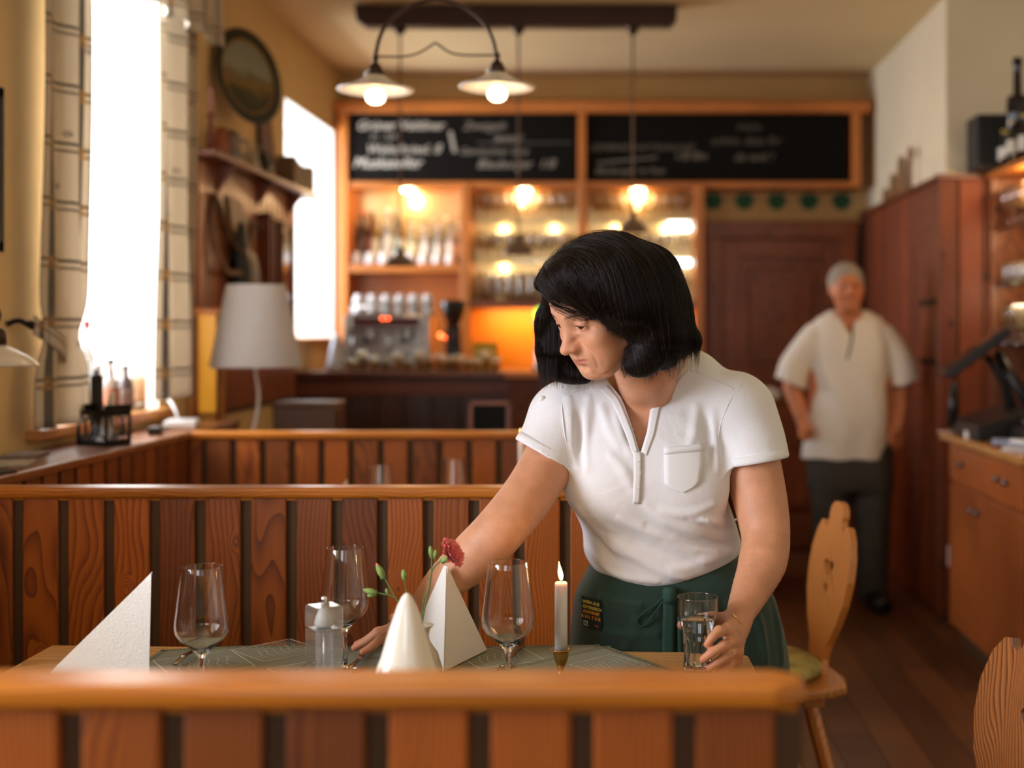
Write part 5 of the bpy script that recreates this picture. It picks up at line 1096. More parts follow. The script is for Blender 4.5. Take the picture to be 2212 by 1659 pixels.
# harness hanging on the panel
r = empty('horse_collar', (XL+.06, 5.62, 1.75), 'black and brown leather horse collar hanging on the boarded panel', 'harness'); LEA = mat('black_leather', (.010, .009, .008), .45); BRL = mat('brown_leather', (.16, .085, .035), .5, var=.3, vscale=20)
HR_ = Field(); cxx = XL+.075
HR_.add(ellip((cxx, 5.66, 1.60), (.050, .13, .135)), 0); HR_.add(ellip((cxx, 5.60, 1.47), (.045, .09, .10)), .05); HR_.add(ellip((cxx-.01, 5.58, 1.75), (.04, .05, .10)), .03); HR_.sub(capsule((cxx-.1, 5.49, 1.64), (cxx+.1, 5.49, 1.64), .05, .05), .02)
field_object('padded_body', HR_, (cxx-.1, 5.4, 1.3), (cxx+.12, 5.9, 1.95), .008, LEA, r, proj=False)
MB().tube(bez([(XL+.035, 5.34, 1.94), (XL+.06, 5.40, 1.82), (XL+.08, 5.50, 1.72), (XL+.09, 5.60, 1.72), (XL+.08, 5.72, 1.80), (XL+.05, 5.85, 1.86), (XL+.04, 6.0, 1.84)], 6), .016, n=8, flat=.4).tube(bez([(XL+.04, 5.32, 1.90), (XL+.05, 5.30, 1.75), (XL+.07, 5.40, 1.62), (XL+.09, 5.55, 1.62)], 6), .014, n=8, flat=.4).tube(bez([(XL+.05, 5.72, 1.66), (XL+.05, 5.9, 1.60), (XL+.035, 6.08, 1.62)], 6), .010, n=8).build('straps', BRL, r, smooth=True, W=True)
MB().prism([(5.40, 1.94), (5.62, 1.93), (5.70, 1.84), (5.58, 1.76), (5.46, 1.80)], XL+.05, XL+.075, 'x').build('saddle_flap', BRL, r, W=True, bevel=.01)
# two narrow glass-fronted frames on the panel catching the light
for ya, yb, za, zb_, lb in ((6.02, 6.12, 1.45, 1.92, 'narrow glass-fronted wall case left of the wider one on the panel'), (6.24, 6.46, 1.38, 1.90, 'glass-fronted wall case with bright reflections on the panel')):
    r = empty('wall_case', (XL+.03, (ya+yb)/2, za), lb, 'wall case'); b = MB()
    for q in ((ya, ya+.018, za, zb_), (yb-.018, yb, za, zb_), (ya, yb, za, za+.02), (ya, yb, zb_-.02, zb_)): b.box(XL+.027, XL+.085, *q)
    b.build('frame', W_DKX, r, W=True, bevel=.003); MB().box(XL+.028, XL+.034, ya+.018, yb-.018, za+.02, zb_-.02).build('backing', mat('cream_card', (.55, .42, .28), .6), r, W=True)
    MB().box(XL+.072, XL+.075, ya+.018, yb-.018, za+.02, zb_-.02).build('glass_front', PANE, r, W=True)
    for k in range(2):
        MB().lathe([(.0001, 0), (.022, 0), (.022, .13), (.008, .17), (.008, .20), (.0001, .20)], (XL+.054, (ya+yb)/2+(k-.5)*.035, za+.03+k*.20), n=14, M=Matrix.Diagonal((.6, .6, .8))).build('ornament', mat('gold', (.75, .5, .2), .2, 1) if k else mat('red_ornament', (.45, .08, .03), .4), r, smooth=True, W=True)
# amber glass door of a cupboard behind the lamp shade
ya = 5.08; r = empty('amber_cupboard', (XL+.09, 5.17, 0), 'wooden cupboard with glowing amber glass beside the white lamp shade', 'cupboard')
xa, xb = XL+.003, Xs(478, 5.12)
b = MB(); b.box(xa, xb, 5.10, 5.165, 0, 1.43); b.build('body', SILLW, r, W=True); MB().box(xa, xb+.01, 5.085, 5.17, 1.43, 1.455).build('top', W_OR, r, W=True, bevel=.004)
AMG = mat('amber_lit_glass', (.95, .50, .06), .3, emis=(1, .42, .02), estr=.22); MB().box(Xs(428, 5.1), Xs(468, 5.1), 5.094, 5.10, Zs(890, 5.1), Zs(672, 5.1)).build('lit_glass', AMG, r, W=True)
b = MB(); b.box(Xs(420, 5.09), Xs(428, 5.09), 5.085, 5.10, 0, 1.43).box(Xs(468, 5.09), xb, 5.085, 5.10, 0, 1.43); b.build('stile', W_DK, r, W=True)
# ================================================================ right side: glass shelves, cabinet, chairs
r = empty('glass_shelf_unit', (1.9, 5.4, 1.1), 'wooden wall unit with glass shelves full of drinking glasses at the right edge', 'shelf unit'); XU = 1.705
W_SH = wood('orange_shelf_back', (.16, .045, .015), (.36, .11, .035), (.46, .15, .05), 'z', spread=.3)
b = MB(); y = 4.35
while y < 5.98: b.box(2.02, 2.035, y, min(y+.108, 5.98), .95, 2.06); y += .116
b.build('back_boards', W_SH, r, W=True, bevel=.002)
MB().box(2.034, 2.05, 4.34, 5.985, .92, 2.08).build('backing', GROOVE, r, W=True)
MB().box(XU, 2.05, 4.33, 5.985, 2.072, 2.10).build('top_board', W_OR, r, W=True, bevel=.004)
b = MB(); b.box(XU+.02, 2.02, 5.955, 5.985, .93, 2.072); b.build('side_board', W_SH, r, W=True, bevel=.003)
for z in (1.825, 1.565, 1.305): MB().box(XU+.03, 2.02, 4.36, 5.95, z-.004, z+.004).build('glass_shelf', SHG, r, W=True); MB().box(2.0, 2.02, 4.36, 5.95, z-.02, z-.004).build('shelf_rail', W_DKX, r, W=True)
for y in (4.65, 5.1, 5.5):
    c = Vector((1.80, y, 2.066)); MB().lathe([(.0001, 0), (.028, 0), (.026, -.008), (.0001, -.012)], c, n=20).build('spot_bulb', BUL, r, smooth=True, W=True); point('spot_light', c+Vector((0, 0, -.04)), 6.5, parent=r)
for z_ in (1.80, 1.54):
    for y_ in (5.35, 5.75): point('shelf_fill_light', (XU+.03, y_, z_), 1.2, (1, .78, .5), .012, r)  # added fill points, no lamp there, to brighten the shelved glasses
rg = random.Random(33)
for zi, (z, kind, h, rr, nm, gr) in enumerate(((1.8295, 'wine', .19, .040, 'large stemmed wine glass on the upper glass shelf at the right edge', 'wine glasses on the upper glass shelf'), (1.5695, 'tumbler', .10, .031, 'drinking glass on the second glass shelf at the right edge', 'glasses on the second glass shelf'), (1.3095, 'flute', .17, .028, 'slender glass on the lowest glass shelf at the right edge', 'glasses on the lowest glass shelf'))):
    pr = stemglass('shelf_glass', nm, h, rr, gr, kind); n_ = 0; st = rr*2.25
    for row_ in range(3):
        y = 5.90-rr-(row_ % 2)*st*.5
        while y > 4.6:
            o = pr if n_ == 0 else dup(pr, (0, 0, 0)); o.location = (XU+.075+row_*.085, y, z); n_ += 1; y -= st*1.12
# bottles, loudspeaker and dark bottle on top
r = empty('loudspeaker', (Xs(2140, 5.88), 5.88, 2.1005), 'black box loudspeaker standing on top of the glass shelf unit', 'loudspeaker')
MB().box(-.085, .085, -.09, .10, 0, .245).build('cabinet', mat('speaker_black', (.012, .012, .012), .6), r, bevel=.006); MB().box(-.075, .075, -.094, -.0905, .01, .235).build('grille', mat('grille_black', (.016,)*3, .8, bump=.5, bscale=900), r, bevel=.002)
tb = bottle('wine_bottle', 'tall black wine bottle cut by the right edge on top of the shelf unit', .47, .048, (.012, .010, .010), (.012, .010, .010), None, glass=False, neck=.38); tb.location = (Xs(2198, 5.66), 5.66, 2.1005)
o = bottle('wine_bottle', 'dark wine bottle with pale label in the row on top of the shelf unit', .30, .036, (.02, .02, .015), (.70, .50, .08), (.72, .68, .58), 'bottles on top of the shelf unit', glass=False); o.location = (Xs(2168, 5.74), 5.74, 2.1005); o.scale = (.7, .7, .55)
for i, (u, y, sc_) in enumerate(((2174, 5.60, .45), (2186, 5.50, .55), (2212, 5.44, .62))): q = dup(o, (Xs(u, y), y, 2.1005)); q.scale = (.62, .62, sc_); 
sb_ = [empty('upright_spoon', (1.50, 6.62, 2.101), 'pinkish wooden spoon standing on the panelling ledge of the right wall', 'spoon')]
MB().tube([(0, 0, 0), (0, 0, .15)], .010, n=8).ball((0, 0, .18), .030, sc=(.6, 1, 1.3)).build('spoon_body', mat('pinkish_wood', (.38, .20, .14), .6), sb_[0], smooth=True)
for i, (y, h, lb) in enumerate(((6.85, .20, 'brown wooden sign standing on the panelling ledge beside the spoon'), (7.05, .13, 'ochre carved block standing on the panelling ledge'), (7.25, .07, 'small low ochre block farthest back on the panelling ledge'))):
    r = empty('carved_sign', (1.505, y, 2.101), lb, 'carving'); MB().prism([(-.05, 0), (.05, 0), (.055, h*.8), (.02, h), (-.03, h*.93)], -.012, .012, 'x').build('board', wood('ochre_carving', (.16, .07, .03), (.34, .18, .08), (.42, .24, .11), 'z', knots=False), r, bevel=.003)
# ---------------------------------------------------------------- cabinet with drawers
r = empty('pine_cabinet', (1.75, 5.1, 0), 'knotty pine cabinet with drawers and doors at the right, carrying the till', 'cabinet'); XF = 1.445
PC = wood('knotty_pine', (.16, .035, .007), (.38, .095, .018), (.48, .135, .028), 'z', spread=.08); PCX = wood('knotty_pine_lying', (.16, .035, .007), (.38, .095, .018), (.48, .135, .028), 'y', spread=.08)
Y0, Y1 = 4.565, 5.64
MB().box(XF+.02, 2.05, Y0, Y1, .07, .885).build('carcass', PC, r, W=True, bevel=.003); MB().box(XF+.05, 2.0, Y0+.03, Y1-.03, 0, .07).build('plinth', GROOVE, r, W=True)
MB().box(XF-.03, 2.06, Y0-.02, Y1+.04, .885, .918).build('worktop', wood('orange_worktop', (.36, .14, .03), (.60, .26, .06), (.70, .33, .09), 'y', spread=.08, knots=False, rough=.3, coat=.3), r, W=True, bevel=.006)
KN = mat('dark_steel_knob', (.22, .21, .20), .25, 1); ym = 5.19
def knob(par, y, z, s=1): MB().lathe([(.0001, .024), (.010, .022), (.0145, .014), (.012, .008), (.006, .004), (.006, -.002), (.0001, -.002)], (XF-.0, y, z), n=20, M=Matrix.Rotation(-PI/2, 3, 'Y')).build('knob', KN, par, smooth=True, W=True)
for ya, yb in ((Y0+.03, ym-.10), (ym-.09, Y1-.02)):
    d = MB().box(XF, XF+.019, ya, yb, .715, .872).build('drawer_front', PCX, r, W=True, bevel=.005); knob(d, (ya+yb)/2+.04, .80); knob(d, (ya+yb)/2-.07, .80) if yb < ym else None
for i, (ya, yb) in enumerate(((Y0+.03, ym-.004), (ym+.004, Y1-.02))):
    d = MB().box(XF, XF+.019, ya, yb, .085, .700).build('cabinet_door', PC, r, W=True, bevel=.005); knob(d, (ym-.04 if i == 0 else ym+.04), .63)
MB().box(XF-.002, XF+.01, Y1-.02, Y1-.005, .56, .66).build('hinge', BLI, r, W=True); MB().box(XF-.004, XF+.006, Y1-.015, Y1-.003, .33, .42).build('pale_tag', mat('pale_tag', (.55, .50, .46), .6), r, W=True)
# till, papers, cups on the worktop
WZ = .9185
r = empty('cash_register', (1.60, 5.36, WZ), 'black touch-screen till with tilted monitor on the pine cabinet', 'till'); BT = mat('till_black', (.014, .013, .013), .35)
MB().prism([(-.16, 0), (.20, 0), (.20, .10), (.06, .13), (-.16, .06)], -.20, .22, 'y').build('base', BT, r, bevel=.008)
MM = Matrix.Translation((-.115, .0, .355)) @ Matrix.Rotation(math.radians(-8), 4, 'Z') @ Matrix.Rotation(math.radians(-37), 4, 'Y')
MB().box(-.155, .155, -.12, .12, -.02, .02, M=MM).build('monitor', BT, r, bevel=.008); MB().box(-.14, .14, -.105, .105, .0205, .022, M=MM).build('screen', mat('dark_screen', (.045, .022, .012), .12), r)
MB().tube([(.05, .03, .10), (.02, .03, .22), (-.06, .0, .335)], [.05, .035, .03], n=12, flat=.5).build('stand', BT, r, smooth=True); MB().tube([(-.16, .19, .03), (-.15, .20, .22)], [.025, .015], n=10).build('card_reader_post', BT, r, smooth=True)
MB().tube([(-.03, -.02, .36), (.14, -.08, .05)], [.022, .03], n=10).build('rear_strut', BT, r, smooth=True)
MB().prism([(-.13, .062), (.02, .10), (.02, .104), (-.13, .066)], -.12, .12, 'y').build('paper_slip', mat('ivory_paper', (.62, .56, .44), .7), r)
r = empty('receipt_printer', (1.66, 5.04, WZ), 'low black receipt printer in front of the till', 'printer'); MB().prism([(-.10, 0), (.10, 0), (.10, .085), (-.04, .085), (-.10, .055)], -.08, .08, 'y').build('housing', BT, r, bevel=.006); MB().box(-.06, .02, -.05, .05, .0855, .0875).build('paper_roll_slip', mat('ivory_paper', (.62, .56, .44), .7), r)
for i, (u, y, h, rr, m, lb) in enumerate(((2046, 5.58, .075, .017, mat('grey_green_tumbler', (.10, .11, .10), .3), 'dark grey beaker at the far end of the pine cabinet'), (2070, 5.47, .075, .017, mat('pale_grey_beaker', (.25, .23, .18), .35), 'pale grey beaker beside the till'))):
    r = empty('beaker', (1.47+.03*i, y, WZ), lb, 'beaker'); MB().lathe([(.0001, 0), (rr*.9, 0), (rr, .01), (rr*1.05, h), (rr*.95, h), (rr*.9, .01), (.0001, .01)], n=24).build('beaker_body', m, r, smooth=True)
r = empty('note_pad', (1.465, 5.33, WZ), 'small white note block at the front of the pine cabinet', 'note pad'); MB().box(-.026, .026, -.03, .03, 0, .03).build('paper_block', NAP, r, bevel=.001)
r = empty('paper_tray', (1.53, 5.60, WZ), 'pinkish paper slip at the far corner of the pine cabinet', 'paper'); MB().box(-.13, -.02, -.05, .05, 0, .006).build('paper', mat('pinkish_paper', (.62, .46, .38), .7), r)
PB = mat('blue_print', (.35, .42, .62), .7); PW = mat('white_sheet', (.74, .73, .72), .8, var=.12, vscale=14)
for i, (x, y, rz, w_, h_, m, lb) in enumerate(((1.52, 4.83, -.35, .15, .20, PW, 'white paper sheets stacked on the near end of the pine cabinet'), (1.485, 4.93, -.2, .10, .13, PB, 'light blue booklet among the papers on the pine cabinet'), (1.56, 4.78, .25, .17, .12, PW, 'white sheet lying askew on the papers'))):
    r = empty('paper_stack', (x, y, WZ+.0135*i), lb, 'papers', rz=rz); b = MB()
    for k in range(4): b.box(-w_/2+k*.002, w_/2+k*.001, -h_/2-k*.0015, h_/2, k*.0032, k*.0032+.003)
    b.build('sheets', m, r)
# ---------------------------------------------------------------- two pine chairs with carved backs
CHW = wood('honey_pine_chair', (.24, .07, .014), (.56, .205, .042), (.68, .28, .065), 'z', ring=60, spread=.05, knots=False, rough=.32, coat=.35)
CHD = wood('dark_grained_chair', (.06, .016, .005), (.27, .088, .022), (.40, .14, .038), 'z', ring=70, spread=.05, knots=False, rough=.3, contrast=1.3, coat=.35)
def farm_chair(name, label, m, loc, rz, lean=.17, cushion=None, hh=1.0):
    """plank chair: sitter looks along local -Y, back board at +Y"""
    r = empty(name, loc, label, 'chair', rz=rz)
    seat = [(-.19, -.20), (-.10, -.225), (.10, -.225), (.19, -.20), (.215, -.05), (.20, .12), (.165, .20), (.09, .225), (-.09, .225), (-.165, .20), (-.20, .12), (-.215, -.05)]
    MB().prism(seat, .425, .455, 'z').build('seat', m, r, bevel=.010, seg=3)
    MB().box(-.15, .15, -.135, -.075, .395, .4248).box(-.15, .15, .085, .145, .395, .4248).build('seat_batten', m, r, bevel=.004)
    for sx in (-1, 1):
        for sy in (-1, 1):
            MB().tube([(sx*.12, sy*.11, .415), (sx*.165, sy*.155, .20), (sx*.20, sy*.19, 0)], [.022, .020, .014], n=8).build('leg', m, r, bevel=.003)
    # carved outline of the back: narrow foot, belly, shoulders with notches, round head
    half_ = [(.075, 0), (.066, .05), (.080, .10), (.130, .17), (.168, .25), (.182, .33), (.176, .40), (.150, .465), (.118, .500), (.098, .503), (.092, .488), (.078, .480), (.062, .490), (.056, .512), (.060, .530), (.052, .556), (.032, .572), (.0, .577)]
    pts = half_+[(-x, z) for x, z in half_[-2::-1]]
    heart = [(0, .030)]+[(.034*math.sin(t)**3*1.0, .012*(1.6*math.cos(t)-.6*math.cos(2*t)-.25*math.cos(3*t))-.006) for t in np.linspace(.25, PI, 14)]
    heart = heart+[(-x, z) for x, z in heart[-2:0:-1]]
    hz0 = .36; bm = bmesh.new(); th = .012
    from mathutils.geometry import tessellate_polygon
    for s_ in (0,): pass
    outer = [Vector((x, 0, z)) for x, z in pts]; hl = [Vector((x*1.25, 0, hz0+z*1.5)) for x, z in heart]; hl2 = [Vector((x*.55, 0, hz0-.075+z*.85)) for x, z in heart]
    polys = [outer, hl, hl2]; tris = tessellate_polygon([[(p.x, p.z, 0) for p in q] for q in polys]); flat = [p for q in polys for p in q]; n = len(flat)
    vs = [p+Vector((0, -th, 0)) for p in flat]+[p+Vector((0, th, 0)) for p in flat]; fs = []
    for t in tris:
        a, b_, c = [flat[i] for i in t]; up = (b_-a).cross(c-a).y
        f = tuple(t) if up < 0 else tuple(t)[::-1]; fs.append(f); fs.append(tuple(i+n for i in f[::-1]))
    k = 0
    for q in polys:
        L_ = len(q)
        for i in range(L_): fs.append((k+i, k+(i+1) % L_, n+k+(i+1) % L_, n+k+i))
        k += L_
    M = Matrix.Translation((0, .178, .452)) @ Matrix.Rotation(-lean, 4, 'X') @ Matrix.Scale(hh*.90, 4)
    mb = MB(); mb.add([M @ v for v in vs], fs, .4); o = mb.build('back_board', m, r, bevel=.0035, seg=2)
    me = o.data; bm.from_mesh(me); bmesh.ops.recalc_face_normals(bm, faces=bm.faces); bm.to_mesh(me); bm.free()
    if cushion:
        b = MB(); b.lathe([(.0001, .456), (.15, .457), (.178, .466), (.182, .480), (.165, .494), (.10, .499), (.0001, .498)], n=36, M=Matrix.Diagonal((1, 1, 1))); b.build('seat_cushion', cushion, r, smooth=True)
    return r
CUSH = mat('striped_cushion', (.42, .36, .12), .9, var=.45, vscale=16, bump=.3, bscale=300)
farm_chair('wooden_chair', 'honey pine farm chair with carved heart back and cushion behind the woman', CHW, (.355, 3.42, 0), math.radians(-78), cushion=CUSH, lean=.16, hh=.88)
farm_chair('wooden_chair', 'dark-grained farm chair back with heart cut-out at the bottom right corner', CHD, (.475, 1.99, 0), math.radians(-66), lean=.17, hh=.89)
# second table with its own settings
t = empty('dining_table', (-.42, 3.65, 0), 'second dining table in the booth behind, mostly hidden by the partition', 'table')
MB().box(-1.2, .135, 3.30, 4.02, TZ-.03, TZ).build('table_top', TBL, t, W=True, bevel=.006)
for x in (-1.1, .05):
    for y in (3.36, 3.9): MB().box(x, x+.055, y, y+.055, 0, TZ-.03).build('table_leg', TBLY, t, W=True)
gs = dup(g0, (*at_z(822, 735), TZ+.0005), 'left wine glass rising above the middle partition rail', group='wine glasses on the table behind'); gs2 = dup(g0, (*at_z(981, 702), TZ+.0005), 'right wine glass rising above the middle partition rail', group='wine glasses on the table behind')
for o in (gs, gs2): o['group'] = 'wine glasses on the table behind'
def small_nap(u, s, lab, flip=1, h=.205):
    x, y = at_z(u, s); r = empty('napkin', (x, y, TZ+.001), lab, 'napkin', 'folded white napkins'); a = Vector((.0, 0, h)); p1, p2, p3 = Vector((-flip*.15, -.02, 0)), Vector((.01*flip, -.06, 0)), Vector((.0, .07, 0)); b = MB()
    b.add([a, p1, p2, p3], [(0, 1, 2), (0, 2, 3), (0, 3, 1)]); b.build('paper', NAP, r, solid=.002)
small_nap(750, 745, 'tip of a white napkin above the middle partition rail left of the glasses', h=.185); small_nap(1112, 735, 'tip of a white napkin above the rail beside the woman\'s arm', h=.20)
candle('brass candle holder on the table behind', 'tall white candle burning behind the woman\'s raised arm', 1128, 700, H-(952-V0)/700, TZ+.055, group=None)
# ================================================================ the woman laying the table
def tone_mat(name, rough, sss=0, bump=0, bscale=900, spots=False, spec=.4, sheen=0):
    m, nt, b = new_mat(name); L = nt.links.new; at = nd(nt, 'ShaderNodeAttribute', attribute_name='tone'); out = at.outputs['Color']
    tc = nd(nt, 'ShaderNodeTexCoord')
    if spots:
        v = nd(nt, 'ShaderNodeTexNoise'); v.inputs['Scale'].default_value = 420; v.inputs['Detail'].default_value = 1; L(tc.outputs['Object'], v.inputs['Vector'])
        r = nd(nt, 'ShaderNodeMapRange', interpolation_type='SMOOTHSTEP'); r.inputs['From Min'].default_value = .68; r.inputs['From Max'].default_value = .80; r.inputs['To Min'].default_value = 0; r.inputs['To Max'].default_value = .30; L(v.outputs['Fac'], r.inputs['Value'])
        n = nd(nt, 'ShaderNodeTexNoise'); n.inputs['Scale'].default_value = 28; n.inputs['Detail'].default_value = 4; L(tc.outputs['Object'], n.inputs['Vector'])
        r2 = nd(nt, 'ShaderNodeMapRange'); r2.inputs['From Min'].default_value = .35; r2.inputs['From Max'].default_value = .7; r2.inputs['To Min'].default_value = 1.06; r2.inputs['To Max'].default_value = .88; L(n.outputs['Fac'], r2.inputs['Value'])
        s = nd(nt, 'ShaderNodeVectorMath', operation='SCALE'); L(out, s.inputs[0]); L(r2.outputs[0], s.inputs['Scale'])
        mx = nd(nt, 'ShaderNodeMix', data_type='RGBA'); L(r.outputs[0], mx.inputs['Factor']); L(s.outputs[0], mx.inputs['A']); mx.inputs['B'].default_value = (.22, .075, .03, 1); out = mx.outputs['Result']
    L(out, b.inputs['Base Color']); b.inputs['Roughness'].default_value = rough; b.inputs['Specular IOR Level'].default_value = spec; b.inputs['Sheen Weight'].default_value = sheen
    if sss: b.inputs['Subsurface Weight'].default_value = sss; b.inputs['Subsurface Radius'].default_value = (1, .35, .2); b.inputs['Subsurface Scale'].default_value = .008
    if bump:
        n = nd(nt, 'ShaderNodeTexNoise'); n.inputs['Scale'].default_value = bscale; n.inputs['Detail'].default_value = 3; L(tc.outputs['Object'], n.inputs['Vector'])
        bp = nd(nt, 'ShaderNodeBump'); bp.inputs['Strength'].default_value = bump; bp.inputs['Distance'].default_value = .002; L(n.outputs['Fac'], bp.inputs['Height']); L(bp.outputs[0], b.inputs['Normal'])
    MATS[name] = m; return m
SKIN = tone_mat('skin', .46, sss=.35, bump=.25, spots=True)
WR = empty('person', Q(1465, 1900, 2.70).xy.to_3d(), 'woman with dark bobbed hair in white blouse and green apron setting the table', 'person')
# ---- head frame
yaw, pit, rol = math.radians(53), math.radians(27), math.radians(-3)
F0 = Vector((-math.sin(yaw), -math.cos(yaw), 0)); hF = F0*math.cos(pit)-Vector((0, 0, 1))*math.sin(pit); hU = F0*math.sin(pit)+Vector((0, 0, 1))*math.cos(pit); hL = hU.cross(hF)
hL, hU = hL*math.cos(rol)+hU*math.sin(rol), hU*math.cos(rol)-hL*math.sin(rol)
HR = A([list(hL), list(hF), list(hU)]); HC = A(Q(1303, 656, 2.375)); HS = 1.0
def hd(x, y, z): return HC+HS*(A([x, y, z]) @ HR)
def hcap(a, b, ra, rb=None): return capsule(hd(*a), hd(*b), ra*HS, (ra if rb is None else rb)*HS)
def hell(c, r): return ellip(hd(*c), A(r)*HS, HR)
B = Field()     # the whole body
# torso under the clothes
def row(v, u0, u1, Y, b): return (H-(v-V0)*Y/FP, (u0-U0)*Y/FP, (u1-U0)*Y/FP, Y, b)
torso = [row(872, 1262, 1545, 2.590, .062), row(915, 1240, 1570, 2.595, .082), row(960, 1232, 1560, 2.60, .112), row(1020, 1240, 1550, 2.605, .122),
         row(1080, 1245, 1565, 2.61, .118), row(1140, 1275, 1580, 2.63, .105), row(1200, 1282, 1588, 2.65, .108), row(1300, 1272, 1630, 2.68, .122), row(1400, 1255, 1670, 2.70, .135), row(1470, 1262, 1670, 2.71, .13)]
B.add(stack(torso), .0)
SHR, SHL = Q(1222, 905, 2.57), Q(1592, 893, 2.57)
B.add(capsule(Q(1330, 856, 2.585), Q(1235, 890, 2.575), .042, .05), .03); B.add(capsule(Q(1480, 846, 2.585), Q(1575, 875, 2.575), .042, .054), .03)
B.add(capsule(Q(1408, 872, 2.585), Q(1395, 800, 2.51), .050, .054), .04)          # neck
B.add(capsule(Q(1395, 800, 2.50), hd(0, -.035, -.055), .055, .054), .03)
B.add(capsule(Q(1368, 805, 2.465), Q(1388, 880, 2.540), .010, .008), .03); B.add(capsule(Q(1440, 790, 2.47), Q(1400, 880, 2.54), .012, .008), .03)
# legs
for sx in (-.095, .095):
    B.add(chain([(.13+sx*.9, 2.72, .78), (.13+sx, 2.72, .48), (.13+sx, 2.74, .28), (.13+sx, 2.75, .09)], [.095, .060, .052, .036]), .02)
    B.add(capsule((.13+sx, 2.77, .045), (.13+sx*1.2, 2.60, .035), .036, .028), .02)
# arms
RA = [(SHR[:], .058), (Q(1192, 985, 2.53)[:], .054), (Q(1143, 1066, 2.46)[:], .050), (Q(1086, 1138, 2.405)[:], .0485), (Q(1030, 1196, 2.40)[:], .0475), (Q(960, 1258, 2.41)[:], .037), (Q(916, 1310, 2.42)[:], .0275), (Q(898, 1332, 2.42)[:], .0245)]
LA = [(SHL[:], .062), (Q(1620, 985, 2.555)[:], .058), (Q(1643, 1085, 2.53)[:], .0535), (Q(1654, 1160, 2.50)[:], .0475), (Q(1647, 1215, 2.46)[:], .0465), (Q(1622, 1275, 2.41)[:], .036), (Q(1601, 1322, 2.355)[:], .0265), (Q(1593, 1345, 2.325)[:], .0255)]
B.add(chain([p for p, r in RA], [r for p, r in RA]), .03); B.add(chain([p for p, r in LA], [r for p, r in LA]), .03)
# hands: palm spread from the wrist to each knuckle, then fingers joint by joint
def finger(pts, rs, k=.006): B.add(chain([Q(*p)[:] for p in pts], rs, 4), k)
TIPS = []
def hand(wr, mcps, fingers, thumb, palm_r=.0125):
    for m in mcps: B.add(capsule(Q(*wr), Q(*m), .0155, palm_r), .012)
    for i in range(3): B.add(capsule(Q(*mcps[i]), Q(*mcps[i+1]), palm_r-.001, palm_r-.001), .008)
    for m, f, rr in zip(mcps, fingers, ((.0098, .0086, .0078, .0064), (.0100, .0088, .008, .0066), (.0095, .0084, .0075, .0062), (.0086, .0074, .0066, .0056))):
        finger([m]+f, rr); TIPS.append(A(Q(*f[-1])))
        B.add(ellip(Q(*f[0]), (rr[1]*1.10,)*3), .006)
    finger(thumb, (.0165, .012, .0105, .0088), .012); TIPS.append(A(Q(*thumb[-1])))
hand((900, 1332, 2.42), [(858, 1366, 2.378), (854, 1356, 2.402), (854, 1355, 2.427), (860, 1363, 2.452)],
     [[(826, 1379, 2.362), (803, 1397, 2.352), (784, 1408, 2.345)], [(816, 1368, 2.392), (790, 1386, 2.388), (766, 1399, 2.385)],
      [(816, 1366, 2.43), (790, 1383, 2.438), (770, 1392, 2.445)], [(822, 1381, 2.465), (806, 1390, 2.475), (793, 1394, 2.48)]],
     [(893, 1350, 2.40), (874, 1361, 2.362), (858, 1349, 2.345), (849, 1335, 2.335)])
hand((1597, 1335, 2.34), [(1571, 1362, 2.277), (1583, 1385, 2.277), (1589, 1406, 2.284), (1588, 1424, 2.296)],
     [[(1553, 1364, 2.245), (1538, 1378, 2.234), (1528, 1392, 2.235)], [(1562, 1396, 2.240), (1538, 1410, 2.230), (1519, 1424, 2.236)],
      [(1570, 1417, 2.246), (1550, 1430, 2.238), (1533, 1442, 2.243)], [(1574, 1436, 2.262), (1558, 1447, 2.252), (1546, 1455, 2.255)]],
     [(1588, 1350, 2.325), (1548, 1336, 2.338), (1505, 1340, 2.336), (1473, 1350, 2.318)])
# ---- head
B.add(hell((0, -.018, .036), (.074, .094, .084)), .02)
B.add(hell((0, .030, -.012), (.064, .058, .088)), .03)
B.add(hell((0, .052, .035), (.056, .040, .042)), .03)                       # forehead
B.add(hell((0, .034, -.072), (.048, .050, .036)), .025)
B.add(hell((0, .072, -.100), (.020, .019, .017)), .02)                      # chin
for s in (-1, 1):
    B.add(hcap((s*.056, -.004, -.056), (s*.026, .058, -.096), .017, .018), .025)   # jaw line
    B.add(hell((s*.036, .060, -.034), (.026, .026, .022)), .02)                   # cheek bone
    B.add(hell((s*.034, .053, -.064), (.024, .026, .028)), .02)                   # cheek
    B.add(hcap((s*.012, .088, .018), (s*.045, .072, .018), .0075), .014)          # brow ridge
B.add(hell((0, .045, -.098), (.034, .040, .018)), .02)                      # soft underside of the chin
for s in (-1, 1): B.sub(hell((s*.031, .098, .000), (.015, .013, .0095)), .014)
EYE = [(s*.0305, .0765, -.001) for s in (-1, 1)]
for s, e in zip((-1, 1), EYE):
    B.add(hell(e, (.0138, .0136, .0134)), .003)
    B.add(hcap((s*.018, .087, .0085), (s*.043, .079, .0075), .0036), .005)         # lid fold
    B.add(hcap((s*.020, .086, -.0155), (s*.040, .080, -.0125), .0028), .007)        # bag under the eye
# slit between the lids: she looks down
def slit(s):
    c = hd(s*.0305, .0765, -.001)
    def f(P):
        q = (P-c) @ HR.T; x, y, z = q[:, 0], q[:, 1], q[:, 2]; el = np.arctan2(z, np.maximum(y, 1e-5)); az = np.arctan2(x*s, np.maximum(y, 1e-5))
        mid = -.27-.12*az; half = .36*np.clip(1-(az-.04)**2/.98**2, -1, 1); d = (np.abs(el-mid)-half)*.013
        return np.maximum(np.maximum(d, .0112-np.linalg.norm(q, axis=1)), -y)
    return Prim(c, .016, f)
for s in (-1, 1): B.sub(slit(s), .001)
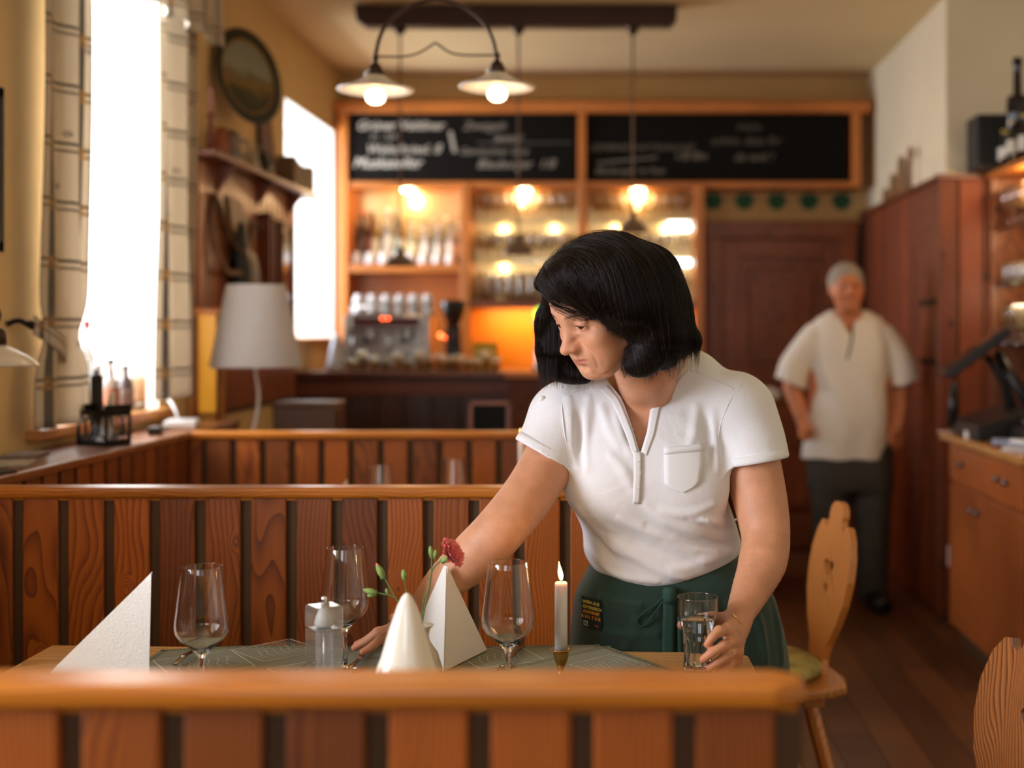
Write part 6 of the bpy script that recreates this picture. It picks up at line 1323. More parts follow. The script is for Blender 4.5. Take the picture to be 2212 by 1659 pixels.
# nose
B.add(hcap((0, .081, .012), (0, .103, -.028), .0078, .0100), .022)
B.add(hell((0, .1115, -.0385), (.0118, .0118, .0102)), .009)
for s in (-1, 1):
    B.add(hell((s*.0130, .0985, -.0410), (.0062, .0115, .0076)), .010)
    B.sub(hell((s*.0062, .1090, -.0490), (.0030, .0050, .0038)), .002)
# mouth
B.add(hell((0, .074, -.064), (.034, .021, .025)), .018)
B.add(chain([hd(-.0245, .0770, -.0700), hd(-.012, .0925, -.0655), hd(0, .0955, -.0662), hd(.013, .0925, -.0645), hd(.0285, .0760, -.0665)], [.0012, .0038, .0040, .0038, .0012]), .005)
B.add(chain([hd(-.022, .0780, -.0725), hd(-.010, .0905, -.0750), hd(0, .0925, -.0758), hd(.012, .0905, -.0740), hd(.026, .0770, -.0700)], [.0012, .0044, .0050, .0044, .0012]), .005)
B.sub(chain([hd(-.0275, .0810, -.0705), hd(-.012, .0962, -.0700), hd(0, .0995, -.0702), hd(.013, .0957, -.0690), hd(.0305, .0810, -.0670)], [.0008, .0012, .0012, .0012, .0008]), .0025)
B.sub(hcap((0, .103, -.052), (0, .1, -.058), .0030), .006)                   # philtrum
B.sub(hcap((-.010, .0915, -.0845), (.010, .0915, -.0845), .0035), .010)       # under the lip
# ears
for s in (-1, 1):
    B.add(hell((s*.0755, -.010, -.012), (.007, .017, .029)), .006); B.sub(hell((s*.083, -.008, -.010), (.005, .010, .018)), .004); B.add(hell((s*.0745, -.001, -.040), (.0055, .008, .009)), .004)
def face_line(uv, r, k, out, neg=True):
    P = []
    for u, v in uv:
        p, n = trace(B, u, v, 2.1, 2.6); P.append(tuple(p+n*out))
    (B.sub if neg else B.add)(chain(P, [r*.4]+[r]*(len(P)-2)+[r*.4], 4), k)
face_line([(1253, 741), (1266, 750), (1279, 765), (1288, 780), (1293, 794)], .0014, .005, .0007)      # fold from nose to mouth
face_line([(1246, 714), (1255, 718), (1267, 716), (1277, 709)], .0018, .005, .0009)                   # under the eye
face_line([(1243, 692), (1252, 686), (1264, 688), (1274, 697)], .0016, .004, .0008)                   # lid crease
face_line([(1272, 706), (1284, 703)], .0010, .003, .0005); face_line([(1272, 710), (1284, 712)], .0010, .003, .0005)
face_line([(1285, 806), (1302, 812), (1316, 805)], .0020, .007, .0010)                                # chin to cheek
LIP = [hd(x, .09, z) for x, z in ((-.02, -.070), (-.010, -.0665), (0, -.0665), (.010, -.0665), (.02, -.070), (-.010, -.0745), (0, -.0755), (.010, -.0745))]
def skin_tone(V):
    base = A([.61, .295, .165]); c = np.repeat(base[None], len(V), 0); q = (V-HC) @ HR.T/HS
    def blob(P, ctr, r): return np.exp(-(np.linalg.norm(P-ctr, axis=1)/r)**2)
    red = np.zeros(len(V))
    for t in TIPS: red += .5*blob(V, t, .016)
    for ctr, r, a in (((0, .11, -.034), .016, .45), ((.042, .06, -.04), .026, .40), ((-.042, .06, -.04), .026, .4), ((.07, 0, -.02), .03, .3)): red += a*blob(q, A(ctr), r)
    # lips
    zc = -.0705+np.clip(q[:, 0], 0, 1)*.11; ax = np.abs(q[:, 0]-.002); top = .0060*np.clip(1-(ax/.0275)**2, 0, 1)+.0012*np.exp(-((ax-.006)/.004)**2); bot = .0088*np.clip(1-(ax/.0245)**2, 0, 1)
    dz = q[:, 2]-zc; lip = np.clip(np.minimum((top-dz)/.0012, (dz+bot)/.0015), 0, 1)*(q[:, 1] > .075)*(ax < .026)
    c += red[:, None]*A([.01, -.10, -.065]); c = c*(1-lip[:, None]*.75)+A([.46, .135, .10])*lip[:, None]*.75
    sh = blob(q, A((.052, .052, -.022)), .014)*.35; c = c*(1-sh[:, None])+A([.34, .14, .07])*sh[:, None]    # sun spots on the cheek
    lid = np.zeros(len(V))
    for s in (-1, 1): lid += blob(q, A((s*.0305, .089, .004)), .012)*.30+blob(q, A((s*.030, .084, -.014)), .009)*.25
    c = c*(1-lid[:, None])+A([.40, .17, .11])*lid[:, None]
    for s in (-1, 1):
        t = np.clip((q[:, 0]*s-.012)/.036, 0, 1); zb_ = .0185+.0062*np.sin(t*2.2)-.004*t; k = np.exp(-((q[:, 2]-zb_)/.0028)**2)*((q[:, 0]*s > .011) & (q[:, 0]*s < .052) & (q[:, 1] > .05))*(.62-.25*t)
        c = c*(1-k[:, None])+A([.09, .04, .025])*k[:, None]
    nf = blob(q, A((.0062, .1060, -.0485)), .0042)*.8+blob(q, A((-.0062, .1060, -.0485)), .0042)*.8; c = c*(1-np.clip(nf, 0, 1)[:, None])+A([.10, .03, .02])*np.clip(nf, 0, 1)[:, None]
    for s in (-1, 1):
        w = q-A((s*.0305, .0765, -.001)); rr = np.linalg.norm(w, axis=1); el = np.arctan2(w[:, 2], np.maximum(w[:, 1], 1e-5)); az = np.arctan2(w[:, 0]*s, np.maximum(w[:, 1], 1e-5))
        edge = -.27-.12*az+.36*np.clip(1-(az-.04)**2/.98**2, 0, 1); k = np.exp(-((el-edge-.03)/.075)**2)*(rr < .0165)*(np.abs(az) < 1.05)*(w[:, 1] > 0)*.85
        c = c*(1-k[:, None])+A([.035, .016, .010])*k[:, None]
    return np.clip(c, 0, 1)
body = field_object('body', B, (-.55, 2.18, -.01), (.42, 2.88, 1.60), .0024 if not globals().get('COARSE') else .004, SKIN, WR, skin_tone)
EYEW = mat('eye_white', (.62, .57, .52), .12, spec=.6)
IRIS = mat('dark_brown_iris', (.035, .015, .008), .08, spec=.8)
for s, e in zip((-1, 1), EYE):
    c = Vector(hd(*e)); m = Matrix(HR.tolist()).transposed(); rx = Matrix.Rotation(-.34, 3, 'X'); M = m @ Matrix.Rotation(-.30 if s > 0 else .0, 3, 'Z') @ rx
    eb = MB(); n = 24
    prof = [(math.sin(PI*i/n)*.0122, -math.cos(PI*i/n)*.0122) for i in range(n+1)]; prof = [(max(a, 1e-5), z) for a, z in prof]
    M2 = M @ Matrix.Rotation(-PI/2, 3, 'X')      # pole forward
    eb.lathe(prof[:n-6+1], c, n=28, M=M2, mi=0); eb.lathe(prof[n-6:], c, n=28, M=M2, mi=1)
    eb.build('eyeball', [EYEW, IRIS], WR, smooth=True, W=True)
print('body verts', len(body.data.vertices))
# ---------------------------------------------------------------- blouse
def shirt_cloth():
    m, nt, b = new_mat('white_cotton'); L = nt.links.new; MATS['white_cotton'] = m
    b.inputs['Base Color'].default_value = (.79, .785, .81, 1); b.inputs['Roughness'].default_value = .85; b.inputs['Sheen Weight'].default_value = .25
    b.inputs['Specular IOR Level'].default_value = .2
    tc = nd(nt, 'ShaderNodeTexCoord'); n = nd(nt, 'ShaderNodeTexNoise'); n.inputs['Scale'].default_value = 9; n.inputs['Detail'].default_value = 5; n.inputs['Distortion'].default_value = 1.2
    L(tc.outputs['Object'], n.inputs['Vector']); n2 = nd(nt, 'ShaderNodeTexNoise'); n2.inputs['Scale'].default_value = 600; L(tc.outputs['Object'], n2.inputs['Vector'])
    bp = nd(nt, 'ShaderNodeBump'); bp.inputs['Strength'].default_value = .2; bp.inputs['Distance'].default_value = .02; L(n.outputs['Fac'], bp.inputs['Height'])
    b2 = nd(nt, 'ShaderNodeBump'); b2.inputs['Strength'].default_value = .10; b2.inputs['Distance'].default_value = .002; L(n2.outputs['Fac'], b2.inputs['Height']); L(bp.outputs[0], b2.inputs['Normal']); L(b2.outputs[0], b.inputs['Normal'])
    b.inputs['Subsurface Weight'].default_value = .15; b.inputs['Subsurface Scale'].default_value = .01
    return m
SHIRT = shirt_cloth()
S0 = Field()
srows = [row(862, 1255, 1560, 2.585, .085), row(915, 1228, 1585, 2.588, .107), row(960, 1222, 1572, 2.595, .128), row(1020, 1226, 1560, 2.60, .135),
         row(1080, 1232, 1572, 2.61, .134), row(1140, 1257, 1592, 2.63, .134), row(1200, 1262, 1606, 2.65, .142), row(1250, 1272, 1606, 2.66, .150), row(1300, 1290, 1590, 2.665, .14)]
S0.add(stack(srows, 2.2, ends=.05), 0)
S0.add(ellip(Q(1308, 1040, 2.525), (.080, .055, .075)), .05); S0.add(ellip(Q(1490, 1038, 2.525), (.082, .055, .078)), .05)
S0.add(capsule(Q(1328, 852, 2.575), Q(1232, 888, 2.57), .054, .060), .04); S0.add(capsule(Q(1482, 838, 2.575), Q(1580, 872, 2.57), .054, .064), .04)
S0.add(capsule(Q(1318, 838, 2.58), Q(1495, 815, 2.585), .050, .056), .03)
def dirn(a, b): return (Vector(b)-Vector(a)).normalized()
# sleeves widen to the hem and are cut square there
RS0, RS1, LS0, LS1 = Q(1212, 905, 2.565), Q(1166, 1005, 2.515), Q(1600, 893, 2.565), Q(1632, 1020, 2.545)
SR = chain([RS0[:], Q(1196, 955, 2.545)[:], RS1[:]], [.068, .069, .067]); SL_ = chain([LS0[:], Q(1618, 955, 2.558)[:], LS1[:]], [.072, .073, .072])
def half(p, n):
    p, n = A(p), A(n)/np.linalg.norm(A(n)); return Prim(p, .01, lambda P: (P-p) @ n)
def both(p, q, rr=.2):
    return Prim(p.c, p.R+.02, lambda P: np.maximum(p.fn(P), q.fn(P)))
hr_p, hr_n = Q(1180, 985, 2.52), Vector((-.50, -.12, -.86)); hl_p, hl_n = Q(1620, 998, 2.55), Vector((.16, -.06, -.98))
S0.add(both(SR, half(hr_p, hr_n)), .028); S0.add(both(SL_, half(hl_p, hl_n)), .028)
S = Field(); S.ops += S0.ops
# creases: soft ridges laid along the cloth
def crease(uv, r=.006, k=.016, sink=.0035, neg=False):
    P = []
    for u, v in uv:
        p, n = trace(S0, u, v, 2.2, 2.9); P.append(tuple(p-n*sink if not neg else p+n*(r*.45)))
    rs = [r*.1]+[r]*(len(uv)-2)+[r*.1]
    if neg: p, n = trace(S0, *uv[0], 2.2, 2.9); P[0] = tuple(p+n*r*1.1); p, n = trace(S0, *uv[-1], 2.2, 2.9); P[-1] = tuple(p+n*r*1.1)
    (S.sub if neg else S.add)(chain(P, rs, 5), k)
for uv, r in (([(1392, 1090), (1440, 1125), (1510, 1150), (1590, 1160)], .008), ([(1300, 1150), (1370, 1200), (1450, 1240), (1520, 1262)], .008), ([(1250, 1100), (1290, 1150), (1330, 1185), (1372, 1200)], .008),
              ([(1268, 1010), (1262, 960), (1268, 900), (1272, 860)], .006), ([(1248, 1010), (1240, 960), (1232, 905), (1228, 860)], .006), ([(1285, 1225), (1345, 1252), (1420, 1262)], .007),
              ([(1265, 1180), (1300, 1215), (1330, 1245)], .007), ([(1320, 985), (1350, 1020), (1368, 1060)], .006), ([(1540, 1090), (1490, 1110), (1430, 1105)], .006),
              ([(1600, 1120), (1555, 1130), (1500, 1120)], .006), ([(1505, 880), (1500, 930), (1492, 960)], .006), ([(1540, 890), (1545, 960), (1548, 1010)], .007), ([(1330, 900), (1345, 940), (1362, 975)], .005),
              ([(1300, 880), (1318, 930), (1335, 960)], .005), 
              ([(1450, 1230), (1520, 1215), (1580, 1190)], .007), ([(1340, 1120), (1380, 1140), (1460, 1165), (1550, 1190)], .006)):
    crease(uv, r*.9)
for uv, r in (([(1310, 1130), (1372, 1168), (1440, 1200), (1520, 1228)], .009), ([(1256, 1000), (1250, 950), (1250, 890)], .008), ([(1400, 1135), (1480, 1168), (1585, 1182)], .008), ([(1262, 1120), (1300, 1178), (1350, 1222)], .009),
              ([(1523, 905), (1530, 960), (1540, 1010)], .006), ([(1300, 1240), (1360, 1266), (1420, 1272)], .006), ([(1345, 905), (1360, 945), (1372, 968)], .005)):
    crease(uv, r*.8, neg=True)
def hemline():
    us = A([1240, 1285, 1350, 1400, 1450, 1520, 1590, 1640]); vs = A([1235, 1262, 1279, 1279, 1270, 1254, 1236, 1226])
    x = (us-U0)*2.52/FP; z = H-(vs-V0)*2.52/FP
    return Prim((0, 0, 0), .01, lambda P: np.interp(P[:, 0], x, z)+.022*np.clip((P[:, 1]-2.52)/.3, 0, 1)-P[:, 2])
S.cut(hemline(), .035)
# neck opening: wedge carved in front, round opening for the neck
def wedge():
    vv = A([700, 790, 826, 857, 875, 930, 974, 978]); ul = A([1300, 1300, 1316, 1341, 1349, 1368, 1381, 1383]); ur = A([1500, 1480, 1452, 1410, 1406, 1398, 1385, 1383])
    def f(P):
        t = P[:, 1]; u = U0+P[:, 0]*FP/t; v = V0-(P[:, 2]-H)*FP/t
        l, r = np.interp(v, vv, ul), np.interp(v, vv, ur); e = np.maximum(l-u, u-r)/1080
        e = np.maximum(e, (v-978)/1080); return np.maximum(e, P[:, 1]-2.60)
    return Prim((0, 0, 0), 9, f)
NECK = [Q(1408, 880, 2.575), Q(1403, 780, 2.545)]
def carve_neck(Fd, grow=0):
    Fd.sub(capsule(Q(1404, 752, 2.56), Q(1400, 690, 2.53), .074-grow, .085-grow), .004)
WDG = wedge(); S.sub(WDG, .0015); carve_neck(S)
# hollow sleeves
for a, b_, r0, r1, n in ((Q(1182, 990, 2.523), Q(1152, 1050, 2.49), .0570, .0575, hr_n), (Q(1620, 990, 2.556), Q(1643, 1090, 2.53), .0640, .066, hl_n)): S.sub(capsule(a, b_, r0, r1), .001)
shirt = field_object('blouse', S, (-.30, 2.30, .80), (.44, 2.86, 1.42), .0027 if not globals().get('COARSE') else .005, SHIRT, WR)
# bands, placket, buttons, pocket, seams lie on the cloth
def strip(F, rows, name, m, parent=WR, off=.0012, th=.0016, y0=2.2, y1=2.9, sm=True):
    """patch of cloth on the surface through a grid of sight lines"""
    b = MB(); P = [[Vector(trace(F, u, v, y0, y1, off)[0]) for u, v in r] for r in rows]; nc = len(rows[0])
    b.add([p for r in P for p in r], [(j*nc+i, j*nc+i+1, (j+1)*nc+i+1, (j+1)*nc+i) for j in range(len(P)-1) for i in range(nc-1)])
    return b.build(name, m, parent, smooth=sm, solid=th, W=True)
def lerp2(a, b, t): return (a[0]+(b[0]-a[0])*t, a[1]+(b[1]-a[1])*t)
def band(F, left, right, n, name, m, cols=5, **k):
    def at(pl, t):
        d = [0]
        for i in range(len(pl)-1): d.append(d[-1]+math.dist(pl[i], pl[i+1]))
        t *= d[-1]; return (float(np.interp(t, d, [p[0] for p in pl])), float(np.interp(t, d, [p[1] for p in pl])))
    return strip(F, [[lerp2(at(left, j/n), at(right, j/n), i/(cols-1)) for i in range(cols)] for j in range(n+1)], name, m, **k)
SF = Field(); SF.ops += S0.ops
SEAM = mat('white_cotton_seam', (.79, .785, .80), .85)
band(SF, [(1311, 832), (1336, 861), (1344, 878), (1366, 935), (1378, 976)], [(1296, 842), (1322, 868), (1328, 882), (1352, 940), (1368, 985)], 24, 'neck_band', SEAM)
band(SF, [(1484, 800), (1456, 832), (1416, 860), (1409, 880), (1400, 935), (1388, 976)], [(1500, 806), (1470, 845), (1430, 872), (1424, 888), (1413, 940), (1396, 984)], 24, 'neck_band', SEAM)
band(SF, [(1368, 976), (1369, 1030), (1366, 1087)], [(1386, 978), (1385, 1030), (1382, 1087)], 14, 'placket', SEAM, cols=4, off=.0032)
for v, u in ((992, 1378), (1021, 1379), (1051, 1376)):
    p, n = trace(SF, u, v, 2.2, 2.9, .003); M = Vector(n).to_track_quat('Z', 'Y').to_matrix()
    MB().lathe([(.0001, .0008), (.0030, .0008), (.0042, .0014), (.0052, .0008), (.0052, -.0008), (.0001, -.0008)], p, n=20, M=M).build('button', mat('pearl_button', (.80, .78, .74), .2), WR, smooth=True, W=True)
band(SF, [(1434, 967), (1434, 1000), (1435, 1045), (1452, 1057), (1475, 1063)], [(1521, 959), (1520, 1000), (1514, 1040), (1500, 1052), (1475, 1063)], 16, 'breast_pocket', SEAM, cols=8, off=.0025)
band(SF, [(1434, 967), (1434, 982)], [(1521, 959), (1520, 974)], 2, 'pocket_hem', SEAM, cols=8, off=.0045)
def seam(uv, r=.0011, name='seam', F=SF): mesh_along(F, uv, r, 2.2, 2.9, off=.0006).build(name, SEAM, WR, smooth=True, W=True)
seam([(1602, 832), (1575, 870), (1556, 920), (1548, 975), (1548, 1010)]); seam([(1214, 835), (1214, 880), (1220, 940), (1232, 1000)])
seam([(1505, 803), (1545, 820), (1585, 842)]); seam([(1270, 838), (1240, 846), (1216, 852)])
# turned-up cuffs
for (p, n, c0, c1, r) in ((hr_p, hr_n, RS0, RS1, .0645), (hl_p, hl_n, LS0, LS1, .0708)):
    ax = n.normalized(); d = dirn(c0, c1); t = (p-c0).dot(ax)/d.dot(ax); cc = c0+d*t; cb = MB()
    M = ax.to_track_quat('Z', 'Y').to_matrix(); k = 1/abs(d.dot(ax))
    cb.lathe([(r-.0035, -.016), (r+.0012, -.016), (r+.0018, -.002), (r+.0008, .0018), (r-.0030, .0018)], cc, n=48, M=M, closed=True).build('sleeve_cuff', SEAM, WR, smooth=True, W=True)
p, n = trace(SF, 1172, 862, 2.2, 2.9, .002); MB().ball(p, .006, sc=(1, .6, 1)).build('shoulder_button', mat('pearl_button', (.8,)*3), WR, smooth=True, W=True)
# ---------------------------------------------------------------- apron
APR = mat('green_apron_cloth', (.010, .040, .026), .8, sheen=.3, bump=.25, bscale=700)
AP = Field(); arows = [row(1170, 1285, 1590, 2.655, .115), row(1215, 1275, 1612, 2.655, .132), row(1245, 1260, 1642, 2.66, .142), row(1275, 1245, 1665, 2.67, .150), row(1330, 1236, 1684, 2.69, .158), row(1400, 1230, 1700, 2.70, .160), row(1500, 1222, 1706, 2.705, .155),
                       row(1650, 1222, 1700, 2.71, .14), row(1800, 1225, 1695, 2.71, .13)]
AP.add(stack(arows, 2.4, ends=.02), 0)
A0 = Field(); A0.ops += AP.ops
def acrease(uv, r, k=.014, neg=False):
    P = [];
    for u, v in uv: p, n = trace(A0, u, v, 2.2, 2.95); P.append(tuple(p-n*.002 if not neg else p+n*r*.5))
    (AP.sub if neg else AP.add)(chain(P, [r*.4]+[r]*(len(P)-2)+[r*.4], 5), k)
acrease([(1300, 1290), (1335, 1302), (1385, 1308)], .006); acrease([(1375, 1330), (1372, 1365), (1355, 1395), (1352, 1420)], .004)
acrease([(1270, 1350), (1330, 1370), (1420, 1368)], .006); acrease([(1610, 1290), (1640, 1350), (1655, 1430)], .009); acrease([(1660, 1280), (1680, 1350), (1690, 1430)], .008); acrease([(1560, 1300), (1580, 1380), (1585, 1440)], .008, neg=True)
acrease([(1395, 1320), (1440, 1350), (1440, 1400)], .007, neg=True)
field_object('apron', AP, (-.16, 2.48, .36), (.42, 2.90, .96), .0045, APR, WR)
mesh_along(A0, [(1305, 1283), (1330, 1296), (1385, 1300), (1381, 1310)], .0012, 2.2, 2.9, off=.002).build('waistband_seam', mat('green_apron_hem', (.018, .060, .042), .8), WR, smooth=True, W=True)
HEM = mat('green_apron_hem', (.018, .060, .042), .8)
band(A0, [(1433, 1268), (1432, 1330), (1430, 1400), (1431, 1450)], [(1460, 1268), (1458, 1330), (1456, 1400), (1457, 1450)], 16, 'apron_tie', HEM, cols=4, off=.006, th=.004)
band(A0, [(1463, 1330), (1464, 1400), (1464, 1450)], [(1472, 1330), (1474, 1400), (1475, 1450)], 10, 'apron_tie', HEM, cols=3, off=.005, th=.003)
kp = [trace(A0, 1446, 1268+i*10, 2.2, 2.9, .010)[0] for i in range(4)]
MB().tube([Vector(k) for k in kp], [.0125, .0145, .0140, .0115], n=18).build('apron_knot', HEM, WR, smooth=True, W=True)
mesh_along(A0, [(1434, 1285), (1418, 1302), (1392, 1320), (1378, 1335), (1382, 1348), (1394, 1347), (1408, 1330), (1424, 1308), (1434, 1296)], .0016, 2.2, 2.9, off=.006).build('cord_loop', HEM, WR, smooth=True, W=True)
# woven badge on the apron
YEL = mat('yellow_thread', (.62, .50, .05), .8); ORT = mat('orange_thread', (.75, .30, .02), .8); WTH = mat('white_thread', (.6, .6, .58), .8); RTH = mat('red_thread', (.5, .03, .03), .8)
p0, nn = trace(A0, 1280, 1318, 2.2, 2.9, .0045); pu = Vector(trace(A0, 1284, 1300, 2.2, 2.9, .0045)[0]); pr = Vector(trace(A0, 1296, 1322, 2.2, 2.9, .0045)[0]); p0 = Vector(p0)
ex = (pr-p0).normalized(); ez = Vector(nn); ey = ez.cross(ex).normalized(); ez = ex.cross(ey)
BM = Matrix((ex, ey, ez)).transposed().to_4x4(); BM.translation = p0-ploc(WR)
MB().box(-.024, .025, -.037, .026, -.0035, .0004, M=BM).build('badge', mat('badge_cloth', (.012, .020, .016), .8), WR)
bd = WR.children[-1]
for txt, x, y, sz, mm, sh in (('WEIN AUS', -.021, .014, .0092, YEL, .1), ('ÖSTERREICH', -.021, .0035, .0085, YEL, .1), ('KOSTBARE', -.021, -.0065, .0085, ORT, .35), ('K U L T U R', -.025, -.0175, .0095, ORT, .1)):
    text_mesh('badge_lettering', txt, sz, BM @ Matrix.Translation((x, y, .0006)), mm, bd, extrude=.0003, shear=sh, offset=.00015)
g_ = MB()
for i in range(3):
    for j in range(3): g_.box(-.020+i*.0045, -.0175+i*.0045-(j % 2)*.001, -.034+j*.004, -.0315+j*.004, .0004, .0010, M=BM)
g_.build('badge_mark', WTH, bd); MB().box(.010, .018, -.031, -.028, .0004, .001, M=BM).build('badge_mark', RTH, bd)
# skirt hangs on over the legs; shoes
for sx in (-.095, .095):
    sh_ = MB(); sh_.tube(bez([(.13+sx, 2.80, .03), (.13+sx, 2.72, .035), (.13+sx*1.2, 2.62, .03), (.13+sx*1.25, 2.57, .022)], 6), [.030]+[.038]*8+[.040]*4+[.036]*5+[.020], n=16, flat=1)
    sh_.build('shoe', mat('black_shoe_leather', (.012, .011, .010), .4), WR, smooth=True, W=True)
# ring, earring
rp = Vector(Q(1577, 1411.5, 2.262)); rd = dirn(Q(1589, 1406, 2.284), Q(1570, 1417, 2.246)); M = rd.to_track_quat('Z', 'Y').to_matrix()
MB().lathe([(.0093, -.0014), (.0104, -.0014), (.0106, 0), (.0104, .0014), (.0093, .0014)], rp, n=32, M=M, closed=True).build('finger_ring', mat('gold', (.75, .50, .20), .2, 1), WR, smooth=True, W=True)
ec = Vector(hd(.079, .000, -.056)); MB().tube([ec+Vector(hd(.0, .011*math.cos(a), .014*math.sin(a)))-Vector(HC) for a in np.linspace(0, 2*PI, 33)], .0012, n=8, caps=False).build('earring', mat('silver', (.8, .78, .75), .15, 1), WR, smooth=True, W=True)
MB().tube([Vector(trace(B, u, v, 2.1, 2.6, .001)[0]) for u, v in ((1577, 1327), (1583, 1328), (1590, 1333), (1597, 1341), (1602, 1348))], .0007, n=6).build('bracelet', mat('gold', (.75, .5, .2), .2, 1), WR, smooth=True, W=True)
# ---------------------------------------------------------------- hair: a bob swept over from the far side
HAIR_M, nt, b = new_mat('dark_brown_hair')
b.inputs['Base Color'].default_value = (.008, .004, .003, 1); b.inputs['Roughness'].default_value = .55; b.inputs['Specular IOR Level'].default_value = .12
HF = Field()
HF.add(hell((0, -.020, .036), (.084, .100, .088)), .0)
HF.add(hell((.004, .030, .066), (.062, .060, .050)), .03)
def qc(pts, rs, k=.02): HF.add(chain([Q(*p)[:] for p in pts], rs, 4), k)
qc([(1195, 600, 2.32), (1235, 598, 2.29), (1290, 622, 2.285), (1345, 668, 2.295)], [.022, .034, .042, .044], .03)      # fringe sweep
qc([(1330, 600, 2.31), (1385, 650, 2.325), (1412, 720, 2.335), (1395, 770, 2.33), (1372, 790, 2.325)], [.05, .054, .050, .036, .020], .03)   # near side
qc([(1400, 600, 2.36), (1425, 660, 2.385), (1438, 715, 2.40), (1432, 765, 2.40)], [.056, .054, .048, .030], .03)
qc([(1425, 640, 2.43), (1440, 705, 2.44), (1462, 736, 2.43), (1484, 738, 2.42)], [.047, .042, .032, .022], .02)        # flip at the back
qc([(1190, 690, 2.445), (1196, 755, 2.47), (1215, 798, 2.48), (1262, 812, 2.47)], [.020, .030, .026, .016], .02)      # far side
qc([(1215, 640, 2.42), (1196, 700, 2.45)], [.03, .025], .02)
# face left free
HF.sub(hell((.014, .098, -.052), (.070, .078, .090)), .010)
HF.sub(hell((-.03, .075, -.03), (.050, .060, .062)), .012)
HF.add(chain([Q(1172, 612, 2.385)[:], Q(1215, 580, 2.36)[:], Q(1260, 560, 2.36)[:]], [.010, .024, .03], 4), .02)
hair = field_object('hair', HF, (-.20, 2.16, 1.20), (.20, 2.62, 1.62), .0032, HAIR_M, WR)
# strands over the volume, combed from the far-side parting, then falling
PART = hd(-.036, .062, .098)
def comb(P, N):
    v = P-PART; r = np.linalg.norm(v, axis=1, keepdims=True); v = v/np.maximum(r, 1e-6)
    g = A([.10, 0, -1.]); back = -HR[1]*.35+HR[0]*.5
    w_ = np.clip(r/.16, 0, 1); d = v*(1.1-w_*.8)+back*(.5-.4*w_)+g*(.35+1.1*w_)
    far = ((P-HC) @ HR[0] < -.035)[:, None]; d = np.where(far, A([-.1, 0, -1.])+v*.4, d)
    d = d-N*np.sum(d*N, axis=1, keepdims=True); return d/np.maximum(np.linalg.norm(d, axis=1, keepdims=True), 1e-6)
def inface(P, q):
    m = (q[:, 1] > 0) & (q[:, 2] < .05); r = np.zeros(len(P), bool)
    if m.any(): r[m] = B(P[m]) < .001
    return r
def grow(n, steps=26, ds=.0085, seed=1, lift=(.0005, .003)):
    rg = np.random.RandomState(seed); me = hair.data; V = np.empty(len(me.vertices)*3, np.float32); me.vertices.foreach_get('co', V); V = V.reshape(-1, 3)+A(ploc(WR))
    ql = (V-HC) @ HR.T
    V = V[(V[:, 2] > 1.29+rg.rand(len(V))*.03)]
    P = V[rg.randint(0, len(V), n)]+rg.normal(0, .002, (n, 3)); vv = (P-PART)/np.maximum(np.linalg.norm(P-PART, axis=1, keepdims=True), 1e-6); phi = np.arctan2(vv @ HR[1], vv @ HR[0]); lf = rg.uniform(*lift, n)+.0022*np.sin(phi*34+2*np.sin(phi*9))+.0014*np.sin(phi*83)+.0016; out = [P.copy()]; ph = rg.uniform(-1, 1, (n, 3))*.22
    live = np.ones(n, bool); dprev = None; zlow = np.where((P-HC) @ HR[0] < -.02, 1.270, np.where(P[:, 0] > .085, 1.338, np.where(P[:, 0] > .065, 1.316, 1.286)))+rg.normal(0, .007, n); last = np.full(n, steps)
    for k in range(steps):
        g = HF.grad(P); nn = g/np.maximum(np.linalg.norm(g, axis=1, keepdims=True), 1e-6)
        d = comb(P, nn)+ph*(.5+.5*math.sin(k*.35))
        under = (nn[:, 2] < -.35) & (P[:, 2] < 1.40)
        d = np.where(under[:, None], (dprev if dprev is not None else d)*.6+A([0, 0, -.6]), d)
        d /= np.maximum(np.linalg.norm(d, axis=1, keepdims=True), 1e-6); Pn = P+d*ds
        v = HF(Pn); Pn = np.where(under[:, None], Pn, Pn-nn*(v-lf)[:, None]); qn = (Pn-HC) @ HR.T; stop = (under & (rg.rand(n) < .16)) | (Pn[:, 2] < zlow) | (under & (qn[:, 1] > .012) & (qn[:, 0] > -.05)) | inface(Pn, qn)
        P = np.where(live[:, None], Pn, P); last[live & stop] = k+1; live &= ~stop; dprev = d; out.append(P.copy())
    return np.stack(out, 1), last
def strands(name, T, last, r0, m, parent):
    n, k = T.shape[:2]; pts = []; cnt = []
    for i in range(n):
        e = max(int(last[i]), 3); pts.append(T[i, :e+1]); cnt.append(e+1)
    allp = np.concatenate(pts)-A(ploc(parent)); hc = bpy.data.hair_curves.new(name); hc.add_curves(cnt)
    hc.points.foreach_set('position', allp.astype(np.float32).ravel())
    rad = np.concatenate([r0*np.minimum(1, 1.15-np.linspace(0, 1, c)**2*.9) for c in cnt]).astype(np.float32)
    at = hc.attributes.get('radius') or hc.attributes.new('radius', 'FLOAT', 'POINT'); at.data.foreach_set('value', rad)
    hc.materials.append(m); o = bpy.data.objects.new(name, hc); C.objects.link(o); o.parent = parent; return o
HM = bpy.data.materials.new('hair_strand'); HM.use_nodes = True; nt = HM.node_tree; nt.nodes.clear()
h_ = nd(nt, 'ShaderNodeBsdfPrincipled'); o_ = nd(nt, 'ShaderNodeOutputMaterial'); nt.links.new(h_.outputs[0], o_.inputs[0]); hi_ = nd(nt, 'ShaderNodeHairInfo')
hr_ = nd(nt, 'ShaderNodeValToRGB'); he = hr_.color_ramp.elements; he[0].color = (.006, .0035, .0025, 1); he[1].color = (.055, .026, .013, 1); he[1].position = 1.0; hq = he.new(.80); hq.color = (.009, .005, .0035, 1); nt.links.new(hi_.outputs['Random'], hr_.inputs[0]); nt.links.new(hr_.outputs[0], h_.inputs['Base Color'])
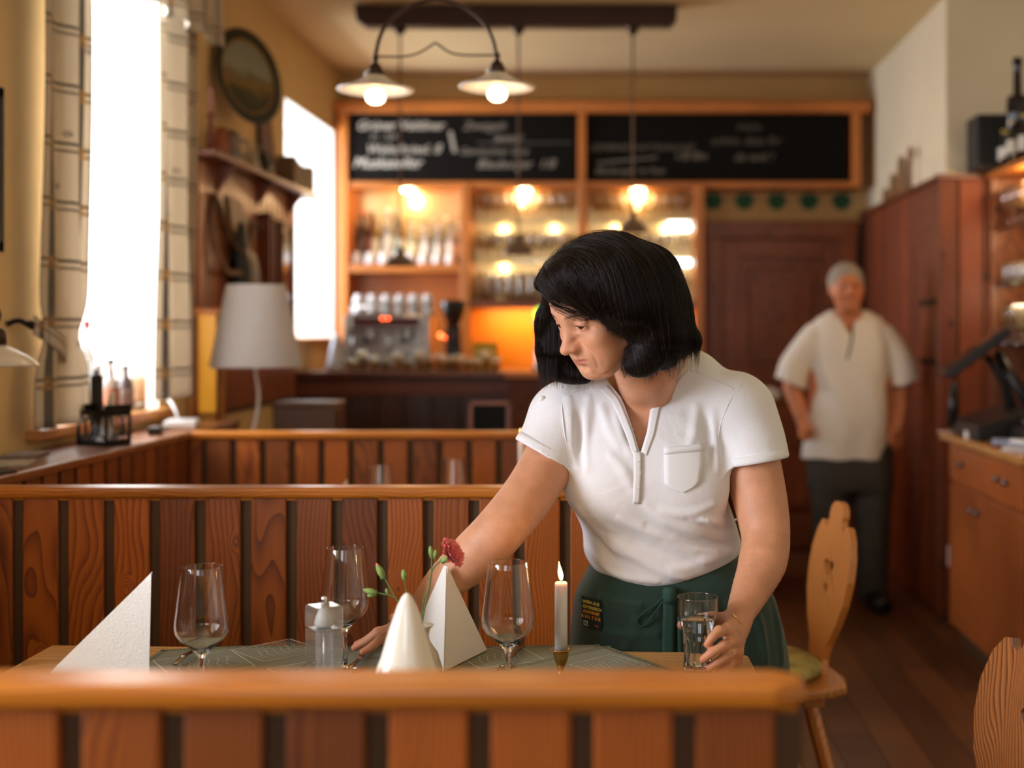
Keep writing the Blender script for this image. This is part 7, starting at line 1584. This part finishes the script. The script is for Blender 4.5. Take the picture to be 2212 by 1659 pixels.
h_.inputs['Roughness'].default_value = .36; h_.inputs['Specular IOR Level'].default_value = .22
T, last = grow(10500, steps=30); strands('hair_strands', T, last, .00022, HM, hair)
T, last = grow(500, seed=5, lift=(.002, .007)); strands('loose_strands', T, last, .00012, HM, hair)
# wisps of the fringe over the brow
wp = MB(); rg = random.Random(3)
for i in range(34):
    a = rg.random(); u0, v0_ = 1171+a*34, 642+a*12+rg.random()*6; P_ = []
    for j in range(8):
        t = j/7; u = u0+t*(95+20*a); v = v0_+(47-a*20+rg.uniform(-1.5, 1.5))*(1-(1-t)**1.8)
        p, n = trace(B, u, v, 2.1, 2.6, .0012+.002*(1-t)); P_.append(Vector(p))
    wp.tube(bez(P_, 2), [.00026]*15, n=4)
wp.build('fringe_wisps', HAIR_M, hair, W=True)
eb = MB()      # eyebrows and lashes
for s in (-1, 1):
    for i in range(48):
        t = rg.random(); x = s*(.014+.034*t); z = .0185+.006*math.sin(t*2.2)+rg.uniform(-.0022, .0022)-.004*t; p = A((x, .13, z))
        def onface(x, z):
            o = hd(x, .125, z); d = -HR[1]; tt = 0
            for _ in range(40):
                q = o+d*tt; f_ = float(B.raw(q[None])[0]); tt += f_*.9
                if f_ < 1e-4: break
            return Vector(o+d*(tt-.0004))
        a = onface(x, z); c = onface(x+s*.0065, z+.0018-.004*t); eb.tube([a, (a+c)/2, c], [.00013, .00012, .00006], n=4)
    for i in range(20):
        az = -.80+1.65*i/19; el = -.27-.12*az+.36*max(1-(az-.04)**2/.98**2, 0)+.02; r = .0142; bx = s*.0305
        def pt(r, el): return Vector(hd(bx+s*r*math.sin(az)*math.cos(el), .0765+r*math.cos(az)*math.cos(el), -.001+r*math.sin(el)))
        eb.tube([pt(.0136, el), pt(.0152, el-.01), pt(.0166, el+.05)], [.00022, .00016, .00008], n=4)
eb.build('eyebrows_and_lashes', mat('brow_brown', (.045, .022, .014), .7), hair, W=True)
# ================================================================ the man by the panelling
YM = 6.34
MW = empty('person', (Xs(1836, YM), YM, 0), 'grey-haired man in loose white shirt and dark trousers standing by the door', 'person')
def m_(u, v, dy=0): return Q(u, v, YM+dy)
SM = YM/FP
MBF = Field()
def mrow(v, u0, u1, b, dy=0): return (H-(v-V0)*SM, (u0-U0)*SM, (u1-U0)*SM, YM+dy, b)
fl0 = V0+H/SM
MBF.add(stack([mrow(730, 1755, 1915, .09), mrow(800, 1745, 1925, .12), mrow(900, 1745, 1925, .13, -.01), mrow(980, 1750, 1920, .12)], 2.3), 0)
MBF.add(capsule(m_(1775, 715), m_(1895, 715), .055, .055), .04); MBF.add(capsule(m_(1834, 715, -.005), m_(1833, 650, -.03), .060, .058), .03)
MH = A(m_(1829, 622, -.05)); MBF.add(ellip(MH+A((0, .02, .018)), (.080, .094, .098)), .01); MBF.add(ellip(MH+A((0, -.03, -.035)), (.070, .060, .085)), .03); MBF.add(ellip(MH+A((0, -.045, -.095)), (.040, .035, .028)), .03)
for s in (-1, 1):
    MBF.add(ellip(MH+A((s*.040, -.055, -.038)), (.024, .022, .024)), .02); MBF.sub(ellip(MH+A((s*.031, -.095, .008)), (.015, .014, .010)), .014); MBF.add(ellip(MH+A((s*.031, -.074, .006)), (.0125, .0125, .0115)), .004)
    MBF.add(ellip(MH+A((s*.079, .01, -.005)), (.010, .020, .032)), .008); MBF.add(capsule(MH+A((s*.012, -.088, .026)), MH+A((s*.044, -.076, .026)), .008, .008), .012)
MBF.add(capsule(MH+A((0, -.085, .012)), MH+A((0, -.106, -.028)), .009, .014), .012); MBF.add(ellip(MH+A((0, -.100, -.034)), (.019, .012, .010)), .008)
MBF.sub(capsule(MH+A((-.022, -.092, -.068)), MH+A((.022, -.092, -.068)), .002, .002), .004); MBF.add(capsule(MH+A((-.018, -.082, -.076)), MH+A((.018, -.082, -.076)), .006, .006), .008)
MBF.add(chain([m_(1760, 725), m_(1725, 790), m_(1712, 835, -.02), m_(1725, 880, -.06), m_(1735, 915, -.09)], [.058, .052, .047, .038, .029]), .03)
MBF.add(chain([m_(1910, 725), m_(1938, 790), m_(1946, 840), m_(1944, 885, -.03), m_(1938, 925, -.06)], [.058, .052, .045, .036, .027]), .03)
def mhand(w, pts, r_=.015):
    for q in pts: MBF.add(chain([m_(*w), m_(*q[0]), m_(*q[1]), m_(*q[2])], [.024, .015, .0095, .0075]), .006)
mhand((1737, 915, -.09), [[(1732, 930, -.12), (1730, 943, -.15), (1738, 948, -.14)], [(1738, 933, -.12), (1738, 947, -.14), (1745, 950, -.12)], [(1744, 932, -.11), (1746, 945, -.12), (1751, 946, -.10)], [(1749, 929, -.10), (1752, 940, -.10), (1755, 941, -.08)], [(1745, 922, -.12), (1752, 930, -.14), (1754, 938, -.13)]])
mhand((1938, 925, -.06), [[(1932, 942, -.08), (1929, 957, -.10), (1929, 968, -.09)], [(1937, 945, -.07), (1936, 962, -.08), (1936, 974, -.07)], [(1943, 944, -.06), (1943, 960, -.06), (1942, 971, -.05)], [(1948, 941, -.05), (1949, 954, -.04), (1948, 963, -.03)], [(1930, 934, -.09), (1923, 945, -.12), (1921, 955, -.12)]])
for sx in (-.095, .10): MBF.add(chain([(MW.location.x+sx*.9, YM, .90), (MW.location.x+sx, YM-.01, .5), (MW.location.x+sx, YM+.01, .09)], [.09, .06, .04]), .02); MBF.add(capsule((MW.location.x+sx, YM+.03, .05), (MW.location.x+sx*1.25, YM-.14, .04), .036, .03), .02)
def man_tone(V):
    c = np.repeat(A([.66, .26, .12])[None], len(V), 0); q = V-MH
    for ctr, r, a in (((0, -.11, -.03), .02, .5), ((.045, -.07, -.04), .03, .4), ((-.045, -.07, -.04), .03, .4)): c += (a*np.exp(-(np.linalg.norm(q-A(ctr), axis=1)/r)**2))[:, None]*A([.0, -.09, -.06])
    for s in (-1, 1):
        k = np.exp(-(np.linalg.norm((q-A((s*.031, -.088, .004)))/A((1.7, 1, .8)), axis=1)/.012)**2)[:, None]; c = c*(1-k*.85)+A([.06, .03, .02])*k*.85
        k = np.exp(-(np.linalg.norm((q-A((s*.031, -.088, .024)))/A((1.9, 1.5, .35)), axis=1)/.010)**2)[:, None]; c = c*(1-k*.5)+A([.2, .13, .09])*k*.5
    k = np.exp(-(np.linalg.norm((q-A((0, -.09, -.070)))/A((2.4, 1.5, .5)), axis=1)/.010)**2)[:, None]; c = c*(1-k*.6)+A([.30, .09, .06])*k*.6
    return np.clip(c, 0, 1)
field_object('body', MBF, (.68, 6.0, -.01), (1.60, 6.6, 1.80), .0055, SKIN, MW, man_tone)
HG = Field(); HG.add(ellip(MH+A((0, .028, .028)), (.089, .100, .100)), 0); HG.sub(ellip(MH+A((0, -.085, -.055)), (.078, .085, .115)), .012); HG.sub(ellip(MH+A((0, .03, -.11)), (.12, .15, .07)), .01)
HG.ops.append(('d', Prim((0, 0, 0), 9, lambda P: .0022*np.sin(P[:, 0]*420+P[:, 2]*90)*np.sin(P[:, 1]*160)), 0))
field_object('short_grey_hair', HG, tuple(MH-.14), tuple(MH+.15), .0045, mat('grey_hair', (.42, .37, .30), .7, bump=.6, bscale=300), MW, proj=False)
MSH = mat('white_linen', (.88, .83, .74), .9, sheen=.2, bump=.3, bscale=14); MS = Field()
MS.add(stack([mrow(690, 1768, 1900, .09), mrow(730, 1745, 1922, .115), mrow(800, 1748, 1920, .145), mrow(900, 1746, 1918, .155, -.01), mrow(985, 1733, 1920, .150), mrow(1010, 1731, 1922, .148)], 2.3, ends=.01), 0)
MS.add(capsule(m_(1782, 712), m_(1886, 710), .060, .060), .04); MS.add(capsule(m_(1800, 690, 0), m_(1868, 690, 0), .045, .045), .04)
MS.add(both(chain([m_(1762, 728), m_(1724, 780), m_(1704, 840, -.01)], [.072, .078, .086]), half(m_(1706, 828), (-.35, 0, -.93))), .014)
MS.add(both(chain([m_(1905, 728), m_(1938, 780), m_(1955, 840)], [.072, .078, .084]), half(m_(1952, 828), (.22, 0, -.97))), .014)
MS.cut(half(m_(1830, 988), (0, 0, -1)), .004); MS.sub(capsule(m_(1834, 690, -.02), m_(1832, 630, -.04), .062, .07), .006)
def mw(P):
    u = U0+P[:, 0]*FP/P[:, 1]; v = V0-(P[:, 2]-H)*FP/P[:, 1]; wd = np.interp(v, [650, 690, 715, 722], [26, 17, 5, 0]); return np.maximum(np.maximum(np.abs(u-(1832+(v-660)*.05))-wd, v-722)/430, P[:, 1]-YM)
MS.sub(Prim((0, 0, 0), 9, mw), .003)
MS.ops.append(('d', Prim((0, 0, 0), 9, lambda P: .0035*np.sin(P[:, 0]*38+P[:, 2]*9+2*np.sin(P[:, 2]*11))*np.clip((1.42-P[:, 2])*3, 0, 1)), 0))
for c0, c1 in ((m_(1712, 815), m_(1698, 870)), (m_(1946, 815), m_(1960, 880))): MS.sub(capsule(c0, c1, .062, .066), .002)
MS_S = Field(); MS_S.ops += MS.ops[:3]
field_object('linen_shirt', MS, (.68, 6.0, .70), (1.60, 6.65, 1.50), .006, MSH, MW)
band(MS_S, [(1838, 706), (1838, 730), (1833, 755), (1828, 778)], [(1842, 706), (1842, 730), (1837, 755), (1831, 778)], 10, 'dark_placket', mat('dark_braid', (.08, .07, .05), .8), parent=MW, cols=3, off=.004, y0=5.8, y1=6.8)
MT = Field(); x_ = MW.location.x; MT.add(stack([mrow(960, 1750, 1922, .13), mrow(1020, 1744, 1928, .14), mrow(1060, 1746, 1930, .13)], 2.3), 0)
for sx in (-.10, .105): MT.add(chain([(x_+sx*.85, YM, .75), (x_+sx, YM-.02, .48), (x_+sx*1.05, YM, .06)], [.115, .092, .072]), .03)
field_object('dark_trousers', MT, (.80, 6.05, .03), (1.55, 6.6, .86), .007, mat('charcoal_trousers', (.055, .050, .042), .85, var=.2, vscale=10), MW)
for sx in (-.10, .105): MB().tube(bez([(x_+sx, YM+.06, .045), (x_+sx, YM-.02, .05), (x_+sx*1.15, YM-.13, .045), (x_+sx*1.25, YM-.19, .03)], 5), [.040]+[.048]*7+[.046]*7+[.022], n=14).build('shoe', mat('black_shoe_leather', (.012,)*3, .4), MW, smooth=True, W=True)
